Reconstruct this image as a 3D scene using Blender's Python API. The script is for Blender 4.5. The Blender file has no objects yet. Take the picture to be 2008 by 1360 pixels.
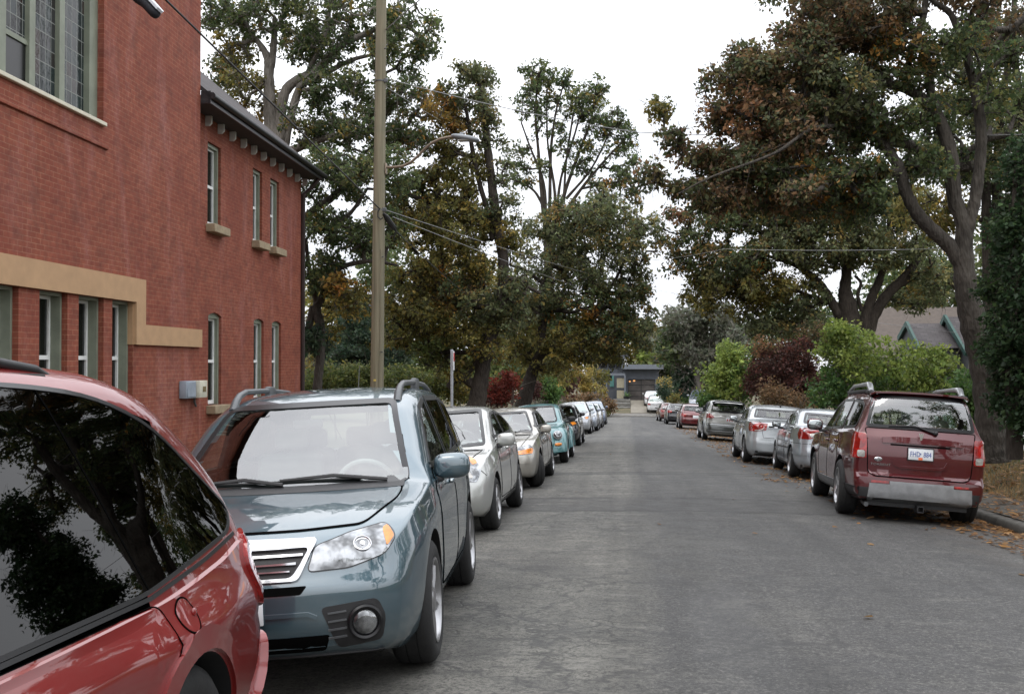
import bpy, bmesh, math, random
import numpy as np
from mathutils import Vector, Matrix
from mathutils.bvhtree import BVHTree
from mathutils.geometry import tessellate_polygon

R = math.radians
scene = bpy.context.scene
COL = scene.collection

# ------------------------------------------------------------------ camera
F_PX, W_PX, H_PX = 2050.0, 2008.0, 1360.0
CAM_Z = 1.465
YAW, PITCH = R(6.37), R(0.9)
cam_data = bpy.data.cameras.new('camera')
cam_data.sensor_width = 36.0
cam_data.lens = 36.0 * F_PX / W_PX
cam_data.clip_end = 2000
cam_data.clip_start = 0.05
cam = bpy.data.objects.new('camera', cam_data)
COL.objects.link(cam)
cam.location = (0, 0, CAM_Z)
cam.rotation_euler = (R(90) + PITCH, 0, YAW)
scene.camera = cam

# ------------------------------------------------------------------ sky and sun (bright overcast)
SUN_EL, SUN_ROT = R(52), R(200)
world = bpy.data.worlds.new('World')
scene.world = world
world.use_nodes = True
wn, wl = world.node_tree.nodes, world.node_tree.links
wn.clear()
w_out = wn.new('ShaderNodeOutputWorld')
w_bg = wn.new('ShaderNodeBackground')
w_sky = wn.new('ShaderNodeTexSky')
w_sky.sky_type = 'NISHITA'
w_sky.sun_disc = False
w_sky.sun_elevation = SUN_EL
w_sky.sun_rotation = SUN_ROT
w_sky.air_density = 1.0
w_sky.dust_density = 4.0
w_bg.inputs['Strength'].default_value = 0.15
w_mix = wn.new('ShaderNodeMixRGB')          # cloud cover over the sky
w_tc = wn.new('ShaderNodeTexCoord')
w_noise = wn.new('ShaderNodeTexNoise')
w_noise.inputs['Scale'].default_value = 2.2
w_noise.inputs['Detail'].default_value = 5
w_ramp = wn.new('ShaderNodeValToRGB')
w_ramp.color_ramp.elements[0].position = 0.3
w_ramp.color_ramp.elements[0].color = (8.2, 8.5, 9.0, 1)
w_ramp.color_ramp.elements[1].position = 0.72
w_ramp.color_ramp.elements[1].color = (12.0, 12.0, 12.1, 1)
w_mix.inputs['Fac'].default_value = 0.93
wl.new(w_tc.outputs['Generated'], w_noise.inputs['Vector'])
wl.new(w_noise.outputs['Fac'], w_ramp.inputs['Fac'])
wl.new(w_sky.outputs['Color'], w_mix.inputs['Color1'])
wl.new(w_ramp.outputs['Color'], w_mix.inputs['Color2'])
# overcast brightening from the horizon to the zenith
w_sep = wn.new('ShaderNodeSeparateXYZ')
w_grad = wn.new('ShaderNodeValToRGB')
w_grad.color_ramp.elements[0].position = 0.0
w_grad.color_ramp.elements[0].color = (.80, .80, .81, 1)
w_grad.color_ramp.elements[1].position = 1.0
w_grad.color_ramp.elements[1].color = (1.95, 1.96, 2.0, 1)
w_mul = wn.new('ShaderNodeMixRGB')
w_mul.blend_type = 'MULTIPLY'
w_mul.inputs['Fac'].default_value = 1
wl.new(w_tc.outputs['Generated'], w_sep.inputs[0])
wl.new(w_sep.outputs['Z'], w_grad.inputs['Fac'])
wl.new(w_mix.outputs['Color'], w_mul.inputs['Color1'])
wl.new(w_grad.outputs['Color'], w_mul.inputs['Color2'])
wl.new(w_mul.outputs['Color'], w_bg.inputs['Color'])
wl.new(w_bg.outputs['Background'], w_out.inputs['Surface'])

sun_d = bpy.data.lights.new('sun', 'SUN')
sun_d.energy = 0.5
sun_d.angle = R(25)
sun_d.color = (1.0, 0.96, 0.9)
sun = bpy.data.objects.new('sun', sun_d)
COL.objects.link(sun)
# Sky Texture: rotation 0 = sun in +Y, turning clockwise seen from above
sd = Vector((math.sin(SUN_ROT) * math.cos(SUN_EL), math.cos(SUN_ROT) * math.cos(SUN_EL), math.sin(SUN_EL)))
sun.rotation_euler = sd.to_track_quat('Z', 'Y').to_euler()

scene.view_settings.view_transform = 'Standard'
scene.view_settings.look = 'None'
scene.view_settings.exposure = 0.0
scene.view_settings.gamma = 1.0
scene.render.engine = 'CYCLES'
scene.cycles.use_denoising = True
scene.cycles.max_bounces = 10
scene.cycles.transparent_max_bounces = 16
scene.cycles.diffuse_bounces = 3
scene.cycles.glossy_bounces = 4
scene.cycles.sample_clamp_indirect = 6.0
scene.cycles.caustics_reflective = False
scene.cycles.caustics_refractive = False

# ------------------------------------------------------------------ measuring from the photograph
_cM = Matrix.Rotation(YAW, 3, 'Z') @ Matrix.Rotation(R(90) + PITCH, 3, 'X')


def ray(px, py):
    return (_cM @ Vector(((px - W_PX / 2) / F_PX, (H_PX / 2 - py) / F_PX, -1))).normalized()


def at(px, py, Y):
    d = ray(px, py)
    t = Y / d.y
    return Vector((d.x * t, Y, CAM_Z + d.z * t))


SLOPE = 0.0366
ROAD_C, ROAD_H = 0.8, 4.1
ROAD_END = 106.0


def zbase(Y):
    if Y <= ROAD_END:
        return -SLOPE * Y
    z = -SLOPE * ROAD_END
    return z + min(Y - ROAD_END, 14) * 0.075


def zroad(X, Y):
    q = (X - ROAD_C) / ROAD_H
    return zbase(Y) - 0.10 * q * q - 0.09 * q ** 6


def zg(X, Y):
    """ground height anywhere (terrain, walks)"""
    b = zbase(Y)
    u = X - ROAD_C
    if abs(u) <= ROAD_H:
        return zroad(X, Y)
    k = b - 0.19 + 0.13
    if X > 6.1:
        bf = 1.0 if Y < 21 else max(.12, 1 - (Y - 21) / 2.2)
        k += bf * 0.42 * min(X - 6.1, 1.6) + 0.02 * min(max(X - 7.7, 0), 60)
    elif X < -5.4:
        k += 0.03 * min(-5.4 - X, 20)
    return k


def ground_hit(px, py):
    d = ray(px, py)
    t = 1.0
    o = Vector((0, 0, CAM_Z))
    for _ in range(40):
        p = o + d * t
        h = p.z - zg(p.x, p.y)
        t += h / (-d.z + 1e-9 - SLOPE * d.y) * 0.9
    return o + d * t


# ------------------------------------------------------------------ objects and tags
def tag(o, label=None, cat=None, group=None, kind=None):
    if label: o['label'] = label
    if cat: o['category'] = cat
    if group: o['group'] = group
    if kind: o['kind'] = kind
    return o


def empty(name, loc=(0, 0, 0), rot=(0, 0, 0)):
    o = bpy.data.objects.new(name, None)
    o.empty_display_size = 0.2
    COL.objects.link(o)
    o.location = loc
    o.rotation_euler = rot
    return o


def link(name, me, parent=None):
    o = bpy.data.objects.new(name, me)
    COL.objects.link(o)
    if parent is not None: o.parent = parent
    return o


def smooth(me, ang=40):
    n = len(me.polygons)
    if n:
        me.polygons.foreach_set('use_smooth', np.ones(n, dtype=bool))
        try:
            me.set_sharp_from_angle(angle=R(ang))
        except Exception:
            pass
    me.update()


class MB:
    """collects simple shapes into ONE mesh"""

    def __init__(s):
        s.v, s.f, s.m = [], [], []

    def add(s, vs, fs, mi=0):
        b = len(s.v)
        s.v += [tuple(x) for x in vs]
        s.f += [tuple(i + b for i in f) for f in fs]
        s.m += [mi] * len(fs)
        return s

    def box(s, c, d, mi=0, M=None):
        x, y, z = d[0] / 2, d[1] / 2, d[2] / 2
        vs = [Vector((sx * x, sy * y, sz * z)) for sz in (-1, 1) for sy in (-1, 1) for sx in (-1, 1)]
        vs = [(M @ v if M else v) + Vector(c) for v in vs]
        return s.add(vs, [(0, 2, 3, 1), (4, 5, 7, 6), (0, 1, 5, 4), (2, 6, 7, 3), (0, 4, 6, 2), (1, 3, 7, 5)], mi)

    def boxr(s, lo, hi, mi=0):
        return s.box([(a + b) / 2 for a, b in zip(lo, hi)], [abs(b - a) for a, b in zip(lo, hi)], mi)

    def bbox(s, c, d, bev=0.01, seg=2, mi=0, M=None):
        bm = bmesh.new()
        bmesh.ops.create_cube(bm, size=1)
        for v in bm.verts: v.co = Vector((v.co.x * d[0], v.co.y * d[1], v.co.z * d[2]))
        bmesh.ops.bevel(bm, geom=bm.edges[:] + bm.verts[:], offset=min(bev, min(d) * .49), segments=seg, profile=.5, affect='EDGES')
        bm.verts.index_update()
        vs = [(M @ v.co if M else v.co) + Vector(c) for v in bm.verts]
        fs = [[v.index for v in f.verts] for f in bm.faces]
        bm.free()
        return s.add(vs, fs, mi)

    def tube(s, pts, rad, n=8, mi=0, caps=True):
        pts = [Vector(p) for p in pts]
        if not hasattr(rad, '__len__'): rad = [rad] * len(pts)
        vs, fs = [], []
        up = None
        for i, p in enumerate(pts):
            a = pts[max(i - 1, 0)]
            b = pts[min(i + 1, len(pts) - 1)]
            t = (b - a)
            t = t.normalized() if t.length > 1e-9 else Vector((0, 0, 1))
            if up is None:
                up = t.orthogonal().normalized()
            up = (up - t * up.dot(t))
            up = up.normalized() if up.length > 1e-6 else t.orthogonal().normalized()
            sd_ = t.cross(up)
            for k in range(n):
                an = 2 * math.pi * k / n
                vs.append(p + (up * math.cos(an) + sd_ * math.sin(an)) * rad[i])
        for i in range(len(pts) - 1):
            for k in range(n):
                k2 = (k + 1) % n
                fs.append((i * n + k, i * n + k2, (i + 1) * n + k2, (i + 1) * n + k))
        if caps:
            fs.append(tuple(range(n - 1, -1, -1)))
            b = (len(pts) - 1) * n
            fs.append(tuple(b + k for k in range(n)))
        return s.add(vs, fs, mi)

    def lathe(s, prof, n=24, M=None, mi=0, closed=False):
        """prof: (r, h); axis = local Z, transformed by M"""
        M = M or Matrix.Identity(4)
        vs, fs = [], []
        for r, h in prof:
            for k in range(n):
                a = 2 * math.pi * k / n
                vs.append(M @ Vector((r * math.cos(a), r * math.sin(a), h)))
        m = len(prof)
        for i in range(m if closed else m - 1):
            j = (i + 1) % m
            for k in range(n):
                k2 = (k + 1) % n
                fs.append((i * n + k, i * n + k2, j * n + k2, j * n + k))
        return s.add(vs, fs, mi)

    def prism(s, poly, M, depth, mi=0):
        """2D polygon (CCW) in local XY extruded along +Z"""
        n = len(poly)
        vs = [M @ Vector((p[0], p[1], 0)) for p in poly] + [M @ Vector((p[0], p[1], depth)) for p in poly]
        tri = tessellate_polygon([[Vector((p[0], p[1], 0)) for p in poly]])
        fs = [tuple(t[::-1]) for t in tri] + [tuple(i + n for i in t) for t in tri]
        fs += [(i, (i + 1) % n, (i + 1) % n + n, i + n) for i in range(n)]
        return s.add(vs, fs, mi)

    def ell(s, c, r, e=2.0, n=20, m=12, mi=0, M=None):
        """superellipsoid"""
        def sp(x, p): return math.copysign(abs(x) ** p, x)
        p = 2.0 / e
        vs, fs = [], []
        for i in range(m + 1):
            th = -math.pi / 2 + math.pi * i / m
            for k in range(n):
                ph = 2 * math.pi * k / n
                v = Vector((r[0] * sp(math.cos(th), p) * sp(math.cos(ph), p), r[1] * sp(math.cos(th), p) * sp(math.sin(ph), p), r[2] * sp(math.sin(th), p)))
                vs.append((M @ v if M else v) + Vector(c))
        for i in range(m):
            for k in range(n):
                k2 = (k + 1) % n
                fs.append((i * n + k, i * n + k2, (i + 1) * n + k2, (i + 1) * n + k))
        return s.add(vs, fs, mi)

    def build(s, name, mats, parent=None, ang=40, flat=False, fix=False):
        me = bpy.data.meshes.new(name)
        me.from_pydata(s.v, [], s.f)
        if not isinstance(mats, (list, tuple)): mats = [mats]
        for m in mats: me.materials.append(m)
        if len(mats) > 1: me.polygons.foreach_set('material_index', s.m)
        if fix:
            bm = bmesh.new(); bm.from_mesh(me)
            bmesh.ops.recalc_face_normals(bm, faces=bm.faces)
            bm.to_mesh(me); bm.free()
        if not flat: smooth(me, ang)
        me.update()
        return link(name, me, parent)


def copy_tree(o, parent=None):
    c = o.copy(); COL.objects.link(c)
    if parent is not None: c.parent = parent
    for ch in o.children: copy_tree(ch, c)
    return c


# ------------------------------------------------------------------ materials
def mat(name):
    m = bpy.data.materials.new(name)
    m.use_nodes = True
    nt = m.node_tree
    b = nt.nodes['Principled BSDF']
    return m, nt, b


def N(nt, t, **kw):
    n = nt.nodes.new(t)
    for k, v in kw.items(): setattr(n, k, v)
    return n


def coords(nt, kind='Object', scale=None, rot=None):
    tc = N(nt, 'ShaderNodeTexCoord')
    if scale is None and rot is None: return tc.outputs[kind]
    mp = N(nt, 'ShaderNodeMapping')
    if scale: mp.inputs['Scale'].default_value = scale
    if rot: mp.inputs['Rotation'].default_value = rot
    nt.links.new(tc.outputs[kind], mp.inputs['Vector'])
    return mp.outputs['Vector']


def noise(nt, vec, scale, detail=4, rough=.55, dist=0):
    n = N(nt, 'ShaderNodeTexNoise')
    n.inputs['Scale'].default_value = scale
    n.inputs['Detail'].default_value = detail
    n.inputs['Roughness'].default_value = rough
    n.inputs['Distortion'].default_value = dist
    nt.links.new(vec, n.inputs['Vector'])
    return n.outputs['Fac']


def ramp(nt, fac, stops):
    r = N(nt, 'ShaderNodeValToRGB')
    el = r.color_ramp.elements
    while len(el) < len(stops): el.new(.5)
    for e, (p, c) in zip(el, stops):
        e.position = p
        e.color = (c, c, c, 1) if not hasattr(c, '__len__') else (*c[:3], 1)
    nt.links.new(fac, r.inputs['Fac'])
    return r.outputs['Color']


def mix(nt, fac, a, b, mode='MIX'):
    m = N(nt, 'ShaderNodeMixRGB', blend_type=mode)
    for i, x in ((0, fac), (1, a), (2, b)):
        if isinstance(x, (int, float)): m.inputs[i].default_value = x if i == 0 else (x, x, x, 1)
        elif isinstance(x, (tuple, list)): m.inputs[i].default_value = (*x[:3], 1)
        else: nt.links.new(x, m.inputs[i])
    return m.outputs['Color']


def mth(nt, op, a, b=None, c=None):
    m = N(nt, 'ShaderNodeMath', operation=op)
    for i, x in enumerate((a, b, c)):
        if x is None: continue
        if isinstance(x, (int, float)): m.inputs[i].default_value = x
        else: nt.links.new(x, m.inputs[i])
    return m.outputs[0]


def bump(nt, b, h, strength=.3, dist=.01):
    n = N(nt, 'ShaderNodeBump')
    n.inputs['Strength'].default_value = strength
    n.inputs['Distance'].default_value = dist
    nt.links.new(h, n.inputs['Height'])
    nt.links.new(n.outputs['Normal'], b.inputs['Normal'])


_mc = {}


def pm(name, color, rough=.5, metal=0, coat=0, var=.12, vs=6.0, bmp=0, bs=40, spec=.5, emit=0):
    """everyday material: base colour with a little noise"""
    key = (name,)
    if key in _mc: return _mc[key]
    m, nt, b = mat(name)
    v = coords(nt)
    nf = noise(nt, v, vs, 5)
    c0 = tuple(max(0, x * (1 - var)) for x in color)
    c1 = tuple(min(1, x * (1 + var)) for x in color)
    nt.links.new(ramp(nt, nf, [(.3, c0), (.7, c1)]), b.inputs['Base Color'])
    b.inputs['Roughness'].default_value = rough
    b.inputs['Metallic'].default_value = metal
    b.inputs['Coat Weight'].default_value = coat
    b.inputs['Coat Roughness'].default_value = .04
    b.inputs['Specular IOR Level'].default_value = spec
    if bmp: bump(nt, b, noise(nt, v, bs, 4), bmp, .01)
    _mc[key] = m
    return m


def glass_mat(name, tint=(.9, .95, .93), ior=1.6, trans=1.0):
    """thin automotive / window glass: fresnel mirror over a see-through sheet"""
    m = bpy.data.materials.new(name); m.use_nodes = True
    nt = m.node_tree; nt.nodes.clear()
    out = N(nt, 'ShaderNodeOutputMaterial')
    fr = N(nt, 'ShaderNodeFresnel'); fr.inputs['IOR'].default_value = ior
    g = N(nt, 'ShaderNodeBsdfGlossy'); g.inputs['Roughness'].default_value = .01
    t = N(nt, 'ShaderNodeBsdfTransparent'); t.inputs['Color'].default_value = (*[x * trans for x in tint], 1)
    mx = N(nt, 'ShaderNodeMixShader')
    geo = N(nt, 'ShaderNodeNewGeometry')
    f2 = mth(nt, 'MULTIPLY', fr.outputs[0], mth(nt, 'SUBTRACT', 1.0, geo.outputs['Backfacing']))
    nt.links.new(f2, mx.inputs[0]); nt.links.new(t.outputs[0], mx.inputs[1]); nt.links.new(g.outputs[0], mx.inputs[2])
    nt.links.new(mx.outputs[0], out.inputs['Surface'])
    return m


def text_mesh(txt, size, name, m, parent=None, M=None, extrude=.002, font_scale=(1, 1)):
    cu = bpy.data.curves.new(name, 'FONT')
    cu.body = txt; cu.size = size; cu.extrude = extrude
    cu.align_x = 'CENTER'; cu.align_y = 'CENTER'
    cu.resolution_u = 2
    o = bpy.data.objects.new(name, cu)
    COL.objects.link(o)
    dg = bpy.context.evaluated_depsgraph_get()
    me = bpy.data.meshes.new_from_object(o.evaluated_get(dg))
    bpy.data.objects.remove(o); bpy.data.curves.remove(cu)
    me.materials.clear(); me.materials.append(m)
    me.name = name
    for v in me.vertices:
        p = Vector((v.co.x * font_scale[0], v.co.y * font_scale[1], v.co.z))
        v.co = M @ p if M else p
    return link(name, me, parent)


def pchip(pts):
    """monotone cubic through points -> function on numpy arrays"""
    x = np.array([p[0] for p in pts], float); y = np.array([p[1] for p in pts], float)
    if len(x) == 1: return lambda q: np.full_like(np.asarray(q, float), y[0])
    h = np.diff(x); d = np.diff(y) / h
    m = np.zeros(len(x))
    if len(x) > 2:
        w1 = 2 * h[1:] + h[:-1]; w2 = h[1:] + 2 * h[:-1]
        ok = (d[:-1] * d[1:]) > 0
        with np.errstate(divide='ignore', invalid='ignore'):
            hm = (w1 + w2) / (w1 / np.where(d[:-1] == 0, 1, d[:-1]) + w2 / np.where(d[1:] == 0, 1, d[1:]))
        m[1:-1] = np.where(ok, hm, 0)
    m[0], m[-1] = d[0], d[-1]

    def f(q):
        q = np.asarray(q, float)
        qq = np.clip(q, x[0], x[-1])
        i = np.clip(np.searchsorted(x, qq, side='right') - 1, 0, len(h) - 1)
        t = (qq - x[i]) / h[i]
        return ((1 + 2 * t) * (1 - t) ** 2 * y[i] + t * (1 - t) ** 2 * h[i] * m[i] + t * t * (3 - 2 * t) * y[i + 1] + t * t * (t - 1) * h[i] * m[i + 1])
    return f


def round_poly(pts, r=.05, n=4):
    out = []
    k = len(pts)
    for i in range(k):
        p = Vector(pts[i][:2]); a = Vector(pts[i - 1][:2]); b = Vector(pts[(i + 1) % k][:2])
        rr = pts[i][2] if len(pts[i]) > 2 else r
        la, lb = (a - p).length, (b - p).length
        q = min(rr, la * .48, lb * .48)
        if q < 1e-4:
            out.append(tuple(p)); continue
        A = p + (a - p) / la * q; B = p + (b - p) / lb * q
        for j in range(n + 1):
            t = j / n
            out.append(tuple(A * (1 - t) ** 2 + p * 2 * t * (1 - t) + B * t * t))
    return out


def inset_poly(pts, d):
    """move every corner inwards by d (CW or CCW, simple outlines)"""
    k = len(pts)
    ar = sum(pts[i - 1][0] * pts[i][1] - pts[i][0] * pts[i - 1][1] for i in range(k))
    sg = 1 if ar > 0 else -1
    out = []
    for i in range(k):
        p = Vector(pts[i]); a = Vector(pts[i - 1]); b = Vector(pts[(i + 1) % k])
        e1 = (p - a); e2 = (b - p)
        e1 = e1.normalized() if e1.length > 1e-9 else e2.normalized()
        e2 = e2.normalized() if e2.length > 1e-9 else e1
        n1 = Vector((-e1.y, e1.x)) * sg; n2 = Vector((-e2.y, e2.x)) * sg
        n = (n1 + n2)
        n = n.normalized() if n.length > 1e-6 else n1
        c = max(.5, n.dot(n1))
        out.append(tuple(p + n * d / c))
    return out


def in_poly(poly, x, y):
    """vectorised even-odd test"""
    x = np.asarray(x); y = np.asarray(y)
    r = np.zeros(x.shape, bool)
    k = len(poly)
    for i in range(k):
        x1, y1 = poly[i - 1]; x2, y2 = poly[i]
        if y1 == y2: continue
        c = ((y1 > y) != (y2 > y)) & (x < (x2 - x1) * (y - y1) / (y2 - y1) + x1)
        r ^= c
    return r


M_GREYRAIL = pm("grey_rail", (.10, .105, .11), .4, metal=.3)
M_GLOSSBLACK = pm("gloss_black_trim", (.006, .006, .007), .3)
M_PLATERED = pm("plate_red", (.5, .03, .03), .4)
# ================================================================== the setting
def grid_sheet(name, xs, ys, zf, m, kind='structure', label=None):
    vs = [(x, y, zf(x, y)) for y in ys for x in xs]
    nx = len(xs)
    fs = [(j * nx + i, j * nx + i + 1, (j + 1) * nx + i + 1, (j + 1) * nx + i) for j in range(len(ys) - 1) for i in range(nx - 1)]
    o = MB().add(vs, fs).build(name, m, ang=60)
    tag(o, kind=kind)
    return o


# ---- asphalt: older pale strip on the left, newer dark lane on the right, cross patches, cracks, a polished smear
def asphalt():
    m, nt, b = mat('asphalt')
    tc = N(nt, 'ShaderNodeTexCoord').outputs['Object']
    sep = N(nt, 'ShaderNodeSeparateXYZ'); nt.links.new(tc, sep.inputs[0])
    X, Y = sep.outputs[0], sep.outputs[1]
    st = coords(nt, 'Object', (1, .32, 1))
    wob = noise(nt, st, .9, 4)
    fine = noise(nt, tc, 85, 3, .7)
    grit = noise(nt, tc, 240, 2, .8)
    mid_ = noise(nt, tc, 3.2, 6, .65)
    broad = noise(nt, st, .45, 4, .6)
    # edge of the old strip near X = -0.15
    e = mth(nt, 'ADD', X, mth(nt, 'MULTIPLY', mth(nt, 'SUBTRACT', wob, .5), .5))
    old = ramp(nt, mth(nt, 'ADD', mth(nt, 'MULTIPLY', e, -1.6), .42), [(.0, 0), (.35, 1)])
    newc = ramp(nt, mid_, [(.25, (.040, .040, .042)), (.5, (.053, .053, .054)), (.8, (.076, .075, .073))])
    oldc = ramp(nt, mid_, [(.25, (.085, .083, .074)), (.5, (.150, .147, .130)), (.8, (.225, .218, .195))])
    c = mix(nt, old, newc, oldc)
    # worn lighter patches in the new lane
    worn = ramp(nt, broad, [(.5, 0), (.64, .85)])
    c = mix(nt, worn, c, (.125, .123, .112))
    pit = noise(nt, tc, 27, 4, .75)
    c = mix(nt, ramp(nt, pit, [(.38, .8), (.5, 0)]), c, (.022, .022, .021))
    c = mix(nt, ramp(nt, pit, [(.54, 0), (.66, .6)]), c, (.21, .205, .185))
    pt2 = noise(nt, tc, 62, 3, .75)
    c = mix(nt, ramp(nt, pt2, [(.36, .8), (.47, 0)]), c, (.018, .018, .018))
    c = mix(nt, ramp(nt, pt2, [(.56, 0), (.68, .7)]), c, (.25, .245, .225))
    blot = noise(nt, tc, 1.1, 5, .7)
    c = mix(nt, ramp(nt, blot, [(.30, .55), (.46, 0)]), c, (.038, .038, .038))
    # transverse trench patches
    for y0, y1, v in ((14.3, 16.2, .65), (21.5, 22.1, .5), (29.5, 31.0, .5), (44, 46, .45)):
        yy = mth(nt, 'ADD', Y, mth(nt, 'MULTIPLY', mth(nt, 'SUBTRACT', noise(nt, tc, 2.5, 4), .5), .5))
        a = mth(nt, 'GREATER_THAN', yy, y0); bb = mth(nt, 'LESS_THAN', yy, y1)
        k = mth(nt, 'MULTIPLY', mth(nt, 'MULTIPLY', a, bb), v * .9)
        c = mix(nt, k, c, (.050, .050, .050))
        for yy0 in (y0, y1):
            d = mth(nt, 'ABSOLUTE', mth(nt, 'SUBTRACT', yy, yy0))
            c = mix(nt, ramp(nt, d, [(.0, .85), (.05, .6), (.16, 0)]), c, (.022, .022, .022))
    # fine crazing of the old strip
    vo = N(nt, 'ShaderNodeTexVoronoi', feature='DISTANCE_TO_EDGE'); vo.inputs['Scale'].default_value = 3.2
    wv = N(nt, 'ShaderNodeVectorMath', operation='ADD')
    nz = N(nt, 'ShaderNodeTexNoise'); nz.inputs['Scale'].default_value = 5; nt.links.new(tc, nz.inputs['Vector'])
    sc = N(nt, 'ShaderNodeVectorMath', operation='SCALE'); sc.inputs['Scale'].default_value = .35
    nt.links.new(nz.outputs['Color'], sc.inputs[0])
    nt.links.new(tc, wv.inputs[0]); nt.links.new(sc.outputs[0], wv.inputs[1]); nt.links.new(wv.outputs[0], vo.inputs['Vector'])
    crack = ramp(nt, vo.outputs['Distance'], [(.0, 1), (.055, 0)])
    cm = mth(nt, 'MULTIPLY', mth(nt, 'MULTIPLY', crack, old), ramp(nt, noise(nt, tc, .55, 3), [(.42, 0), (.58, .75)]))
    c = mix(nt, cm, c, (.02, .02, .019))
    # long joint beside the old strip
    jd = mth(nt, 'ABSOLUTE', mth(nt, 'ADD', e, -.02))
    c = mix(nt, ramp(nt, jd, [(.0, .35), (.07, 0)]), c, (.045, .045, .045))
    # aggregate
    c = mix(nt, ramp(nt, grit, [(.42, .42), (.5, 0)]), c, (.02, .02, .02))
    c = mix(nt, ramp(nt, grit, [(.60, 0), (.72, .55)]), c, (.22, .21, .19))
    c = mix(nt, .35, c, mix(nt, 1, c, ramp(nt, fine, [(.2, .35), (.8, 1.0)]), 'MULTIPLY'))
    # dark drip stains and gutter dirt
    drip = ramp(nt, noise(nt, st, 1.7, 3), [(.63, 0), (.74, .5)])
    c = mix(nt, drip, c, (.045, .044, .042))
    gut = ramp(nt, mth(nt, 'ABSOLUTE', mth(nt, 'SUBTRACT', X, ROAD_C)), [(.0, 0), (.1, 0)])
    # ravelled streaks lying across the lane, long wheel-path bands, a leaf-stained right gutter
    tr = noise(nt, coords(nt, 'Object', (1.0, 2.1, 1)), 1.7, 8, .78)
    k1 = mth(nt, 'MULTIPLY', ramp(nt, tr, [(.34, .7), (.48, 0)]), mth(nt, 'ADD', mth(nt, 'MULTIPLY', old, .75), .25))
    c = mix(nt, k1, c, (.040, .040, .038))
    k2 = mth(nt, 'MULTIPLY', ramp(nt, tr, [(.54, 0), (.68, .65)]), mth(nt, 'ADD', mth(nt, 'MULTIPLY', old, .7), .3))
    c = mix(nt, k2, c, (.21, .205, .185))
    wp = noise(nt, coords(nt, 'Object', (2.2, .10, 1)), 1.0, 3)
    c = mix(nt, 1, c, ramp(nt, wp, [(.3, .74), (.7, 1.22)]), 'MULTIPLY')
    rg = mth(nt, 'MULTIPLY', ramp(nt, mth(nt, 'SUBTRACT', X, 3.2), [(.0, 0), (1.0, 1)]), ramp(nt, noise(nt, tc, 1.9, 5, .7), [(.38, 0), (.6, .7)]))
    c = mix(nt, rg, c, (.052, .040, .030))
    lk = N(nt, 'ShaderNodeTexVoronoi', feature='DISTANCE_TO_EDGE'); lk.inputs['Scale'].default_value = .55
    nt.links.new(wv.outputs[0], lk.inputs['Vector'])
    c = mix(nt, ramp(nt, lk.outputs['Distance'], [(.0, .75), (.016, 0)]), c, (.03, .03, .03))
    c = mix(nt, 1, c, (.95, .935, .91), 'MULTIPLY')
    nt.links.new(c, b.inputs['Base Color'])
    # polished smear: smoother stone, same colour
    dx = mth(nt, 'DIVIDE', mth(nt, 'SUBTRACT', mth(nt, 'ADD', X, mth(nt, 'MULTIPLY', mth(nt, 'SUBTRACT', wob, .5), .5)), .62), .33)
    dy = mth(nt, 'DIVIDE', mth(nt, 'SUBTRACT', Y, 7.0), 2.0)
    sm = ramp(nt, mth(nt, 'ADD', mth(nt, 'MULTIPLY', dx, dx), mth(nt, 'MULTIPLY', dy, dy)), [(.0, 1), (1.0, 0)])
    ro = mth(nt, 'SUBTRACT', ramp(nt, mid_, [(.3, .62), (.8, .84)]), mth(nt, 'MULTIPLY', sm, .22))
    nt.links.new(ro, b.inputs['Roughness'])
    hgt = mth(nt, 'ADD', mth(nt, 'MULTIPLY', grit, .6), mth(nt, 'ADD', mth(nt, 'MULTIPLY', fine, .5), mth(nt, 'MULTIPLY', cm, -1.2)))
    bump(nt, b, hgt, .45, .012)
    return m


M_ASPHALT = asphalt()
M_CONC = pm('kerb_concrete', (.085, .08, .07), .85, var=.35, vs=5, bmp=.25, bs=60)
M_WALK = pm('path_concrete', (.15, .142, .127), .85, var=.25, vs=3, bmp=.2, bs=80)
M_WALKDIRT = pm('dirty_path', (.062, .054, .043), .9, var=.4, vs=4, bmp=.35, bs=50)

m_ter, nt_, b_ = mat('earth_and_turf')
v_ = coords(nt_)
c_ = mix(nt_, ramp(nt_, noise(nt_, v_, .8, 5), [(.35, 0), (.65, 1)]), (.055, .065, .025), (.16, .12, .065))
c_ = mix(nt_, ramp(nt_, noise(nt_, v_, 26, 5, .7), [(.3, .55), (.7, 0)]), c_, (.03, .028, .018))
nt_.links.new(c_, b_.inputs['Base Color']); b_.inputs['Roughness'].default_value = .95
bump(nt_, b_, noise(nt_, v_, 30, 5), .5, .03)


def steps_(a, b, n): return [a + (b - a) * i / n for i in range(n + 1)]


YS = steps_(-14, 60, 74) + steps_(62, 106, 22)
grid_sheet('road', steps_(ROAD_C - ROAD_H, ROAD_C + ROAD_H, 24), YS, zroad, M_ASPHALT)


def zter(X, Y):
    if abs(X - ROAD_C) < 4.36 and Y < ROAD_END + 1: return zbase(Y) - .45
    if ROAD_C + 4.2 < X < 6.0 and Y < ROAD_END + 1: return zg(X, Y) - .05
    if -5.3 < X < ROAD_C - 4.2 and Y < ROAD_END + 1: return zg(X, Y) - .05
    return zg(X, Y) if Y > ROAD_END + 1 else zg(X, Y) - .004


XT = [-260, -120, -60, -35, -22, -15, -11, -8, -6.5, -5.45, -5.35, -5.2, -3.58, -3.52, -1.4, .8, 3, 5.14, 5.18, 5.9, 6.1, 6.2, 6.6, 7.0, 7.4, 7.8, 8.5, 10, 13, 18, 26, 40, 70, 130, 260]
YT = steps_(-30, 108, 92) + [109, 110, 111, 112, 114, 116, 118, 120, 123, 130, 150, 190, 260, 400]
grid_sheet('ground', XT, YT, zter, m_ter)

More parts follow.
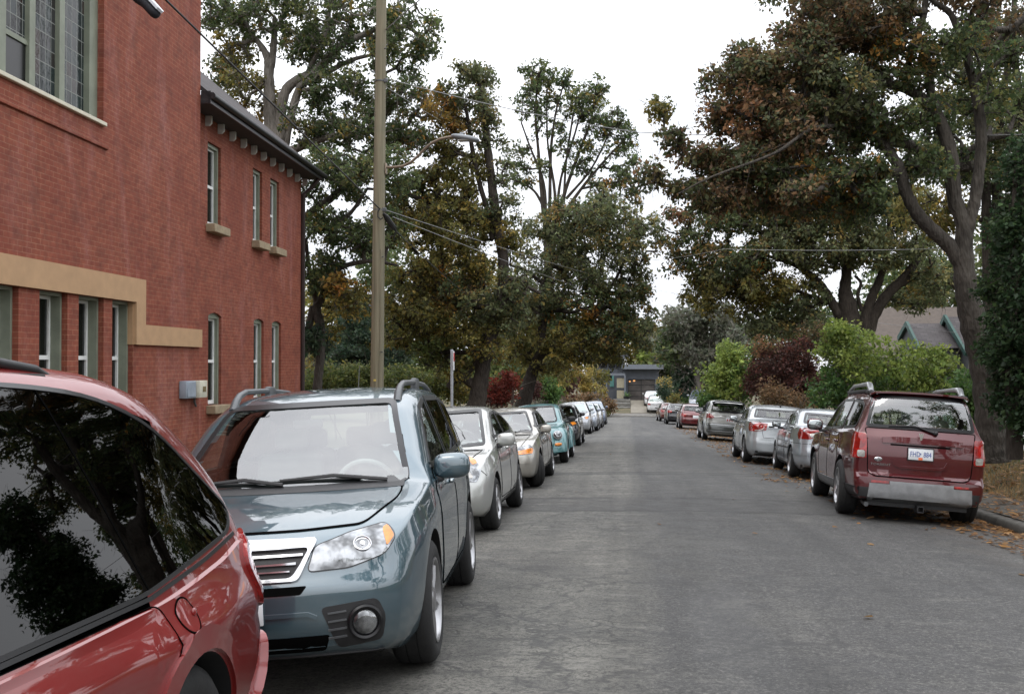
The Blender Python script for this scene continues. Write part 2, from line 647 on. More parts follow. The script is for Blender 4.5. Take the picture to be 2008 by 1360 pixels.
for sg, nm in ((1, 'kerb'), (-1, 'kerb')):
    vs, fs = [], []
    xo = ROAD_C + sg * ROAD_H
    for y in YS:
        zr_ = zroad(xo, y)
        for dx, dz in ((-.012, -.05), (-.008, .05), (.004, .10), (.022, .122), (.05, .13), (.16, .132)): vs.append((xo + sg * dx, y, zr_ + dz))
    for j in range(len(YS) - 1):
        for k in range(5):
            a = j * 6 + k; f = (a, a + 1, a + 7, a + 6)
            fs.append(f if sg < 0 else f[::-1])
    tag(MB().add(vs, fs).build(nm, M_CONC, ang=50), kind='structure')
grid_sheet('sidewalk', steps_(-5.4, -3.46, 3), YS, lambda x, y: zbase(y) - .06 + .004, M_WALK)
grid_sheet('sidewalk', steps_(5.06, 6.1, 4), YS, lambda x, y: zbase(y) - .052 + .012 * math.sin(x * 9 + y * 2.1) * math.sin(y * 1.3), M_WALKDIRT)
# paved apron, end kerb and drive
grid_sheet('sidewalk', steps_(-6, 12, 10), steps_(ROAD_END, ROAD_END + 2.2, 3), lambda x, y: zg(0, y) + .06 if y > ROAD_END + .01 else zg(x, y) + .05, M_WALK)
grid_sheet('driveway', steps_(.2, 4.6, 4), steps_(ROAD_END + 2.2, 121, 12), lambda x, y: zbase(y) + .09, pm('drive_concrete', (.19, .17, .135), .85, var=.2, vs=2, bmp=.2, bs=40))

# ------------------------------------------------------------------ brick hall
BROT = R(2.3)
BC = Vector((-8.16, 19.2, 0))
BU = Vector((-math.sin(BROT), math.cos(BROT), 0))        # along the facade, away from the camera
BN = Vector((math.cos(BROT), math.sin(BROT), 0))         # towards the street


def wallpt(px, py, off=0.0):
    """(u, z) on the facade plane (moved off metres towards the street)"""
    d = ray(px, py)
    o = Vector((0, 0, CAM_Z))
    p0 = BC + BN * off
    t = (p0 - o).dot(BN) / d.dot(BN)
    p = o + d * t
    return (p - BC).dot(BU), p.z


def brick():
    m, nt, b = mat('red_brick')
    tc = N(nt, 'ShaderNodeTexCoord').outputs['Object']
    sep = N(nt, 'ShaderNodeSeparateXYZ'); nt.links.new(tc, sep.inputs[0])
    cb = N(nt, 'ShaderNodeCombineXYZ')
    nt.links.new(mth(nt, 'ADD', sep.outputs[0], sep.outputs[1]), cb.inputs[0]); nt.links.new(sep.outputs[2], cb.inputs[1])
    br = N(nt, 'ShaderNodeTexBrick')
    br.inputs['Scale'].default_value = 1
    br.inputs['Brick Width'].default_value = .225
    br.inputs['Row Height'].default_value = .075
    br.inputs['Mortar Size'].default_value = .006
    br.inputs['Mortar Smooth'].default_value = .25
    br.inputs['Bias'].default_value = -.25
    br.inputs['Color1'].default_value = (.30, .090, .053, 1)
    br.inputs['Color2'].default_value = (.222, .060, .036, 1)
    br.inputs['Mortar'].default_value = (.35, .16, .10, 1)
    nt.links.new(cb.outputs[0], br.inputs['Vector'])
    n1 = noise(nt, cb.outputs[0], .7, 6, .65)
    n2 = noise(nt, cb.outputs[0], 9, 4)
    c = mix(nt, ramp(nt, n1, [(.3, .5), (.55, 0)]), br.outputs['Color'], (.17, .036, .027))
    c = mix(nt, ramp(nt, n2, [(.35, .4), (.6, 0)]), c, (.14, .032, .025))
    # pale lime bloom in upright patches
    mp = N(nt, 'ShaderNodeMapping'); mp.inputs['Scale'].default_value = (1.5, .32, 1)
    nt.links.new(cb.outputs[0], mp.inputs['Vector'])
    bl = noise(nt, mp.outputs[0], .9, 5, .6, .4)
    lines_ = noise(nt, cb.outputs[0], 22, 3)
    k = mth(nt, 'MULTIPLY', ramp(nt, bl, [(.52, 0), (.78, .75)]), ramp(nt, lines_, [(.3, .15), (.7, .8)]))
    c = mix(nt, k, c, (.50, .27, .25))
    dk = noise(nt, cb.outputs[0], 2.6, 6, .7)
    c = mix(nt, ramp(nt, dk, [(.32, .55), (.52, 0)]), c, (.125, .046, .035))
    c = mix(nt, 1, c, (.92, .92, .92), 'MULTIPLY')
    nt.links.new(c, b.inputs['Base Color'])
    b.inputs['Roughness'].default_value = .85
    b.inputs['Specular IOR Level'].default_value = .25
    bump(nt, b, mth(nt, 'ADD', mth(nt, 'MULTIPLY', br.outputs['Fac'], -.5), mth(nt, 'MULTIPLY', noise(nt, cb.outputs[0], 60, 3), .35)), .5, .006)
    return m


M_BRICK = brick()
M_STUCCO = pm('ochre_render', (.43, .268, .145), .8, var=.08, vs=5, bmp=.1, bs=120)
M_GREEN = pm('sage_paint', (.20, .22, .165), .55, var=.15, vs=4, bmp=.1, bs=30)
M_SASH = pm('white_sash', (.74, .75, .73), .45, var=.05)
M_SILL = pm('sandstone_sill', (.30, .235, .15), .85, var=.2, vs=9, bmp=.3, bs=40)
M_CREAM = pm('cream_sill', (.60, .56, .44), .55, var=.06)
M_WGLASS = glass_mat('window_pane', (.20, .21, .21), 1.55)
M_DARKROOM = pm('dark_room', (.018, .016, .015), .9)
M_CURTAIN = pm('net_curtain', (.42, .43, .42), .9, var=.1)
M_GUTTER = pm('gutter_black', (.02, .02, .022), .4)
M_PIPE = pm('brown_pipe', (.035, .022, .02), .5)
M_BRACKET = pm('grey_bracket', (.60, .61, .58), .6)

m_sh, nt_, b_ = mat('grey_shingles')
v_ = coords(nt_)
br_ = N(nt_, 'ShaderNodeTexBrick'); br_.inputs['Scale'].default_value = 1; br_.inputs['Brick Width'].default_value = .30; br_.inputs['Row Height'].default_value = .14
br_.inputs['Mortar Size'].default_value = .008; br_.inputs['Color1'].default_value = (.065, .058, .060, 1); br_.inputs['Color2'].default_value = (.10, .09, .09, 1); br_.inputs['Mortar'].default_value = (.03, .028, .03, 1)
nt_.links.new(N(nt_, 'ShaderNodeTexCoord').outputs['UV'], br_.inputs['Vector'])
nt_.links.new(mix(nt_, ramp(nt_, noise(nt_, v_, 2.5, 5), [(.35, .4), (.65, 0)]), br_.outputs['Color'], (.06, .052, .05)), b_.inputs['Base Color'])
b_.inputs['Roughness'].default_value = .9
bump(nt_, b_, br_.outputs['Fac'], -.5, .01)
M_SHINGLE = m_sh

hall = empty('brick_hall', (BC.x, BC.y, 0), (0, 0, BROT + R(90)))
tag(hall, 'red brick hall with an ochre band and tall sash windows on the left side', 'building')
# local frame: x = u along the facade, y = away from the street (-BN ... ) , z up
# rotation Z by BROT+90: local x -> (-sin, cos) = BU ; local y -> (-cos, -sin) = -BN : y grows INTO the building


def wall_part(name, u0, u1, z0, z1, holes, yf, depth, m=M_BRICK, arch=0.0, outline=None):
    """upright brick face with openings and their reveals; holes = (u0,u1,z0,z1); arch = rise of a segmental head"""
    mb = MB()
    us = sorted({u0, u1} | {h[0] for h in holes} | {h[1] for h in holes})
    zs = sorted({z0, z1} | {h[2] for h in holes} | {h[3] for h in holes})
    us = [u for u in us if u0 <= u <= u1]; zs = [z for z in zs if z0 <= z <= z1]
    for i in range(len(us) - 1):
        for j in range(len(zs) - 1):
            cu, cz = (us[i] + us[i + 1]) / 2, (zs[j] + zs[j + 1]) / 2
            if any(h[0] < cu < h[1] and h[2] < cz < h[3] for h in holes): continue
            mb.add([(us[i], yf, zs[j]), (us[i + 1], yf, zs[j]), (us[i + 1], yf, zs[j + 1]), (us[i], yf, zs[j + 1])], [(0, 1, 2, 3)])
    for h in holes:
        a, b, c, d = h[:4]
        ar_ = h[4] if len(h) > 4 else 0
        yb = yf + depth
        mb.add([(a, yf, c), (a, yb, c), (a, yb, d), (a, yf, d)], [(0, 1, 2, 3)])
        mb.add([(b, yf, c), (b, yf, d), (b, yb, d), (b, yb, c)], [(0, 1, 2, 3)])
        mb.add([(a, yf, c), (b, yf, c), (b, yb, c), (a, yb, c)], [(0, 1, 2, 3)])
        if ar_ == 0:
            mb.add([(a, yf, d), (a, yb, d), (b, yb, d), (b, yf, d)], [(0, 1, 2, 3)])
        else:
            n = 10
            P = [(a + (b - a) * k / n, d - ar_ * (2 * k / n - 1) ** 2) for k in range(n + 1)]
            for k in range(n):
                p, q = P[k], P[k + 1]
                mb.add([(p[0], yf, p[1]), (q[0], yf, q[1]), (q[0], yf, d), (p[0], yf, d)], [(0, 1, 2, 3)])
                mb.add([(p[0], yf, p[1]), (p[0], yb, p[1]), (q[0], yb, q[1]), (q[0], yf, q[1])], [(0, 1, 2, 3)])
    return mb


def sash_window(u0, u1, z0, z1, y, parent, mid=.5, arch=0, green_w=.10, curtain=True, sill=True, frame_d=.13, name='window', sash_in=.07):
    """painted surround set back in the opening, white sashes, pane, sill"""
    mb = MB()
    g = green_w
    mb.boxr((u0, y, z0), (u0 + g, y + frame_d, z1)); mb.boxr((u1 - g, y, z0), (u1, y + frame_d, z1))
    mb.boxr((u0 + g, y, z1 - g - arch), (u1 - g, y + frame_d, z1 - .002))
    f = mb.build(name, M_GREEN, parent, flat=True)
    a, b, c, d = u0 + g, u1 - g, z0 + .02, z1 - g - arch
    zm = c + (d - c) * mid
    s = MB(); t = .045; ys = y + sash_in
    s.boxr((a, ys, c), (a + t, ys + .05, d)); s.boxr((b - t, ys, c), (b, ys + .05, d))
    s.boxr((a + t, ys, c), (b - t, ys + .05, c + .075)); s.boxr((a + t, ys, d - t), (b - t, ys + .05, d)); s.boxr((a + t, ys - .012, zm - .03), (b - t, ys + .05, zm + .03))
    s.build('sash', M_SASH, f, flat=True)
    p = MB()
    p.add([(a + t, ys + .03, c), (b - t, ys + .03, c), (b - t, ys + .03, d), (a + t, ys + .03, d)], [(0, 1, 2, 3)])
    p.build('pane', M_WGLASS, f, flat=True)
    if curtain:
        q = MB(); n = 14; wv = [(a + t + (b - a - 2 * t) * (.55 + .45 * k / n), ys + .14 + .02 * math.sin(k * 2.1)) for k in range(n + 1)]
        for k in range(n):
            q.add([(wv[k][0], wv[k][1], c), (wv[k + 1][0], wv[k + 1][1], c), (wv[k + 1][0], wv[k + 1][1], d), (wv[k][0], wv[k][1], d)], [(0, 1, 2, 3)])
        q.build('curtain', M_CURTAIN, f)
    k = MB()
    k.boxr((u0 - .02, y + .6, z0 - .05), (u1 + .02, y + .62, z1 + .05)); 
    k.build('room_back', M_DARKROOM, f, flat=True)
    if sill:
        w = MB(); w.bbox(((u0 + u1) / 2, y - .10, z0 - .085), (u1 - u0 + .16, .30, .17), .012, 1)
        w.build('sill', M_SILL, f)
    return f


ZB = -1.6
# --- rear wing, set back a little
WY = .35
wing_u0, wing_u1 = 0.02, wallpt(590, 500, -WY)[0]
EAVE = 6.46
holes = []
wins = []
for (pl, pr, pt_, pb, arch) in ((407, 433, 262, 447, 0), (496, 514, 326, 478, 0), (530, 547, 340, 490, 0), (408, 434, 617, 792, .07), (497.5, 517, 631, 765, .06), (533, 551, 635, 765, .06)):
    a = wallpt(pl, (pt_ + pb) / 2, -WY)[0]; b = wallpt(pr, (pt_ + pb) / 2, -WY)[0]
    u = (a + b) / 2
    if arch == 0: zt_, zb_ = 6.02, 4.32
    else: zt_, zb_ = 2.52, .60
    holes.append((a, b, zb_, zt_, arch)); wins.append((a, b, zb_, zt_, arch))
mb = wall_part('wall', wing_u0, wing_u1, ZB, EAVE + .1, holes, WY, .16)
wd = 8.5
mb.add([(wing_u1, WY, ZB), (wing_u1, WY + wd, ZB), (wing_u1, WY + wd, EAVE), (wing_u1, WY + wd / 2, EAVE + wd / 2 * .84), (wing_u1, WY, EAVE)], [(0, 1, 2, 3, 4)])
mb.add([(wing_u0, WY + wd, ZB), (wing_u1, WY + wd, ZB), (wing_u1, WY + wd, EAVE), (wing_u0, WY + wd, EAVE)], [(0, 1, 2, 3)])
mb.build('wall', M_BRICK, hall, flat=True)
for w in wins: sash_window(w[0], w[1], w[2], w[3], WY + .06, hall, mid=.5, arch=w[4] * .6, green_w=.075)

# roof of the wing with overhang, fascia, gutter and brackets
ov, tp = .52, .84
ru0, ru1 = .004, wing_u1 + .38
ye = WY - ov; ze = EAVE + .10 - ov * tp * .0
yr, zr = WY + wd / 2, ze + (wd / 2 + ov) * tp
bm = bmesh.new()
uvl = bm.loops.layers.uv.new('UVMap')
for (ya, za, yb, zb2) in ((ye, ze, yr, zr), (WY + wd + ov, ze, yr, zr)):
    th = .10
    top = [(ru0, ya, za + th), (ru1, ya, za + th), (ru1, yb, zb2 + th), (ru0, yb, zb2 + th)]
    bot = [(x, y, z - th) for x, y, z in top]
    V_ = [bm.verts.new(p) for p in top + bot]
    ln = math.hypot(yb - ya, zb2 - za)
    f = bm.faces.new(V_[:4])
    for lp, uv in zip(f.loops, ((ru0, 0), (ru1, 0), (ru1, ln), (ru0, ln))): lp[uvl].uv = uv
    bm.faces.new(V_[7:3:-1])
    for i in range(4): 
        if i != 2: bm.faces.new((V_[i], V_[4 + i], V_[4 + (i + 1) % 4], V_[(i + 1) % 4]))
me = bpy.data.meshes.new('roof'); bm.to_mesh(me); bm.free(); me.materials.append(M_SHINGLE)
link('roof', me, hall)
ec = MB(); ec.boxr((.004, ye - .03, ze - .11), (.03, -.004, ze + .13)); ec.build('eave_end_board', M_GUTTER, hall, flat=True)
g = MB(); g.tube([(ru0, ye - .06, ze + .04), (ru1, ye - .06, ze + .04)], .065, 10); g.boxr((ru0, ye - .02, ze - .10), (ru1, ye + .015, ze + .10)); g.build('gutter', M_GUTTER, hall)
sf = MB(); sf.boxr((ru0, ye + .02, ze - .06), (ru1 - .05, WY, ze - .02)); sf.build('soffit', pm('dark_soffit', (.05, .045, .045), .8), hall, flat=True)
nb = 12
for i in range(nb):
    u = .45 + (wing_u1 - .35) * i / (nb - 1)
    k = MB(); k.prism([(0, 0), (0, -.20), (-.08, -.20), (-.13, -.15), (-.13, 0)], Matrix(((0, 0, 1, u), (1, 0, 0, WY - .003), (0, 1, 0, ze - .065), (0, 0, 0, 1))), .065)
    k.build('eave_bracket', M_BRACKET, hall, flat=True, fix=True)
d_ = MB(); d_.tube([(wing_u1 - .01, ye - .02, ze - .03), (wing_u1 + .0, WY - .30, ze - .32), (wing_u1 + .03, WY - .05, ze - .50), (wing_u1 + .03, WY - .05, ZB)], .06, 10); d_.build('downpipe', M_PIPE, hall)

# --- front block
fu0 = -16.0
F_TOP = 10.5
bt0 = wallpt(280, 549)       # band corner
bu_c = bt0[0]; z_bt = bt0[1]
z_bb = wallpt(262, 592)[1]
u_in = wallpt(261, 640)[0]
z_lt = wallpt(330, 641)[1]; z_lb = wallpt(330, 678)[1]
wz0 = .55
low_holes = []
for l_, r_ in ((-60, 36), (77, 132), (154, 203), (220, 261)):
    a = wallpt(l_, 650)[0]; b = wallpt(r_, 650)[0]
    low_holes.append((a, b, wz0, z_bb))
for k in range(3):
    a, b = low_holes[0][0] - 1.5 * (k + 1), low_holes[0][0] - 1.5 * (k + 1) + 1.15
    low_holes.append((a, b, wz0, z_bb))
# big leaded window
uw1 = wallpt(203, 200)[0]
zw0 = wallpt(100, 190)[1]
uw0 = uw1 - 4.6
mb = wall_part('wall', fu0, 0, ZB, F_TOP, [h for h in low_holes if h[0] > fu0] + [(uw0, uw1, zw0, 9.2)], 0, .28)
mb.add([(0, 0, ZB), (0, 9, ZB), (0, 9, F_TOP), (0, 0, F_TOP)], [(0, 1, 2, 3)])
mb.add([(fu0, 9, ZB), (0, 9, ZB), (0, 9, F_TOP), (fu0, 9, F_TOP)], [(3, 2, 1, 0)])
mb.add([(fu0, 0, ZB), (fu0, 9, ZB), (fu0, 9, F_TOP), (fu0, 0, F_TOP)], [(3, 2, 1, 0)])
mb.build('wall', M_BRICK, hall, flat=True)
rf = MB(); rf.add([(fu0 - .3, -.3, F_TOP), (.3, -.3, F_TOP), (.3, 4.5, F_TOP + 3.5), (fu0 - .3, 4.5, F_TOP + 3.5), (fu0 - .3, 9.3, F_TOP), (.3, 9.3, F_TOP)], [(0, 1, 2, 3), (3, 2, 5, 4), (1, 5, 2), (0, 3, 4)])
rf.build('roof', M_SHINGLE, hall, flat=True)
# ochre stepped band, 5 cm proud
pr = .06
poly = [(fu0, z_bt), (bu_c, z_bt), (bu_c, z_lt), (-.003, z_lt), (-.003, z_lb), (u_in, z_lb), (u_in, z_bb), (fu0, z_bb)]
k = MB(); k.prism(poly[::-1], Matrix(((1, 0, 0, 0), (0, 0, 1, -pr), (0, 1, 0, 0), (0, 0, 0, 1))), pr - .002)
k.boxr((u_in - .02, -.002, z_lb), (u_in - .0, .26, z_bb))
k.build('render_band', M_STUCCO, hall, flat=True, fix=True)
for h in low_holes:
    if h[0] > fu0: sash_window(h[0], h[1], h[2], h[3], .085, hall, mid=.53, green_w=.05, sill=False, frame_d=.20, sash_in=.14)
# leaded window: frame, mullions, lights
mb = MB()
yw = .10
mb.boxr((uw1 - .26, yw, zw0), (uw1 - .0, yw + .14, 9.2)); mb.boxr((uw0, yw, zw0), (uw0 + .2, yw + .14, 9.2))
mull = [wallpt((a + b) / 2, y, -.14)[0] for a, b, y in ((111, 127, 150), (53, 68, 130), (0, 4, 120))]
sp_ = mull[0] - mull[1]
mull += [mull[2] - sp_ * (i + 1) for i in range(3)]
for u in mull: mb.boxr((u - .075, yw + .02, zw0), (u + .075, yw + .13, 9.2))
big = mb.build('leaded_window', M_GREEN, hall, flat=True)
edges = [uw1 - .26] + mull


def leaded():
    m, nt, b = mat('leaded_glass')
    tc = coords(nt)
    sep = N(nt, 'ShaderNodeSeparateXYZ'); nt.links.new(tc, sep.inputs[0])
    cb = N(nt, 'ShaderNodeCombineXYZ'); nt.links.new(sep.outputs[0], cb.inputs[0]); nt.links.new(sep.outputs[2], cb.inputs[1])
    br = N(nt, 'ShaderNodeTexBrick'); br.offset = 0.0
    br.inputs['Scale'].default_value = 1; br.inputs['Brick Width'].default_value = .15; br.inputs['Row Height'].default_value = .21
    br.inputs['Mortar Size'].default_value = .006; br.inputs['Mortar Smooth'].default_value = 0
    br.inputs['Color1'].default_value = (.05, .055, .055, 1); br.inputs['Color2'].default_value = (.012, .012, .014, 1); br.inputs['Mortar'].default_value = (.20, .215, .20, 1)
    nt.links.new(cb.outputs[0], br.inputs['Vector'])
    wn_ = N(nt, 'ShaderNodeTexWhiteNoise', noise_dimensions='2D')
    sn = N(nt, 'ShaderNodeVectorMath', operation='SNAP'); sn.inputs[1].default_value = (.15, .21, 1)
    nt.links.new(cb.outputs[0], sn.inputs[0]); nt.links.new(sn.outputs[0], wn_.inputs['Vector'])
    tint = ramp(nt, wn_.outputs['Value'], [(.0, (.04, .02, .016)), (.3, (.010, .026, .024)), (.5, (.045, .045, .045)), (.7, (.012, .012, .014)), (.9, (.025, .038, .04))])
    c = mix(nt, .65, br.outputs['Color'], tint)
    c = mix(nt, br.outputs['Fac'], c, (.24, .25, .23))
    nt.links.new(c, b.inputs['Base Color'])
    nt.links.new(mix(nt, br.outputs['Fac'], .08, .6), b.inputs['Roughness'])
    b.inputs['Specular IOR Level'].default_value = .22
    bump(nt, b, mth(nt, 'ADD', mth(nt, 'MULTIPLY', wn_.outputs['Value'], .3), mth(nt, 'ADD', noise(nt, cb.outputs[0], 8, 2), br.outputs['Fac'])), .25, .02)
    return m


M_LEADED = leaded()
for i in range(len(edges) - 1):
    a, b = edges[i + 1] + .075, edges[i] - (.075 if i else 0)
    q = MB(); q.boxr((a, yw + .09, zw0), (b, yw + .10, 9.2)); q.build('leaded_pane', M_LEADED, big, flat=True)
    if i == 2:
        zc = wallpt(30, 70, -.14)[1]
        q = MB(); q.boxr((a, yw + .05, zc - .035), (b, yw + .088, zc + .035)); q.build('transom', M_GREEN, big, flat=True)
        q = MB(); q.boxr((a, yw + .075, zw0), (b, yw + .088, zc - .036)); q.build('pane', M_GLOSSBLACK, big, flat=True)
q = MB(); q.bbox(((uw0 + uw1) / 2, .06, zw0 - .03), (uw1 - uw0 + .02, .24, .06), .008, 1); q.build('sill', M_CREAM, big)
q = MB(); q.bbox(((uw0 + uw1 + .1) / 2, -.012, zw0 - .36), (uw1 - uw0 + .14, .05, .07), .01, 1); q.build('string_course', M_BRICK, hall)

# boxes on the wall
for nm, lab, p0, p1, m, dep in (('meter_box', 'flat grey electrical box on the brick corner', (350.5, 747), (370, 779.5), pm('box_grey', (.27, .31, .36), .5), .14),
                                ('meter_cabinet', 'cream meter box with a square window, beside the grey electrical box', (371, 746), (386.5, 778.5), pm('box_cream', (.56, .54, .44), .5), .20)):
    a, z1 = wallpt(*p0); b, z0 = wallpt(*p1)
    c = BC + BU * (a + b) / 2
    bx = empty(nm, (c.x + BN.x * .005, c.y + BN.y * .005, z0), (0, 0, BROT + R(90)))
    tag(bx, lab, 'meter box')
    w, h = b - a - .01, z1 - z0
    q = MB(); q.bbox((0, -dep / 2, h / 2), (w, dep, h), .012, 2); q.build('box_body', m, bx)
    if nm == 'meter_box':
        q = MB(); q.bbox((0, -dep - .004, h * .5), (w * .88, .012, h * .86), .006, 1); q.build('box_door', m, bx)
    else:
        q = MB(); q.bbox((w * .06, -dep - .003, h * .50), (w * .40, .012, h * .32), .004, 1); q.build('meter_window', pm('meter_glass', (.16, .12, .06), .15), bx)
        q = MB(); q.tube([(-w * .2, -.05, 0), (-w * .2, -.05, -.08), (0, -.05, -.16)], .022, 8); q.build('conduit', M_GREYRAIL if 'M_GREYRAIL' in globals() else M_GUTTER, bx)

# ------------------------------------------------------------------ utility pole with lamp, cables, shoe
PY = 20.0
def polewood():
    m, nt, b = mat('pole_wood')
    v = coords(nt, 'Object', (18, 18, .5))
    n1 = noise(nt, v, 1.2, 6, .6)
    n2 = noise(nt, coords(nt), 3.5, 4)
    c = ramp(nt, n1, [(.25, (.095, .085, .055)), (.5, (.19, .168, .112)), (.8, (.28, .25, .175))])
    c = mix(nt, ramp(nt, n2, [(.5, 0), (.7, .35)]), c, (.14, .15, .105))
    nt.links.new(c, b.inputs['Base Color']); b.inputs['Roughness'].default_value = .9
    bump(nt, b, n1, .5, .01)
    return m


M_POLE = polewood()
pb = at(739, 770, PY); gz = zg(pb.x, PY)
ptop = at(748, 0, PY)
pole = empty('utility_pole', (pb.x, PY, gz)); tag(pole, 'tall weathered wooden utility pole rising behind the blue-grey wagon', 'pole')
lean = (ptop.x - pb.x) / (ptop.z - pb.z)
def pole_pt(z): return Vector((lean * (z - pb.z) , 0, z - gz))
mb = MB(); zz = steps_(gz, 11.5, 14); mb.tube([pole_pt(z) for z in zz], [.138 - .0040 * (z - gz) for z in zz], 24); mb.build('post', M_POLE, pole)
mb = MB(); p_ = pole_pt(at(739, 745, PY).z); mb.bbox((p_.x - .01, -.138, p_.z), (.05, .006, .035), .002, 1); mb.build('pole_tag', pm('yellow_tag', (.6, .45, .1), .4), pole)
mb = MB(); p0_ = pole_pt(gz + .1); p1_ = pole_pt(at(745, 640, PY).z + 1.5); mb.tube([p0_ + Vector((.075, -.118, 0)), p1_ + Vector((.072, -.11, 0))], .011, 6); mb.build('ground_wire', M_POLE, pole)
for yy in (160, 412):
    p_ = pole_pt(at(745, yy, PY).z); mb = MB(); mb.lathe([(.11, -.012), (.118, -.012), (.118, .012), (.11, .012)], 20, Matrix.Translation(p_), closed=True); mb.bbox(p_ + Vector((.12, -.06, 0)), (.08, .05, .08), .01, 1); mb.build('pole_band', M_GREYRAIL, pole)
for i, (yy, side) in enumerate(((100, 1), (215, -1), (505, 1), (600, -1), (690, 1))):
    p_ = pole_pt(at(745, yy, PY).z); mb = MB(); mb.tube([p_ + Vector((side * .10, -.12, 0)), p_ + Vector((side * .14, -.17, 0))], .012, 6); mb.build('pole_step_bolt', M_GREYRAIL, pole)
# street lamp on its arm
lz = at(757, 327, PY)
lamp = empty('street_lamp', lz - Vector((.0, 0, 0))); tag(lamp, 'grey street lamp on a curved arm bracketed to the wooden pole', 'street lamp')
arm_px = [(757, 328), (772, 328), (790, 326), (806, 318), (820, 306), (832, 293), (846, 281), (862, 273), (880, 269), (890, 268.5)]
apts = [at(x, y, PY - .3 * i / 9 * 2) - lz for i, (x, y) in enumerate(arm_px)]
mb = MB(); mb.tube(apts, [.026] * 10, 10); mb.bbox((.0, 0, -.04), (.03, .10, .22), .008, 1); mb.build('arm', pm('arm_bronze', (.25, .20, .15), .5, metal=.4), lamp)
e = apts[-1]; d2 = (at(935, 273, PY - .75) - lz) - e
mb = MB(); mb.ell(e + d2 * .5, (d2.length * .56, .14, .052), 2.6, 20, 10, M=Matrix.Rotation(math.atan2(d2.z, d2.x) * -1, 3, 'Y')); mb.bbox(e + d2 * .33 + Vector((0, 0, .07)), (.06, .06, .06), .012, 1); hd_ = mb.build('lamp_head', pm('lamp_grey', (.25, .27, .29), .5), lamp)
mb = MB(); mb.bbox(e + d2 * .55 + Vector((0, 0, -.045)), (d2.length * .6, .18, .02), .008, 1); mb.build('lamp_lens', pm('lens_pale', (.6, .6, .58), .3), hd_)

M_CABLE = pm('black_cable', (.012, .012, .012), .6)
M_WIRE = pm('bare_wire', (.28, .28, .28), .5, metal=.5)


def cable(name, label, pts, r, m, sag=0.0, n=24, cat='cable'):
    P = [Vector(p) for p in pts]
    out = []
    for i in range(len(P) - 1):
        for k in range(n):
            t = k / n
            q = P[i].lerp(P[i + 1], t); q.z -= sag * 4 * t * (1 - t); out.append(q)
    out.append(P[-1])
    mb = MB(); mb.tube(out, r, 6)
    o = mb.build(name, m)
    tag(o, label, cat, 'overhead cables')
    return o


A_ = at(744, 409, PY - .15)
B_ = at(325, 0, 11.5)
dirc = (B_ - A_)
C_ = A_ + dirc * 1.32
cable('overhead_cable', 'thick black cable from the pole up past the brick corner', [A_, C_], .013, M_CABLE)
spl = MB()
s0, s1 = at(752, 418, PY - .1), at(776, 452, PY + .4)
spl.tube([s0, s0.lerp(s1, .2), s0.lerp(s1, .8), s1], [.02, .055, .055, .02], 8); spl.tube([s1, at(772, 470, PY + .4)], .01, 5)
tag(spl.build('cable_splice', M_CABLE), 'black splice sleeve on the cable just right of the wooden pole', 'cable splice')
lp = MB(); lp.tube([at(745, 408, PY - .17), at(741, 416, PY - .18), at(741, 425, PY - .18), at(746, 430, PY - .18), at(751, 427, PY - .17)], .014, 6)
tag(lp.build('cable_loop', M_CABLE), 'slack black cable loop hanging against the wooden pole', 'cable')
cable('overhead_wire', 'pale wire crossing the sky above the street to the right edge', [at(750, 152, PY), at(1245, 259, PY + 2), at(2060, 262, PY - 1)], 0.0081, M_WIRE, .08)
cable('overhead_wire', 'thin wire falling rightwards from the top band of the wooden pole', [at(753, 168, PY), at(912, 262, 45)], 0.0062, M_WIRE, .05)
cable('overhead_wire', 'upper of two thin wires dipping right from the splice over the street', [at(754, 411, PY), at(1330, 576, 62)], 0.0074, M_WIRE, .2)
cable('overhead_wire', 'lower of two thin wires dipping right from the splice over the street', [at(770, 425, PY), at(1326, 612, 70)], 0.0074, M_WIRE, .3)
cable('overhead_wire', 'dark wire running from the splice down behind the trees', [at(776, 452, PY + .4), at(925, 585, 34)], .009, M_CABLE, .05)
cable('overhead_wire', 'pale wire passing in front of the right oak limbs', [at(1240, 512, 40), at(1420, 488, 34), at(2060, 480, 24)], 0.0062, M_WIRE, .08)
cable('overhead_wire', 'thin wire before the shingled house roof', [at(1360, 606, 60), at(1480, 597, 50), at(1900, 655, 36)], 0.0062, M_WIRE, .05)
cable('overhead_guy', 'grey guy wire rising rightwards from the top of the wooden pole', [at(757, 58, PY), at(832, -8, 18), at(930, -95, 15)], .012, M_WIRE)

# a shoe slung over the cable by its lace
sh = at(284, 4, 9.2)
shoe = empty('hanging_shoe', sh); tag(shoe, 'dark shoe with a white sole edge dangling from the cable by its lace', 'shoe')
ax = (at(306, 30, 9.2) - at(270, -10, 9.2)).normalized()
sd_ = Vector((0, 1, 0)).cross(ax).normalized()
fwd = sd_.cross(ax)
Mx = Matrix((ax, fwd, sd_)).transposed()
k = 9.2 / 2050
def shp(xp, yp, t): return (Vector((xp, t, yp)))
mb = MB()
st_ = [(-.20, .055, .075), (-.14, .075, .08), (-.06, .072, .075), (.02, .052, .068), (.09, .05, .07), (.14, .05, .066), (.175, .04, .05), (.19, .01, .015)]
vs, fs = [], []
nn = 16
for x, rz, ry in st_:
    for i in range(nn):
        a = 2 * math.pi * i / nn
        z = rz * math.sin(a); z = max(z, -.042)
        vs.append(Mx @ Vector((x, ry * math.cos(a), z)))
for i in range(len(st_) - 1):
    for j in range(nn): fs.append((i * nn + j, i * nn + (j + 1) % nn, (i + 1) * nn + (j + 1) % nn, (i + 1) * nn + j))
fs += [tuple(range(nn)), tuple((len(st_) - 1) * nn + j for j in range(nn - 1, -1, -1))]
mb.add(vs, fs); mb.build('shoe_upper', pm('shoe_fabric', (.012, .013, .018), .8), shoe, fix=True, ang=60)
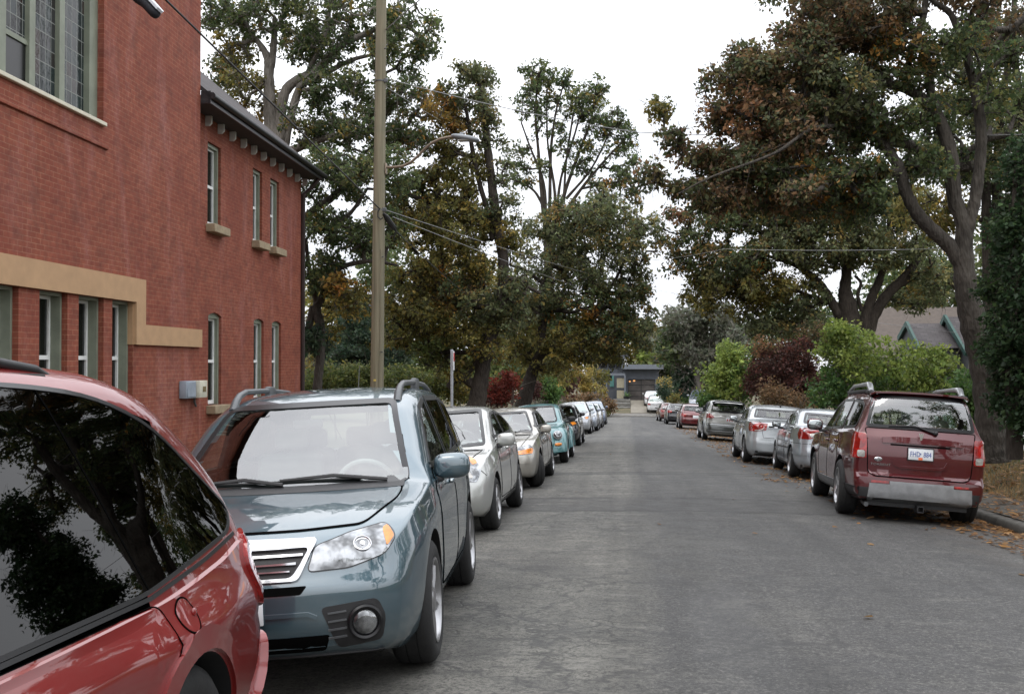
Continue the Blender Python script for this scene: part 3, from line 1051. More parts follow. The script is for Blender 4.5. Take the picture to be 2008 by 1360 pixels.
mb = MB(); out = [(-.21, .0), (-.17, .06), (-.05, .07), (.08, .072), (.16, .06), (.195, 0), (.16, -.06), (.08, -.072), (-.05, -.07), (-.17, -.06)]
MM = Matrix.Translation(Mx @ Vector((0, 0, -.066))) @ Mx.to_4x4()
mb.prism(out[::-1], MM, .024); mb.build('sole', pm('shoe_sole', (.62, .65, .70), .6), shoe, fix=True)
cx_ = A_ + dirc * 1.10
cl_ = None
best = min((A_ + dirc * t for t in np.linspace(.9, 1.32, 60)), key=lambda p: (Vector((p.x, p.y, 0)) - Vector((sh.x, sh.y, 0))).length)
mb = MB(); mb.tube([Mx @ Vector((-.08, 0, .07)), (best - sh) * .5 + Vector((.02, 0, 0)), best - sh], .006, 5); mb.build('lace', pm('lace_grey', (.2, .2, .2), .8), shoe)

# ------------------------------------------------------------------ parking sign, seen edge-on
q = ground_hit(886, 800)
spx = at(886, 790, 25.0)
sgn = empty('parking_sign', (spx.x, 25, zg(spx.x, 25)), (0, 0, R(4))); tag(sgn, 'parking sign on a thin galvanised post seen edge-on behind the silver hatchback', 'sign')
hz = at(886, 685, 25).z - zg(spx.x, 25)
mb = MB(); mb.bbox((0, 0, hz / 2), (.065, .04, hz), .008, 1); mb.build('sign_post', pm('galvanised', (.36, .38, .40), .45, metal=.5), sgn)
mb = MB(); mb.bbox((.045, -.012, hz - .27), (.012, .30, .46), .003, 1); pn = mb.build('sign_panel', pm('sign_white', (.7, .7, .7), .5), sgn)
mb = MB(); mb.bbox((.053, -.012, hz - .18), (.006, .24, .20), .002, 1); mb.build('sign_marking', M_PLATERED if 'M_PLATERED' in globals() else pm('sign_red', (.5, .03, .03), .4), pn)

# ------------------------------------------------------------------ houses and garden walls at the far end
M_SLATE = pm('slate_render', (.095, .105, .125), .75, var=.15, vs=1.5)
M_SLATE2 = pm('slate_trim', (.14, .155, .18), .6, var=.1)
M_DKGLASS = pm('dark_window', (.012, .014, .018), .08, var=.5, vs=.6)
M_DOORGLASS = pm('garage_glass', (.085, .075, .07), .3, var=.5, vs=.8)
M_FRAME = pm('black_frame', (.012, .012, .014), .4)
M_STONE = pm('grey_stone', (.15, .145, .13), .9, var=.4, vs=2.5, bmp=.6, bs=8)
M_PANEL = pm('beige_panel', (.33, .30, .22), .8, var=.12)


def pxbox(mb, x0, y0, x1, y1, Y, dep, mi=0):
    a, b = at(x0, y1, Y), at(x1, y0, Y)
    mb.boxr((a.x, Y, a.z), (b.x, Y + dep, b.z), mi)


GY = 121.0
mod = empty('modern_house', at(1258, 788, GY)); tag(mod, 'dark slate house with a flat-roofed garage at the end of the street', 'house')
o0 = mod.location


def hpart(name, m, boxes, parent=None, flat=True):
    mb = MB()
    for (x0, y0, x1, y1, Y, dep) in boxes: pxbox(mb, x0, y0, x1, y1, Y, dep)
    if parent is None or parent is mod: mb.v = [tuple(Vector(v) - o0) for v in mb.v]
    else: mb.v = [tuple(Vector(v) - o0) for v in mb.v]
    return mb.build(name, m, parent or mod, flat=flat)


hpart('garage_wall', M_SLATE, [(1222, 722, 1231, 792, GY, 8), (1284, 722, 1292, 792, GY, 8), (1231, 722, 1284, 743, GY, 8)])
hpart('garage_roof', M_SLATE2, [(1219, 714.5, 1301, 723.5, GY - 1.2, 10)])
gd = hpart('garage_door', M_FRAME, [(1231, 743, 1284, 789, GY + .3, .1)])
for r in range(4):
    for c in range(2):
        x0 = 1232 + c * 26; y0 = 744 + r * 11.3
        hpart('door_panel', M_DOORGLASS, [(x0, y0, x0 + 24.6, y0 + 9.8, GY + .26, .03)], gd)
glow_m, nt_, b_ = mat('reflection_glow'); b_.inputs['Base Color'].default_value = (.9, .45, .15, 1); b_.inputs['Emission Color'].default_value = (1, .45, .15, 1); b_.inputs['Emission Strength'].default_value = .9
for (x, y, w) in ((1233.5, 747.5, 3), (1241.5, 746.2, 4)): hpart('reflection_glow', glow_m, [(x, y - 1.2, x + w, y + 1.2, GY + .235, .02)], gd)  # emissive orange patches imitate a reflection in the upper left pane
hpart('wing_wall', M_SLATE, [(1150, 702, 1222, 792, GY + 2, 7)])
hpart('wing_roof', M_SLATE2, [(1140, 697, 1224, 703, GY + 1, 9), (1208, 692, 1232, 698, GY + 4, 5)])
for (x0, y0, x1, y1) in ((1176, 705, 1190, 721), (1193, 705, 1206, 721), (1208, 705, 1220, 721), (1190, 728, 1200, 746), (1178, 748, 1188, 762)):
    f = hpart('window', M_SLATE2, [(x0 - .8, y0 - .8, x1 + .8, y1 + .8, GY + 1.93, .05)])
    hpart('pane', M_DKGLASS, [(x0, y0, x1, y1, GY + 1.90, .02)], f)
pg = hpart('pergola', M_SLATE2, [(1158, 731.5, 1226, 736, GY - 1.0, .4), (1172, 736, 1175, 790, GY - 1.0, .3), (1188, 736, 1190.5, 790, GY - 1, .3), (1224, 736, 1227, 790, GY - 1, .3)])
hpart('screen_panel', M_PANEL, [(1209.5, 741, 1225, 760, GY - .7, .1), (1209.5, 765, 1225, 781, GY - .7, .1)])
hpart('front_door', pm('teal_door', (.10, .26, .24), .5), [(1196, 735, 1204, 758, GY + 1.9, .05)])

# stone terrace with steps, planter on top
TY = 112.0
ter = empty('stone_terrace', at(1215, 815, TY)); tag(ter, 'stepped grey stone terrace wall left of the far driveway', 'wall')
for i, (x0, y0, x1, y1, Y) in enumerate(((1195, 806, 1237, 817, TY), (1197, 798, 1236.5, 806, TY + 1.2), (1200, 790, 1236, 798, TY + 2.4), (1202, 783, 1236, 790, TY + 3.6))):
    a, b = at(x0, y1 + 2, Y), at(x1, y0, Y)
    mb = MB(); mb.bbox(((a.x + b.x) / 2, Y + .65, (a.z + b.z) / 2), (b.x - a.x, 1.3, b.z - a.z), .03, 1)
    mb.v = [tuple(Vector(v) - ter.location) for v in mb.v]; mb.build('stone_step', M_STONE, ter)
a = at(1228.5, 790, 117); pl = empty('planter', (a.x, 117, a.z)); tag(pl, 'black planter pot with a spiky green plant before the garage', 'planter')
mb = MB(); mb.lathe([(.0, 0), (.28, 0), (.36, .75), (.33, .75), (.30, .65), (.0, .65)], 16); mb.build('pot', M_FRAME, pl)
mb = MB(); rr_ = random.Random(4)
for i in range(46):
    an = rr_.uniform(0, 6.28); t = rr_.uniform(.3, 1.2); L_ = rr_.uniform(.6, 1.0)
    d = Vector((math.cos(an) * math.cos(t), math.sin(an) * math.cos(t), math.sin(t)))
    s_ = d.cross(Vector((0, 0, 1))).normalized() * .035
    p0 = Vector((0, 0, .65)); p1 = p0 + d * L_ * .6; p2 = p0 + d * L_ - Vector((0, 0, .15))
    mb.add([p0 - s_, p0 + s_, p1 + s_, p1 - s_, p2], [(0, 1, 2, 3), (3, 2, 4)])
mb.build('spiky_leaves', pm('plant_green', (.07, .14, .03), .6), pl)

# low brown house on the far right with a slatted timber gate
HY = 104.0
low = empty('low_house', at(1385, 790, HY)); tag(low, 'low brown house with a flat grey roof edge behind the bright green bush', 'house')
for nm, m, bx in (('wall', pm('brown_wall', (.085, .06, .05), .85), [(1352, 733, 1450, 800, HY, 8)]), ('roof', pm('grey_roof_edge', (.20, .19, .165), .8), [(1345, 716, 1460, 733, HY - 1.5, 11)]), ('garage_door', pm('brown_door', (.16, .10, .075), .7), [(1360, 750, 1378, 790, HY - .06, .05)]), ('skylight', pm('pale_skylight', (.75, .75, .65), .3), [(1384, 721.5, 1397, 727.5, HY - 1.56, .1)])):
    mb = MB()
    for b in bx: pxbox(mb, *b)
    mb.v = [tuple(Vector(v) - low.location) for v in mb.v]; mb.build(nm, m, low, flat=True)
gt = empty('timber_gate', at(1333, 780, 101)); tag(gt, 'orange-brown timber gate with an open trellis top near the low house', 'gate')
M_WOOD = pm('gate_wood', (.26, .11, .045), .7, var=.2)
mb = MB(); pxbox(mb, 1326, 752, 1328, 783, 101, .12); pxbox(mb, 1339, 752, 1341, 783, 101, .12); pxbox(mb, 1324, 749.5, 1343, 752, 101, .14)
mb.v = [tuple(Vector(v) - gt.location) for v in mb.v]; mb.build('gate_frame', M_WOOD, gt, flat=True)
mb = MB(); pxbox(mb, 1328, 762, 1339, 781, 101.03, .05)
for k in range(4): pxbox(mb, 1329 + 2.6 * k, 753, 1330 + 2.6 * k, 762, 101.03, .05)
mb.v = [tuple(Vector(v) - gt.location) for v in mb.v]; mb.build('gate_panel', M_WOOD, gt, flat=True)

# shingled house with two green-edged gables behind the right shrubs
SY = 42.0
sh_h = empty('gabled_house', at(1830, 800, SY)); tag(sh_h, 'shingled house with two green-edged gables behind the light green shrubs', 'house')
q0 = sh_h.location
M_GREENTRIM = pm('green_barge', (.03, .08, .068), .6)
M_SHWALL = pm('shingle_wall', (.09, .095, .10), .85, var=.15, vs=12)
M_ROOFB = pm('brown_roof', (.085, .068, .056), .9, var=.2, vs=7, bmp=.3, bs=25)


def uvprism(name, faces, m, parent):
    bm = bmesh.new(); uvl = bm.loops.layers.uv.new('UVMap')
    for f in faces:
        P = [Vector(p) for p in f]
        vs = [bm.verts.new(p - q0) for p in P]
        fc = bm.faces.new(vs)
        e = (P[1] - P[0]).normalized(); n = (P[1] - P[0]).cross(P[-1] - P[0]).normalized(); g = n.cross(e)
        for lp, p in zip(fc.loops, P): lp[uvl].uv = ((p - P[0]).dot(e), (p - P[0]).dot(g))
    me = bpy.data.meshes.new(name); bm.to_mesh(me); bm.free(); me.materials.append(m)
    return link(name, me, parent)


# main brown roof, sloping towards the street
e0, e1 = at(1690, 720, SY + 3), at(2040, 720, SY + 3)
r0, r1 = at(1700, 603, SY + 8), at(2050, 600, SY + 8)
uvprism('roof', [(e0, e1, r1, r0)], M_ROOFB, sh_h)
mb = MB(); b0, b1 = at(1700, 810, SY + 3.5), at(2030, 700, SY + 3.5); mb.boxr((b0.x, SY + 3.5, b0.z), (b1.x, SY + 11, b1.z)); mb.v = [tuple(Vector(v) - q0) for v in mb.v]; mb.build('wall', M_SHWALL, sh_h, flat=True)
for ax_, ay_, lx, ly, rx, ry, Y, rw in ((1778, 634, 1762, 664, 1801, 682, SY, 2.3), (1853, 621, 1838, 655, 1895, 694, SY - .6, 4.5)):
    A, Lf, Rt = at(ax_, ay_, Y + 1.6), at(lx, ly, Y + 3.0), at(rx, ry, Y)
    rt = Vector((rw, 0, 0))
    gw = MB()
    gw.add([Rt + Vector((.08, 0, -.1)), Lf + Vector((.08, 0, -.1)), A + Vector((.08, 0, -.12))], [(0, 1, 2)])
    gw.add([Vector((Rt.x + .08, Rt.y, Rt.z - 4)), Vector((Lf.x + .08, Lf.y, Rt.z - 4)), Lf + Vector((.08, 0, -.1)), Rt + Vector((.08, 0, -.1))], [(0, 1, 2, 3)])
    gw.add([Vector((Rt.x + .08, Rt.y + .25, Rt.z - 4)), Vector((Rt.x + rw, Rt.y + .25, Rt.z - 4)), Rt + rt + Vector((0, .25, -.05)), Rt + Vector((.08, .25, -.05))], [(0, 1, 2, 3)])
    gw.v = [tuple(Vector(v) - q0) for v in gw.v]; gb = gw.build('gable', M_SHWALL, sh_h, flat=True)
    uvprism('gable_roof', [(Rt, Rt + rt, A + rt, A), (Lf + rt, Lf, A, A + rt)], M_SHINGLE, sh_h)
    tr = MB()
    for P in (Lf, Rt):
        d = (A - P).normalized(); n = d.cross(Vector((1, 0, 0))).normalized() * .10
        o1 = Vector((-.05, 0, 0)); o2 = Vector((.05, 0, 0))
        tr.add([P - n + o1, P + n + o1, A + n + o1, A - n + o1, P - n + o2, P + n + o2, A + n + o2, A - n + o2], [(0, 1, 2, 3), (7, 6, 5, 4), (0, 4, 5, 1), (3, 2, 6, 7), (0, 3, 7, 4), (1, 5, 6, 2)])
    tr.v = [tuple(Vector(v) - q0) for v in tr.v]; tr.build('barge_board', M_GREENTRIM, gb, flat=True, fix=True)
wa, wb = at(1757, 728, SY + .18), at(1766, 712, SY + .18)
mb = MB(); mb.boxr((wa.x, SY - .5, wa.z), (wb.x, SY - .44, wb.z)); mb.v = [tuple(Vector(v) - q0) for v in mb.v]; wf = mb.build('window', M_SASH, sh_h, flat=True)
mb = MB(); mb.boxr((wa.x + .03, SY - .52, wa.z + .03), (wb.x - .03, SY - .51, wb.z - .03)); mb.v = [tuple(Vector(v) - q0) for v in mb.v]; mb.build('pane', M_DKGLASS, wf, flat=True)

# grey roof far behind the hall
a, b = at(592, 690, 60), at(650, 722, 60)
gh = empty('cottage', at(620, 760, 60)); tag(gh, 'cottage with a grey roof and white eave glimpsed behind the hall corner', 'house')
mb = MB(); p = [at(585, 722, 60), at(655, 722, 60), at(640, 684, 63), at(600, 684, 63)]; mb.add([v - gh.location for v in p], [(0, 1, 2, 3)]); mb.build('roof', M_SHINGLE, gh, flat=True)
mb = MB(); a, b = at(585, 726, 59.9), at(655, 722, 59.9); mb.boxr((a.x, 59.9, a.z), (b.x, 60, b.z)); mb.v = [tuple(Vector(v) - gh.location) for v in mb.v]; mb.build('eave', M_SASH, gh, flat=True)
mb = MB(); a, b = at(590, 800, 60.2), at(650, 726, 60.2); mb.boxr((a.x, 60.2, a.z), (b.x, 64, b.z)); mb.v = [tuple(Vector(v) - gh.location) for v in mb.v]; mb.build('wall', pm('cottage_wall', (.13, .105, .085), .85), gh, flat=True)

# round stones edging the right bank
rr_ = random.Random(11)
for i, (x, y, w) in enumerate(((1978, 903, 16), (1994, 908, 18), (2006, 899, 14), (1962, 878, 12), (1990, 886, 12), (2004, 878, 12), (1948, 880, 10), (1975, 882, 10), (2016, 912, 18), (2024, 895, 16))):
    p = ground_hit(x, y + 6); r = w / 2 * p.y / 2050
    mb = MB(); mb.ell((0, 0, 0), (r * 1.1, r * .9, r * .8), 2.3, 14, 9)
    mb.v = [tuple(Vector(v) * (1 + .16 * math.sin(v[0] * 23 + i) * math.sin(v[1] * 31 + i * 2) + .08 * math.sin(v[2] * 40))) for v in mb.v]
    o = mb.build('edging_stone', M_STONE); o.location = (p.x, p.y, p.z + r * .35); o.rotation_euler = (0, 0, rr_.uniform(0, 6))
    tag(o, 'grey rounded stone edging the grassy bank right of the dark red sport utility', 'stone', 'edging stones')

# ================================================================== trees and shrubs
rng = np.random.default_rng(7)


def leaf_material(name, trans=.35):
    m = bpy.data.materials.new(name); m.use_nodes = True
    nt = m.node_tree; b = nt.nodes['Principled BSDF']; out = nt.nodes['Material Output']
    at_ = N(nt, 'ShaderNodeAttribute', attribute_name='leaf')
    nt.links.new(at_.outputs['Color'], b.inputs['Base Color'])
    b.inputs['Roughness'].default_value = .55
    b.inputs['Specular IOR Level'].default_value = .35
    t = N(nt, 'ShaderNodeBsdfTranslucent')
    nt.links.new(at_.outputs['Color'], t.inputs['Color'])
    mx = N(nt, 'ShaderNodeMixShader'); mx.inputs[0].default_value = trans
    nt.links.new(b.outputs[0], mx.inputs[1]); nt.links.new(t.outputs[0], mx.inputs[2]); nt.links.new(mx.outputs[0], out.inputs['Surface'])
    return m


M_LEAF = leaf_material('leaf', .48)


def bark(name, c0, c1, sc=1.0):
    m, nt, b = mat(name)
    v = coords(nt, 'Object', (1, 1, .25))
    vo = N(nt, 'ShaderNodeTexVoronoi'); vo.inputs['Scale'].default_value = 26 * sc
    nt.links.new(v, vo.inputs['Vector'])
    n1 = noise(nt, v, 14 * sc, 5, .65)
    n2 = noise(nt, coords(nt), 1.6, 4)
    c = ramp(nt, n1, [(.3, c0), (.7, c1)])
    c = mix(nt, ramp(nt, n2, [(.45, 0), (.7, .55)]), c, tuple(x * 1.35 for x in c1))
    nt.links.new(c, b.inputs['Base Color']); b.inputs['Roughness'].default_value = .95; b.inputs['Specular IOR Level'].default_value = .2
    bump(nt, b, mth(nt, 'ADD', mth(nt, 'MULTIPLY', vo.outputs['Distance'], 1.0), n1), .8, .035)
    return m


M_BARK = bark('oak_bark', (.030, .026, .022), (.082, .072, .061))
M_BARKPALE = bark('pale_bark', (.10, .09, .075), (.22, .20, .175))
M_BARKDARK = bark('dark_bark', (.022, .018, .015), (.065, .054, .045))

PAL = {
    'oak': ([(.034, .050, .021), (.048, .066, .026), (.066, .082, .030), (.090, .095, .034), (.15, .11, .03)], [.30, .32, .2, .13, .05]),
    'oakgrey': ([(.062, .074, .034), (.080, .090, .042), (.050, .060, .028), (.108, .102, .040), (.145, .108, .034)], [.28, .28, .2, .16, .08]),
    'oakrust': ([(.034, .048, .020), (.050, .064, .024), (.13, .085, .028), (.20, .10, .022), (.06, .065, .026)], [.32, .30, .13, .08, .17]),
    'rust': ([(.105, .055, .028), (.14, .072, .034), (.085, .058, .026), (.042, .048, .022), (.17, .085, .04), (.10, .08, .03)], [.26, .2, .18, .12, .12, .12]),
    'rustmix': ([(.095, .060, .032), (.12, .076, .038), (.055, .064, .030), (.042, .052, .024), (.10, .088, .036), (.14, .085, .042)], [.20, .13, .26, .19, .15, .07]),
    'rustdark': ([(.07, .045, .022), (.05, .045, .022), (.035, .042, .018), (.10, .058, .026)], [.3, .25, .25, .2]),
    'olive': ([(.105, .092, .026), (.080, .078, .024), (.15, .11, .026), (.055, .060, .022)], [.35, .3, .2, .15]),
    'gold': ([(.19, .115, .024), (.15, .098, .024), (.10, .08, .026), (.20, .09, .02)], [.3, .3, .25, .15]),
    'lime': ([(.105, .135, .028), (.082, .112, .026), (.135, .16, .040), (.058, .082, .022)], [.35, .3, .2, .15]),
    'green': ([(.036, .070, .02), (.05, .088, .022), (.028, .055, .017), (.066, .10, .026)], [.3, .3, .25, .15]),
    'maroon': ([(.045, .017, .014), (.033, .014, .012), (.068, .026, .018), (.038, .020, .015)], [.35, .3, .2, .15]),
    'red': ([(.15, .030, .020), (.11, .025, .018), (.085, .024, .018)], [.4, .35, .25]),
    'brown': ([(.095, .058, .03), (.07, .05, .026), (.12, .07, .034)], [.4, .35, .25]),
    'greyg': ([(.085, .092, .066), (.11, .115, .088), (.065, .075, .05), (.06, .062, .04)], [.3, .25, .25, .2]),
    'conifer': ([(.013, .025, .015), (.019, .033, .018), (.026, .040, .021)], [.4, .35, .25]),
    'holly': ([(.014, .028, .012), (.020, .038, .015), (.030, .05, .018)], [.4, .35, .25]),
    'hedge': ([(.060, .075, .022), (.085, .09, .026), (.045, .058, .020), (.12, .11, .03)], [.35, .3, .25, .1]),
    'yellow': ([(.20, .15, .04), (.15, .12, .035), (.10, .09, .03)], [.4, .35, .25]),
}


def leaf_mesh(name, cl, rad, per, size, pals, parent=None, up=.35, flat=1.0):
    """cl (n,3) clump centres, rad (n,), per leaves each, palette name per clump"""
    n = len(cl)
    cnt = np.maximum(4, (per * (rad / rad.mean()) ** 2 * rng.uniform(.6, 1.4, n)).astype(int))
    idx = np.repeat(np.arange(n), cnt)
    T = len(idx)
    d = rng.normal(size=(T, 3)); d /= np.linalg.norm(d, axis=1)[:, None]
    r = rng.uniform(0, 1, T) ** .45
    off = d * (r * rad[idx])[:, None]; off[:, 2] *= .8 * flat
    c = cl[idx] + off
    a = d * .7 + rng.normal(size=(T, 3)) * .6; a[:, 2] -= .25
    a /= np.linalg.norm(a, axis=1)[:, None]
    nn = rng.normal(size=(T, 3)) * .8; nn[:, 2] += up * 2
    s = np.cross(a, nn); s /= np.linalg.norm(s, axis=1)[:, None] + 1e-9
    up_ = np.cross(s, a)
    l = size * .5 * rng.lognormal(0, .28, T)
    w = l * rng.uniform(.48, .72, T)
    fold = w * rng.uniform(-.1, .55, T)
    V = np.empty((T, 4, 3))
    V[:, 0] = c - a * l[:, None]; V[:, 2] = c + a * l[:, None] - up_ * (l * .25)[:, None]
    V[:, 1] = c + s * w[:, None] + up_ * fold[:, None]; V[:, 3] = c - s * w[:, None] + up_ * fold[:, None]
    # colours: a clump leans to one tone, single leaves stray
    col = np.empty((T, 3))
    for p in set(pals):
        cs, wt = PAL[p]; cs = np.array(cs); wt = np.array(wt) / sum(wt)
        m = np.array([q == p for q in pals])
        ci = np.where(m)[0]
        base = np.zeros(n, int); base[ci] = rng.choice(len(cs), len(ci), p=wt)
        sel = m[idx]
        k = base[idx[sel]]
        stray = rng.random(sel.sum()) < .38
        k = np.where(stray, rng.choice(len(cs), sel.sum(), p=wt), k)
        col[sel] = cs[k]
    col *= 1.85 * rng.lognormal(0, .24, T)[:, None] * rng.uniform(.94, 1.06, (T, 3))
    me = bpy.data.meshes.new(name)
    me.vertices.add(T * 4); me.vertices.foreach_set('co', V.reshape(-1))
    me.loops.add(T * 4); me.loops.foreach_set('vertex_index', np.arange(T * 4, dtype=np.int32))
    me.polygons.add(T); me.polygons.foreach_set('loop_start', np.arange(0, T * 4, 4, dtype=np.int32))
    try: me.polygons.foreach_set('loop_total', np.full(T, 4, dtype=np.int32))
    except Exception: pass
    ca = me.color_attributes.new('leaf', 'FLOAT_COLOR', 'POINT')
    rgba = np.ones((T * 4, 4), np.float32); rgba[:, :3] = np.repeat(col, 4, axis=0)
    ca.data.foreach_set('color', rgba.reshape(-1))
    me.materials.append(M_LEAF)
    me.update(calc_edges=True)
    return link(name, me, parent), T


def cones(segs, n=5):
    """(p, q, rp, rq) arrays -> one vertex/face array"""
    P = np.array([s[0] for s in segs]); Q = np.array([s[1] for s in segs])
    rp = np.array([s[2] for s in segs]); rq = np.array([s[3] for s in segs])
    t = Q - P; L = np.linalg.norm(t, axis=1)[:, None] + 1e-9; t /= L
    ref = np.where(np.abs(t[:, 2:3]) < .9, np.array([[0, 0, 1.]]), np.array([[1., 0, 0]]))
    u = np.cross(t, ref); u /= np.linalg.norm(u, axis=1)[:, None]; v = np.cross(t, u)
    an = np.arange(n) * 2 * np.pi / n
    ring = u[:, None] * np.cos(an)[None, :, None] + v[:, None] * np.sin(an)[None, :, None]
    A = P[:, None] + ring * rp[:, None, None]; B = Q[:, None] + ring * rq[:, None, None]
    V = np.concatenate([A, B], 1).reshape(-1, 3)
    k = np.arange(n); k2 = (k + 1) % n
    f = np.stack([k, k2, k2 + n, k + n], 1)
    F = (f[None] + (np.arange(len(segs)) * 2 * n)[:, None, None]).reshape(-1, 4)
    return V, F


def spline(pts, n=5):
    """Catmull-Rom through rows (x,y,z,r)"""
    P = np.array(pts, float)
    if len(P) < 3: 
        return np.array([P[0] * (1 - t) + P[-1] * t for t in np.linspace(0, 1, n + 1)])
    E = np.vstack([2 * P[0] - P[1], P, 2 * P[-1] - P[-2]])
    out = []
    for i in range(1, len(E) - 2):
        p0, p1, p2, p3 = E[i - 1], E[i], E[i + 1], E[i + 2]
        for k in range(n):
            t = k / n
            out.append(.5 * ((2 * p1) + (-p0 + p2) * t + (2 * p0 - 5 * p1 + 4 * p2 - p3) * t * t + (-p0 + 3 * p1 - 3 * p2 + p3) * t ** 3))
    out.append(P[-1])
    return np.array(out)


N_LEAVES = [0]


def tree(name, label, cat, limbs, blobs, Y, leaf=.11, clump=.34, per=42, bark_m=None, group=None, twig=.006, attach=True, base=None, trunk_name='trunk', wiggle=.10, dens=1.0, jit=True, up=.35, seed=None):
    """limbs: polylines of (px, py, width_px[, Y]); blobs: (px, py, rx_px, ry_px, depth_m, clumps, palette[, Y])"""
    global rng
    if seed is not None: rng = np.random.default_rng(seed)
    bark_m = bark_m or M_BARK
    pl = []
    for L_ in limbs:
        rows = []
        for p in L_:
            y = p[3] if len(p) > 3 else Y
            w = at(p[0], p[1], y); rows.append((w.x, w.y, w.z, p[2] / 2 * y / F_PX))
        pl.append(spline(rows, 5))
    if base is None:
        if pl: b = pl[0][0]; org = Vector((b[0], b[1], zg(b[0], b[1])))
        else:
            w = at(blobs[0][0], blobs[0][1], blobs[0][7] if len(blobs[0]) > 7 else Y); org = Vector((w.x, w.y, zg(w.x, w.y)))
    else: org = Vector(base)
    o3 = np.array(org)
    cl, rd, pals = [], [], []
    for bl in blobs:
        px, py, rx, ry, dz, n, pal = bl[:7]
        y = bl[7] if len(bl) > 7 else Y
        c = np.array(at(px, py, y)); sx, sz = rx * y / F_PX, ry * y / F_PX
        n = max(1, int(n * dens))
        d = rng.normal(size=(n, 3)); d /= np.linalg.norm(d, axis=1)[:, None]
        r = rng.uniform(0, 1, n)[:, None] ** .42
        p = c + d * r * np.array([sx, dz, sz])
        cl.append(p); rd.append(clump * rng.lognormal(0, .25, n)); pals += [pal] * n
    cl = np.vstack(cl); rd = np.concatenate(rd)
    gz_ = np.array([zg(p[0], p[1]) for p in cl]); cl[:, 2] = np.maximum(cl[:, 2], gz_ + rd * .5)
    # ---- branches: every clump hangs on the nearest limb or twig already grown
    nodes, parent, rad = [], [], []
    fixed = 0
    segs_big = []
    for P in pl:
        prev = -1
        for i, q in enumerate(P):
            nodes.append(q[:3]); parent.append(prev); rad.append(q[3]); prev = len(nodes) - 1
    fixed = len(nodes)
    root = empty(name, org); tag(root, label, cat, group)
    if attach and fixed:
        cap = fixed + len(cl) * 4 + 8
        A = np.zeros((cap, 3)); A[:fixed] = np.array(nodes)
        cntw = np.zeros(cap); par = np.full(cap, -1); par[:fixed] = parent
        m = fixed
        d0 = np.array([np.min(np.linalg.norm(A[:fixed] - c, axis=1)) for c in cl])
        for ci in np.argsort(d0):
            c = cl[ci]
            v = c - A[:m]
            d = np.linalg.norm(v, axis=1)
            cost = d * (1 + .35 * np.clip(-v[:, 2] / (d + 1e-6), 0, 1))
            j = int(np.argmin(cost))
            p = A[j]; ln = d[j]
            k = 3 if ln > 1.2 else (2 if ln > .5 else 1)
            prev = j
            for h in range(1, k + 1):
                t = h / k
                q = p + (c - p) * t
                if h < k: q = q + rng.normal(size=3) * ln * wiggle
                A[m] = q; par[m] = prev; prev = m; m += 1
            a = prev
            cntw[a] += 1
        tot = cntw[:m].copy()
        for i in range(m - 1, fixed - 1, -1):
            tot[par[i]] += tot[i] if par[i] >= fixed else 0
        r_ = twig * np.sqrt(np.maximum(tot, .6)) * 1.25
        segs = []
        for i in range(fixed, m):
            rp = r_[par[i]] if par[i] >= fixed else min(r_[i] * 1.15, .12)
            segs.append((A[i] * 0 + A[par[i]], A[i], max(rp, r_[i]), r_[i]))
        # loose twig ends inside every clump
        for c, r in zip(cl, rd):
            for h in range(4):
                e = rng.normal(size=3); e /= np.linalg.norm(e)
                k = c + e * r * .7; e2 = e + rng.normal(size=3) * .5
                segs.append((c, k, twig * .8, twig * .6)); segs.append((k, k + e2 * r * .6, twig * .6, twig * .35))
    else:
        segs = []
    mb_v, mb_f = [], []
    if pl:
        mb = MB()
        for P in pl:
            jitr = 1 + .07 * np.sin(np.arange(len(P)) * 2.3) if jit else np.ones(len(P))
            mb.tube([Vector(q[:3] - o3) for q in P], list(np.maximum(P[:, 3] * jitr, .008)), 12 if P[0][3] > .1 else 7)
        mb_v, mb_f = mb.v, mb.f
    if segs:
        V, F = cones(segs, 5)
        b = len(mb_v)
        mb_v = mb_v + [tuple(x) for x in (V - o3)]
        mb_f = mb_f + [tuple(int(i) + b for i in f) for f in F]
    if mb_v:
        mm = MB(); mm.v, mm.f, mm.m = mb_v, mb_f, [0] * len(mb_f)
        mm.build(trunk_name, bark_m, root, ang=80)
    o, T = leaf_mesh('crown' if trunk_name == 'trunk' else 'foliage', cl - o3, rd, per, leaf, pals, root, up=up)
    N_LEAVES[0] += T
    return root


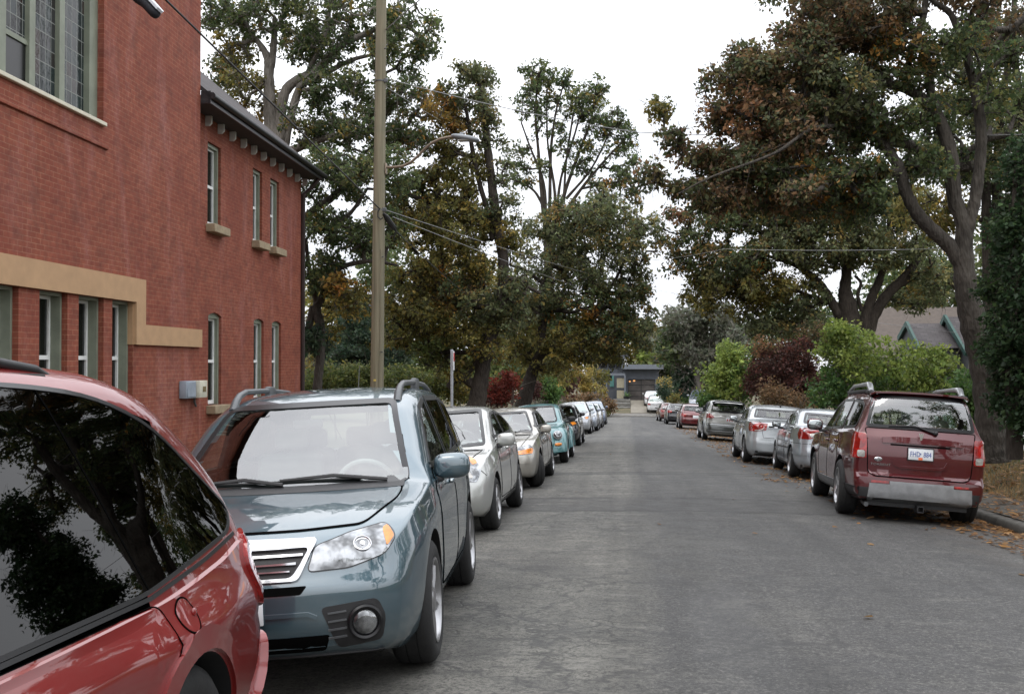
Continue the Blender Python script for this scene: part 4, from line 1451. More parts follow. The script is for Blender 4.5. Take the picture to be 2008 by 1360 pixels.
# ---- right: the big oak by the kerb
R1Y = 19.0
tree('oak_tree', 'broad rust-leaved oak with a thick grey trunk beside the dark red sport utility', 'tree',
     [[(1946, 905, 66), (1943, 870, 56), (1940, 800, 52), (1928, 710, 50), (1911, 640, 50), (1897, 580, 42), (1890, 520, 38), (1889, 440, 28), (1872, 391, 28), (1865, 309, 26), (1850, 256, 25), (1829, 215, 22), (1791, 182, 18), (1747, 165, 15), (1718, 147, 11), (1660, 150, 7)],
      [(1893, 535, 32), (1866, 487, 28), (1824, 447, 26), (1796, 415, 24), (1774, 370, 22), (1765, 332, 21), (1730, 282, 18), (1697, 253, 14), (1673, 226, 9), (1653, 215, 7)],
      [(1892, 480, 24), (1903, 428, 22), (1912, 391, 22), (1923, 300, 20), (1922, 235, 20), (1909, 162, 17), (1888, 88, 15), (1865, 29, 12), (1829, 2, 9), (1800, -30, 6)],
      [(1850, 256, 20), (1825, 180, 18), (1818, 118, 17), (1800, 74, 15), (1812, 24, 13), (1820, -60, 9)],
      [(1766, 336, 17), (1720, 340, 15, 18.5), (1673, 338, 14, 18), (1629, 359, 12, 17.6), (1590, 376, 9, 17.2), (1540, 372, 6, 17)],
      [(1720, 147, 10), (1650, 175, 9), (1570, 215, 7), (1500, 260, 5), (1440, 300, 4)],
      [(1697, 253, 10), (1600, 250, 8, 18), (1520, 300, 6, 17.5), (1400, 345, 4, 17), (1330, 380, 3, 17)],
      [(1910, 160, 10), (1960, 120, 8), (2010, 80, 6)]],
     [(1480, 150, 62, 60, 1.1, 70, 'rustmix'), (1560, 130, 90, 90, 1.5, 110, 'rustmix'), (1450, 230, 62, 60, 1.1, 55, 'rust'), (1560, 250, 110, 75, 1.5, 130, 'rustmix'), (1620, 60, 75, 60, 1.4, 85, 'rustdark'), (1700, 40, 85, 55, 1.5, 85, 'rustdark'),
      (1470, 320, 75, 40, 1.1, 60, 'rustmix'), (1640, 200, 90, 70, 1.5, 100, 'oakgrey'), (1395, 320, 42, 30, .8, 20, 'rustmix'), (1322, 265, 32, 26, .5, 11, 'rustmix'), (1292, 210, 18, 20, .3, 6, 'olive'), (1275, 345, 28, 32, .5, 10, 'rustmix'),
      (1440, 110, 26, 22, .5, 8, 'rustmix'), (1400, 150, 18, 12, .3, 4, 'rustmix'), (1385, 180, 12, 20, .2, 3, 'rustmix'), (1500, 200, 35, 50, .6, 24, 'oak'), (1570, 350, 90, 45, 1.2, 60, 'oakrust'), (1760, 120, 70, 70, 1.4, 60, 'oakrust'), (1860, 90, 50, 55, 1.3, 28, 'oak'), (1720, 60, 24, 22, .4, 14, 'gold'), (1745, 90, 18, 15, .3, 8, 'gold'),
      (1700, 250, 75, 45, 1.3, 40, 'oakrust'), (1930, 20, 60, 35, 1.3, 26, 'rustdark'), (1980, 120, 30, 35, 1.2, 12, 'oak'), (1780, 240, 55, 40, 1.2, 25, 'oak'), (1510, 385, 90, 34, 1.2, 34, 'rustmix'), (1610, 395, 80, 34, 1.2, 28, 'oakrust'), (1420, 395, 60, 30, 1.0, 34, 'rustmix'), (1350, 375, 40, 22, .8, 16, 'rustmix'), (1690, 390, 55, 40, 1.2, 30, 'oak'), (1440, 345, 50, 26, .8, 22, 'rustmix'), (1705, 335, 45, 22, .6, 20, 'oakrust', 18.3), (1630, 352, 40, 18, .5, 16, 'oakrust', 17.7), (1570, 372, 36, 16, .5, 12, 'rustmix', 17.2), (1360, 310, 26, 20, .5, 8, 'rustmix'), (1620, 320, 70, 30, 1.2, 22, 'oakrust'), (1810, 330, 40, 40, 1.2, 20, 'oak'), (1940, 180, 50, 60, 1.3, 26, 'oak'), (1880, 150, 60, 60, 1.2, 36, 'oakgrey', 21.5), (1955, 260, 50, 50, 1.2, 34, 'oakgrey', 21.5), (1900, 320, 45, 45, 1.2, 26, 'oak', 21.5), (1995, 320, 40, 50, 1.2, 26, 'oakgrey', 21.5), (1840, 230, 40, 50, 1.2, 20, 'oak', 21.5), (1985, 60, 45, 50, 1.2, 26, 'rustdark', 21), (1790, 330, 40, 40, 1.1, 18, 'oakgrey', 21.5), (1620, -60, 120, 60, 2, 60, 'rustmix'), (1850, -60, 120, 50, 2, 50, 'rustdark')],
     R1Y, leaf=.078, clump=.20, per=50, twig=.007, seed=11, dens=1.12)

# ---- right: dark-stemmed oaks behind it
tree('oak_tree', 'slender twin-stemmed oak rising behind the broad oak at the right picture edge', 'tree',
     [[(1940, 840, 22), (1938, 600, 20), (1934, 400, 18), (1930, 250, 16), (1938, 120, 13), (1950, -20, 9)], [(1962, 840, 22), (1958, 600, 19), (1954, 390, 17), (1962, 220, 14), (1985, 80, 11), (1990, -30, 8)], [(2012, 500, 18), (2004, 250, 15), (1990, 120, 12), (1975, 20, 9)]],
     [(1960, 330, 50, 45, 1.6, 40, 'oak'), (1900, 330, 45, 45, 1.6, 34, 'oak'), (1985, 210, 40, 45, 1.6, 32, 'oak'), (1900, 210, 50, 40, 1.6, 30, 'oak'), (1965, 430, 45, 45, 1.6, 34, 'oak'), (1830, 300, 45, 40, 1.5, 30, 'oak'), (1960, 60, 60, 45, 1.8, 34, 'oakrust'), (1850, 420, 50, 35, 1.5, 30, 'olive'), (1780, 400, 35, 35, 1.5, 22, 'olive'), (1990, 560, 40, 50, 1.5, 30, 'oak')],
     27, leaf=.10, clump=.26, per=44, bark_m=M_BARKDARK, seed=12, dens=1.1)
tree('oak_tree', 'dark spreading oak with several forked stems over the right garden shrubs', 'tree',
     [[(1672, 800, 44), (1668, 680, 42), (1664, 610, 38), (1657, 570, 24), (1660, 530, 18), (1655, 470, 13), (1640, 400, 9)], [(1660, 640, 26), (1638, 604, 18), (1617, 569, 16), (1600, 548, 13), (1560, 520, 9), (1500, 500, 6)], [(1690, 660, 26), (1698, 618, 20), (1712, 576, 17), (1724, 550, 15), (1740, 490, 11), (1745, 420, 8)], [(1700, 670, 26), (1712, 622, 22), (1741, 576, 20), (1776, 541, 17), (1812, 488, 12), (1840, 440, 8)], [(1690, 610, 9), (1682, 580, 7), (1688, 555, 6), (1676, 540, 5)], [(1760, 560, 14), (1810, 535, 11), (1850, 545, 9), (1880, 570, 6)]],
     [(1400, 430, 70, 50, 2.2, 60, 'oakrust'), (1500, 410, 90, 55, 2.6, 100, 'oakrust'), (1600, 400, 90, 60, 2.8, 110, 'oakgrey'), (1700, 430, 85, 60, 2.8, 100, 'oakgrey'), (1560, 490, 110, 45, 2.6, 100, 'oakgrey'), (1430, 510, 75, 48, 2.4, 75, 'oakrust'), (1352, 475, 38, 34, 1.4, 22, 'oakrust'), (1470, 575, 75, 40, 2.2, 60, 'olive'), (1640, 490, 80, 45, 2.4, 60, 'oakgrey'), (1785, 480, 60, 50, 2.4, 60, 'oakgrey'), (1840, 540, 40, 34, 1.6, 28, 'oakgrey'), (1385, 575, 42, 38, 1.6, 30, 'olive'), (1330, 520, 22, 22, .8, 8, 'oakrust'), (1560, 620, 50, 35, 1.6, 34, 'oakgrey'), (1560, 430, 120, 36, 2.2, 60, 'oakgrey'), (1700, 500, 70, 36, 2, 36, 'oakgrey'), (1410, 555, 60, 36, 1.8, 34, 'oakgrey'), (1520, 560, 80, 36, 2, 44, 'olive'), (1760, 400, 60, 40, 2, 36, 'oakgrey'), (1330, 420, 35, 22, 1.0, 12, 'rust'), (1290, 440, 20, 20, .8, 6, 'oakgrey'), (1590, 580, 30, 30, 1.2, 16, 'oakgrey'), (1800, 590, 50, 22, 1.5, 18, 'oakgrey'), (1620, 670, 40, 30, 1.4, 26, 'oakgrey'), (1500, 640, 50, 30, 1.4, 30, 'oakgrey')],
     38, leaf=.125, clump=.31, per=42, bark_m=M_BARKDARK, twig=.008, seed=13, dens=1.15)

# ---- an oak across the street beside the photographer: it shows only as a mirror image in the van's glass and on bonnets
def mirrored_oak(label, b, limbs, blobs, pal, seed):
    global rng
    rng = np.random.default_rng(seed)
    root = empty('oak_tree', (b[0], b[1], zg(*b))); tag(root, label, 'tree')
    b0 = np.array(root.location)
    mb = MB()
    for l in limbs:
        P = spline(l, 5); mb.tube([Vector(p[:3] - b0) for p in P], list(P[:, 3]), 10)
    mb.build('trunk', M_BARK, root, ang=80)
    cl = []
    for c, r, n in blobs:
        d = rng.normal(size=(n, 3)); d /= np.linalg.norm(d, axis=1)[:, None]
        cl.append(np.array(c) + d * rng.uniform(0, 1, n)[:, None] ** .42 * np.array(r))
    cl = np.vstack(cl)
    leaf_mesh('crown', cl - b0, .34 * rng.lognormal(0, .25, len(cl)), 38, .12, [pal] * len(cl), root)


mirrored_oak('oak behind the photographer, mirrored in the rear window of the dark red sport utility', (8.6, -1.2),
             [[(8.6, -1.2, -.3, .36), (8.5, -1.1, 2, .3), (8.2, -1, 4, .26), (7.2, -1.5, 6.5, .18), (5.5, -2.5, 8.5, .1), (3.6, -3.2, 9.4, .05)], [(8.3, -1.0, 3.5, .2), (8.6, 1, 6, .15), (8.0, 3, 8, .09), (7, 4.5, 9.2, .05)], [(8.2, -1, 4, .2), (9.5, -3, 7, .13), (9.8, -4.5, 9, .07)], [(7.2, -1.5, 6.5, .12), (5.2, -.6, 7.6, .07), (3.8, .3, 7.9, .04)]],
             [((5.2, -2.5, 8.4), (1.9, 1.7, 1.2), 80), ((7.6, 3.2, 8), (1.8, 2, 1.5), 90), ((9.3, -3, 8), (2, 2.2, 1.8), 100), ((7.6, -1, 7), (1.6, 1.8, 1.3), 70), ((4.4, -.2, 7.8), (1.2, 1.2, .8), 36), ((3.2, -3.6, 9.2), (1.3, 1.3, .8), 34), ((10, 0, 5), (1.4, 2.6, 2), 80), ((9.5, -4.5, 4), (1.4, 2, 2), 70)], 'oak', 77)
mirrored_oak('low oak across the street, mirrored in the tinted side windows of the red minivan', (11.5, 9.5),
             [[(11.5, 9.5, .3, .3), (11.3, 9.4, 2, .24), (10.8, 9.2, 3.6, .16), (10.2, 9, 5, .07)], [(11.3, 9.4, 1.8, .18), (12.2, 11.5, 3.4, .12), (12.4, 13, 4.6, .05)], [(11.3, 9.4, 1.8, .16), (10.2, 7.4, 3.2, .10), (9.7, 6, 4.2, .05)]],
             [((10.6, 9, 3.6), (2.3, 2.8, 2.4), 190), ((12.2, 13, 3.8), (2.4, 2.6, 2.5), 170), ((9.8, 6, 3.2), (1.9, 2.2, 2.1), 120), ((10, 8, 1.6), (1.6, 3.4, 1.2), 110), ((12.6, 16.5, 4), (2, 2, 2.4), 100)], 'oak', 78)
# ---- left: oaks behind the hall
tree('oak_tree', 'tall oak with pale upright limbs towering over the hall roof', 'tree',
     [[(545, 900, 60), (548, 500, 52), (546, 320, 46), (532, 246, 30), (528, 190, 24), (527, 141, 20), (524, 112, 16), (508, 85, 12), (486, 59, 10), (470, 10, 7)], [(528, 150, 16), (535, 110, 14), (539, 44, 12), (540, 36, 9)], [(546, 310, 34), (550, 250, 26), (552, 206, 22), (568, 168, 20), (615, 141, 18), (645, 115, 16), (674, 85, 14), (733, 59, 10), (790, 20, 7)], [(562, 255, 18), (586, 176, 16), (600, 162, 14), (625, 150, 12), (690, 118, 9), (730, 108, 6)], [(560, 290, 14), (572, 225, 11), (578, 200, 9)], [(600, 150, 10), (640, 60, 8), (650, -30, 6)], [(540, 60, 9), (560, 20, 8), (575, -50, 6)], [(560, 300, 18), (640, 270, 14), (720, 260, 10), (800, 245, 7)]],
     [(430, 30, 45, 40, 2, 38, 'oak'), (500, 40, 60, 50, 2.4, 60, 'oak'), (600, 35, 70, 45, 2.4, 66, 'oak'), (680, 40, 60, 50, 2.4, 54, 'oak'), (770, 40, 60, 50, 2.4, 54, 'oak'), (835, 70, 38, 50, 1.8, 30, 'oak'), (780, 120, 55, 40, 2, 36, 'oak'), (450, 110, 45, 30, 2, 30, 'olive'), (440, 150, 45, 34, 2, 30, 'oakrust'), (500, 180, 45, 40, 2, 34, 'olive'), (600, 100, 55, 32, 2, 36, 'oak'), (640, 180, 60, 38, 2, 44, 'oak'), (720, 190, 60, 40, 2, 44, 'oak'), (620, 250, 65, 38, 2, 52, 'oak'), (710, 260, 70, 45, 2.2, 62, 'oak'), (800, 190, 50, 40, 2, 34, 'oak'), (810, 270, 50, 45, 2, 46, 'oakrust'), (660, 110, 45, 28, 1.6, 22, 'oak'), (520, -60, 140, 50, 3, 70, 'oak'), (720, -60, 120, 50, 3, 60, 'oak'), (480, 235, 30, 30, 1.4, 16, 'gold'), (860, 210, 35, 35, 1.4, 24, 'gold')],
     33, leaf=.115, clump=.27, per=42, bark_m=M_BARKPALE, twig=.010, seed=21, dens=.95)
tree('oak_tree', 'leaning oak with a bent bough between the hall corner and the pole', 'tree',
     [[(620, 800, 20), (624, 740, 18), (629, 690, 18), (628, 640, 19), (620, 605, 18), (628, 590, 16), (645, 555, 13), (664, 527, 11), (700, 515, 10), (735, 512, 8), (780, 520, 5)], [(604, 690, 16), (606, 640, 15), (614, 600, 14)], [(590, 540, 18), (592, 445, 17), (612, 415, 16), (637, 398, 15), (662, 378, 14), (700, 340, 11), (740, 315, 8)], [(640, 470, 10), (662, 442, 10), (693, 411, 8), (720, 370, 6)], [(622, 600, 12), (606, 520, 9), (600, 470, 7)]],
     [(640, 440, 50, 40, 1.8, 50, 'oak'), (690, 350, 55, 45, 2, 56, 'oak'), (625, 540, 30, 40, 1.4, 28, 'oak'), (700, 470, 45, 38, 1.8, 44, 'oak'), (690, 590, 45, 30, 1.6, 36, 'olive'), (680, 560, 40, 22, 1.4, 18, 'gold'), (615, 665, 30, 30, 1.2, 34, 'conifer'), (640, 330, 45, 35, 1.8, 36, 'oak'), (770, 340, 45, 50, 1.8, 44, 'oak'), (760, 450, 40, 45, 1.6, 38, 'oak'), (610, 370, 25, 30, 1.2, 14, 'oak'), (650, 520, 30, 30, 1.2, 16, 'oak')],
     30, leaf=.105, clump=.26, per=42, bark_m=M_BARK, twig=.008, seed=22, dens=1.05)
# ---- left: street oaks
tree('oak_tree', 'tall olive-leaved oak whose dark trunk stands beside the parking sign', 'tree',
     [[(934, 800, 38), (940, 760, 33), (949, 710, 28), (956, 680, 26), (966, 648, 25), (979, 610, 23), (986, 560, 22), (986, 500, 22), (978, 455, 21), (966, 374, 18), (958, 303, 16), (950, 240, 12), (942, 180, 9), (935, 140, 6)], [(966, 470, 12), (955, 410, 11), (940, 359, 10), (925, 286, 9), (915, 220, 7), (900, 180, 5)], [(936, 760, 20), (915, 745, 18), (895, 740, 16), (880, 760, 14)], [(900, 750, 14), (935, 705, 13), (930, 690, 10)], [(980, 600, 13), (920, 600, 10), (860, 570, 8), (800, 560, 5)], [(985, 540, 12), (1030, 560, 8), (1060, 575, 6)], [(952, 690, 10), (870, 690, 9), (800, 680, 7), (770, 665, 6)], [(962, 440, 9), (900, 400, 7), (840, 400, 5)], [(950, 560, 8), (900, 480, 6), (850, 440, 4)], [(880, 700, 9), (872, 600, 7), (866, 500, 6), (860, 400, 4)], [(850, 720, 8), (830, 600, 6), (820, 500, 4)]],
     [(928, 145, 40, 22, 1.6, 26, 'oakgrey'), (985, 310, 20, 60, 1, 14, 'oakgrey'), (925, 330, 30, 50, 1.2, 22, 'olive'), (935, 430, 40, 40, 1.4, 26, 'olive'), (1000, 410, 22, 40, 1, 12, 'oakgrey'), (965, 250, 16, 40, .8, 8, 'oakgrey'), (888, 200, 36, 30, 1.4, 26, 'oakgrey'), (945, 200, 30, 38, 1.4, 24, 'oakgrey'), (895, 240, 36, 26, 1.3, 26, 'gold'), (950, 260, 22, 40, 1.2, 16, 'oakgrey'), (870, 290, 36, 26, 1.4, 26, 'olive'), (860, 340, 45, 30, 1.6, 34, 'olive'), (880, 400, 65, 45, 2, 64, 'olive'), (830, 450, 60, 50, 2, 64, 'olive'), (900, 480, 60, 45, 2, 60, 'olive'), (820, 540, 55, 45, 2, 56, 'olive'), (900, 560, 60, 45, 2, 60, 'oakrust'), (950, 600, 55, 40, 2, 56, 'oakgrey'), (850, 620, 60, 40, 2, 56, 'olive'), (1010, 560, 40, 36, 1.8, 34, 'oakgrey'), (1000, 470, 28, 26, 1.2, 14, 'olive'), (920, 660, 60, 28, 1.6, 36, 'olive'), (850, 690, 50, 28, 1.4, 30, 'hedge'), (1005, 620, 40, 34, 1.6, 36, 'oakgrey'), (930, 520, 40, 36, 1.6, 30, 'olive'), (960, 420, 26, 30, 1.2, 14, 'oakrust'), (800, 600, 50, 40, 1.8, 44, 'olive'), (790, 660, 50, 30, 1.6, 34, 'olive'), (880, 590, 50, 34, 1.8, 36, 'gold'), (960, 690, 36, 24, 1.4, 22, 'olive'), (900, 720, 40, 24, 1.4, 26, 'olive'), (780, 420, 26, 36, 1.4, 22, 'olive'), (810, 380, 40, 30, 1.4, 24, 'oakrust')],
     34, leaf=.11, clump=.26, per=44, bark_m=M_BARKDARK, twig=.011, seed=23, dens=1.05)
tree('oak_tree', 'dense dark green oak with a leaning forked trunk halfway along the left row', 'tree',
     [[(1024, 800, 34), (1032, 770, 29), (1041, 738, 25), (1050, 715, 22), (1060, 695, 20), (1085, 680, 14), (1125, 664, 11), (1165, 623, 8), (1190, 590, 5)], [(1058, 700, 15), (1062, 675, 13), (1067, 630, 12), (1074, 612, 11), (1096, 608, 9), (1122, 612, 7), (1160, 600, 5)], [(1068, 625, 10), (1058, 590, 9), (1070, 540, 8), (1100, 500, 6), (1140, 450, 4)], [(1070, 560, 8), (1030, 530, 6), (1000, 520, 4)], [(1150, 630, 8), (1200, 560, 6), (1230, 500, 5)], [(1060, 640, 8), (1040, 690, 7), (1010, 690, 6)]],
     [(1150, 450, 80, 55, 2.6, 100, 'oakgrey'), (1080, 500, 80, 50, 2.6, 96, 'oakgrey'), (1220, 480, 60, 60, 2.4, 80, 'oakgrey'), (1190, 405, 50, 34, 2, 50, 'oakgrey'), (1120, 420, 50, 34, 2, 46, 'oakrust'), (1040, 580, 70, 45, 2.4, 76, 'oakgrey'), (1140, 540, 90, 45, 2.6, 96, 'oakgrey'), (1150, 600, 95, 45, 2.4, 84, 'oakrust'), (1220, 580, 60, 50, 2.2, 60, 'oakrust'), (1200, 650, 60, 40, 2, 50, 'oakrust'), (1100, 660, 70, 30, 1.8, 50, 'olive'), (1030, 655, 50, 35, 1.8, 44, 'olive'), (1262, 440, 30, 40, 1.4, 24, 'oakgrey'), (1290, 480, 20, 22, 1, 8, 'oakgrey'), (1160, 690, 60, 24, 1.6, 34, 'olive'), (1255, 640, 34, 50, 1.6, 34, 'oakgrey'), (1060, 450, 40, 30, 1.6, 26, 'oakgrey'), (1240, 545, 40, 40, 1.6, 30, 'oakgrey'), (1120, 690, 50, 26, 1.6, 34, 'olive'), (1200, 690, 44, 26, 1.5, 30, 'olive'), (1020, 700, 40, 22, 1.4, 24, 'olive'), (1180, 620, 50, 20, 1.4, 18, 'gold'), (1080, 720, 40, 16, 1.4, 20, 'olive')],
     39, leaf=.12, clump=.29, per=42, bark_m=M_BARKDARK, twig=.010, seed=24, dens=.78)
tree('tall_tree', 'tall sparse tree fanning many thin stems against the white sky', 'tree',
     [[(1080, 800, 22), (1076, 600, 20), (1072, 470, 12), (1064, 400, 8), (1056, 300, 6), (1050, 220, 5), (1056, 150, 3)], [(1074, 500, 10), (1078, 400, 7), (1080, 300, 6), (1090, 220, 4), (1110, 150, 3)], [(1080, 520, 12), (1094, 430, 9), (1110, 370, 7), (1135, 300, 6), (1160, 230, 4), (1170, 165, 3)], [(1098, 430, 7), (1140, 370, 6), (1190, 310, 4), (1228, 270, 3)], [(1068, 410, 6), (1048, 375, 5), (1020, 358, 4), (985, 345, 3)], [(1105, 400, 6), (1110, 320, 4), (1120, 250, 4), (1130, 190, 3)], [(1140, 370, 5), (1190, 360, 4), (1245, 350, 3)], [(1070, 450, 8), (1066, 360, 6), (1040, 290, 4), (1022, 240, 3)], [(1090, 440, 7), (1100, 350, 5), (1128, 260, 4), (1148, 180, 3)], [(1110, 390, 6), (1160, 330, 4), (1200, 250, 3)], [(1085, 470, 8), (1088, 380, 6), (1074, 280, 4), (1072, 180, 3)]],
     [(1055, 150, 42, 24, 2.5, 26, 'oak'), (1042, 205, 46, 38, 2.5, 32, 'oak'), (1110, 155, 18, 22, 1.5, 9, 'oak'), (1125, 205, 48, 34, 2.5, 32, 'oak'), (1168, 185, 28, 32, 2, 22, 'oak'), (1185, 240, 52, 34, 2.5, 36, 'oak'), (1228, 268, 22, 36, 2, 18, 'oak'), (1014, 305, 28, 36, 2, 16, 'oak'), (1150, 305, 60, 36, 2.5, 26, 'oak'), (1025, 352, 30, 18, 1.5, 9, 'oak'), (1226, 325, 30, 42, 2, 24, 'oak'), (1080, 260, 45, 40, 2, 16, 'oak'), (1190, 372, 46, 26, 2, 18, 'oakrust'), (1060, 320, 20, 20, 1.2, 5, 'oak'), (1240, 380, 26, 26, 1.6, 10, 'oakrust')],
     72, leaf=.22, clump=.42, per=26, bark_m=M_BARKDARK, twig=.018, seed=25, wiggle=.06, dens=1.3)
tree('grey_tree', 'pale grey-green lichened tree at the far end behind the driveway', 'tree',
     [[(1366, 800, 14), (1366, 730, 12), (1358, 690, 9), (1345, 650, 6), (1335, 610, 4)], [(1366, 735, 9), (1390, 700, 7), (1420, 690, 5)], [(1364, 700, 7), (1376, 650, 5), (1400, 610, 4)], [(1380, 660, 5), (1410, 690, 4), (1425, 700, 3)], [(1366, 725, 6), (1335, 720, 4), (1320, 700, 3)]],
     [(1340, 640, 45, 45, 3, 56, 'greyg'), (1390, 620, 50, 40, 3, 60, 'greyg'), (1430, 660, 45, 40, 3, 50, 'greyg'), (1365, 690, 55, 32, 3, 50, 'greyg'), (1320, 690, 30, 34, 2.4, 28, 'oak'), (1310, 640, 22, 30, 2, 16, 'oak'), (1420, 710, 30, 22, 2, 18, 'greyg'), (1340, 745, 16, 26, 1.5, 18, 'conifer')],
     88, leaf=.34, clump=.75, per=26, bark_m=M_BARKPALE, twig=.022, seed=26)


def bush(label, blobs, Y, name='garden_shrub', cat='shrub', leaf=.09, clump=.26, per=40, stems=6, bark_m=None, group=None, seed=None, **kw):
    """shrub: stems fanning out of the ground"""
    w = at(blobs[0][0], blobs[0][1], blobs[0][7] if len(blobs[0]) > 7 else Y)
    base = Vector((w.x, w.y, zg(w.x, w.y)))
    r_ = random.Random(seed or 1)
    limbs = []
    for i in range(stems):
        b = blobs[i % len(blobs)]
        y = b[7] if len(b) > 7 else Y
        p = at(b[0] + r_.uniform(-.5, .5) * b[2], b[1] - r_.uniform(-.2, .6) * b[3], y)
        q = at(b[0] + r_.uniform(-.2, .2) * b[2], b[1], y); q.z = zg(q.x, q.y)
        # back to pixels is not needed: give limbs as world points through a small shim
        limbs.append((q, p))
    return tree(name, label, cat, [], blobs, Y, leaf=leaf, clump=clump, per=per, bark_m=bark_m, base=base, trunk_name='stems', group=group, seed=seed, attach=False, **kw) if stems == 0 else _bush(name, label, cat, limbs, blobs, Y, leaf, clump, per, bark_m, base, group, seed, kw)


def _bush(name, label, cat, limbs, blobs, Y, leaf, clump, per, bark_m, base, group, seed, kw):
    global rng
    rng = np.random.default_rng(seed or 3)
    rows = []
    root = tree(name, label, cat, [], blobs, Y, leaf=leaf, clump=clump, per=per, base=base, trunk_name='stems', group=group, attach=False, **kw)
    mb = MB()
    for q, p in limbs:
        m_ = q.lerp(p, .5) + Vector((rng.normal() * .12, rng.normal() * .12, 0))
        P = spline([(*q, .022), (*m_, .016), (*p, .007)], 4)
        mb.tube([Vector(x[:3]) - base for x in P], list(P[:, 3] * (Y / 28) ** .5), 6)
        for k in range(3):
            a = q.lerp(p, .45 + .18 * k); e = a + Vector((rng.normal() * .3, rng.normal() * .3, abs(rng.normal()) * .4 + .15)) * (Y / 28)
            mb.tube([a - base, a.lerp(e, .5) - base + Vector((0, 0, .05)), e - base], [.010, .008, .004], 5)
    mb.build('stems', bark_m or M_BARKPALE, root)
    return root


# right side shrubs
bush('tall light green shrub with tan stems behind the dark red sport utility', [(1680, 700, 55, 60, 1.2, 62, 'lime'), (1640, 680, 36, 55, 1.0, 32, 'lime'), (1760, 730, 65, 55, 1.2, 62, 'lime'), (1830, 740, 55, 50, 1.1, 50, 'lime'), (1700, 770, 80, 35, 1.0, 50, 'green'), (1620, 760, 40, 40, 1, 36, 'green'), (1845, 700, 20, 25, .6, 14, 'lime'), (1660, 650, 20, 25, .6, 10, 'lime'), (1882, 760, 30, 35, .8, 30, 'green')], 28, stems=26, leaf=.10, clump=.25, per=34, seed=31)
bush('dark green shrub showing between the light green shrub and the oak trunk', [(1905, 810, 22, 40, .6, 30, 'green'), (1890, 770, 25, 40, .6, 26, 'green')], 21, stems=4, leaf=.08, clump=.2, seed=32)
tree('holly_tree', 'dense dark green holly filling the right picture edge beside the oak trunk', 'tree',
     [[(1990, 900, 30), (1985, 700, 24), (1990, 400, 12), (1998, 280, 6)]],
     [(2014, 330, 30, 60, .8, 60, 'holly'), (2002, 440, 38, 70, 1, 100, 'holly'), (1998, 560, 44, 70, 1.1, 130, 'holly'), (1996, 680, 44, 70, 1.1, 130, 'holly'), (2002, 790, 36, 65, 1.0, 90, 'holly'), (2030, 500, 50, 150, 1.2, 110, 'holly'), (2030, 740, 50, 120, 1.2, 90, 'holly'), (1962, 640, 14, 30, .4, 10, 'holly')], 16.5, leaf=.075, clump=.20, per=44, bark_m=M_BARKDARK, twig=.004, seed=33)
tree('japanese_maple', 'dark maroon maple mounded behind the silver saloons', 'tree',
     [[(1545, 800, 14), (1545, 770, 12), (1535, 740, 8), (1515, 710, 5)], [(1545, 775, 9), (1565, 735, 6), (1580, 700, 4)], [(1545, 770, 8), (1590, 760, 6), (1620, 750, 4)]],
     [(1525, 720, 55, 45, 1.2, 110, 'maroon'), (1570, 745, 60, 42, 1.2, 110, 'maroon'), (1490, 750, 30, 32, .9, 44, 'maroon'), (1510, 685, 34, 22, .8, 30, 'rust'), (1620, 770, 36, 26, .9, 40, 'maroon'), (1560, 690, 36, 26, .9, 36, 'maroon'), (1600, 650, 34, 22, .8, 22, 'rustdark')], 34, leaf=.075, clump=.24, per=46, bark_m=M_BARKDARK, twig=.004, seed=34)
bush('low rust-brown shrub in front of the maroon maple', [(1520, 778, 40, 22, .8, 40, 'brown'), (1555, 785, 40, 16, .7, 26, 'brown')], 32, stems=5, leaf=.07, clump=.2, seed=35)
bush('bright green bush behind the two-tone silver sport utility', [(1420, 755, 45, 45, 1.6, 90, 'lime'), (1440, 715, 36, 36, 1.3, 56, 'lime'), (1400, 785, 32, 26, 1.2, 36, 'green'), (1460, 745, 30, 45, 1.3, 50, 'green'), (1430, 690, 24, 24, 1, 24, 'lime')], 52, stems=8, leaf=.15, clump=.34, per=34, seed=36)
# left side shrubs and trees
bush('scarlet shrub between the two leaning oak trunks on the left', [(985, 765, 26, 28, .8, 44, 'red'), (1000, 745, 18, 18, .6, 22, 'red'), (970, 785, 20, 18, .6, 18, 'maroon')], 36, stems=5, leaf=.085, clump=.22, seed=41)
bush('small red shrub right of the dark green oak trunk', [(1050, 765, 12, 26, .5, 20, 'maroon')], 46, stems=3, leaf=.1, clump=.24, seed=42)
bush('leafy green shrub behind the turquoise car', [(1075, 765, 28, 24, 1.2, 40, 'green'), (1060, 750, 18, 18, .8, 18, 'hedge')], 58, stems=5, leaf=.16, clump=.34, per=32, seed=43)
bush('deep purple maple left of the yellow tree at the street end', [(1110, 752, 22, 28, 1.5, 44, 'maroon'), (1100, 735, 14, 14, 1, 14, 'maroon')], 84, stems=5, leaf=.22, clump=.45, per=30, seed=44, name='purple_maple', cat='tree')
bush('yellow autumn tree left of the slate house', [(1147, 745, 18, 30, 1.2, 34, 'yellow'), (1160, 760, 16, 18, 1, 20, 'yellow'), (1132, 735, 12, 18, 1, 14, 'gold')], 100, stems=5, leaf=.24, clump=.5, per=26, seed=45, name='yellow_tree', cat='tree')
bush('olive shrub beside the slate house pergola', [(1175, 735, 26, 16, 1.2, 26, 'olive'), (1160, 722, 16, 12, 1, 12, 'olive')], 108, stems=4, leaf=.26, clump=.5, per=24, seed=46)
bush('golden round shrub on top of the stone terrace', [(1183, 772, 12, 10, .7, 16, 'yellow')], 113, stems=3, leaf=.2, clump=.4, per=26, seed=47)
bush('grey-brown shrub spilling beside the stone terrace', [(1190, 795, 16, 16, 1, 24, 'brown'), (1180, 805, 16, 10, .8, 14, 'hedge')], 106, stems=4, leaf=.22, clump=.42, per=26, seed=48)
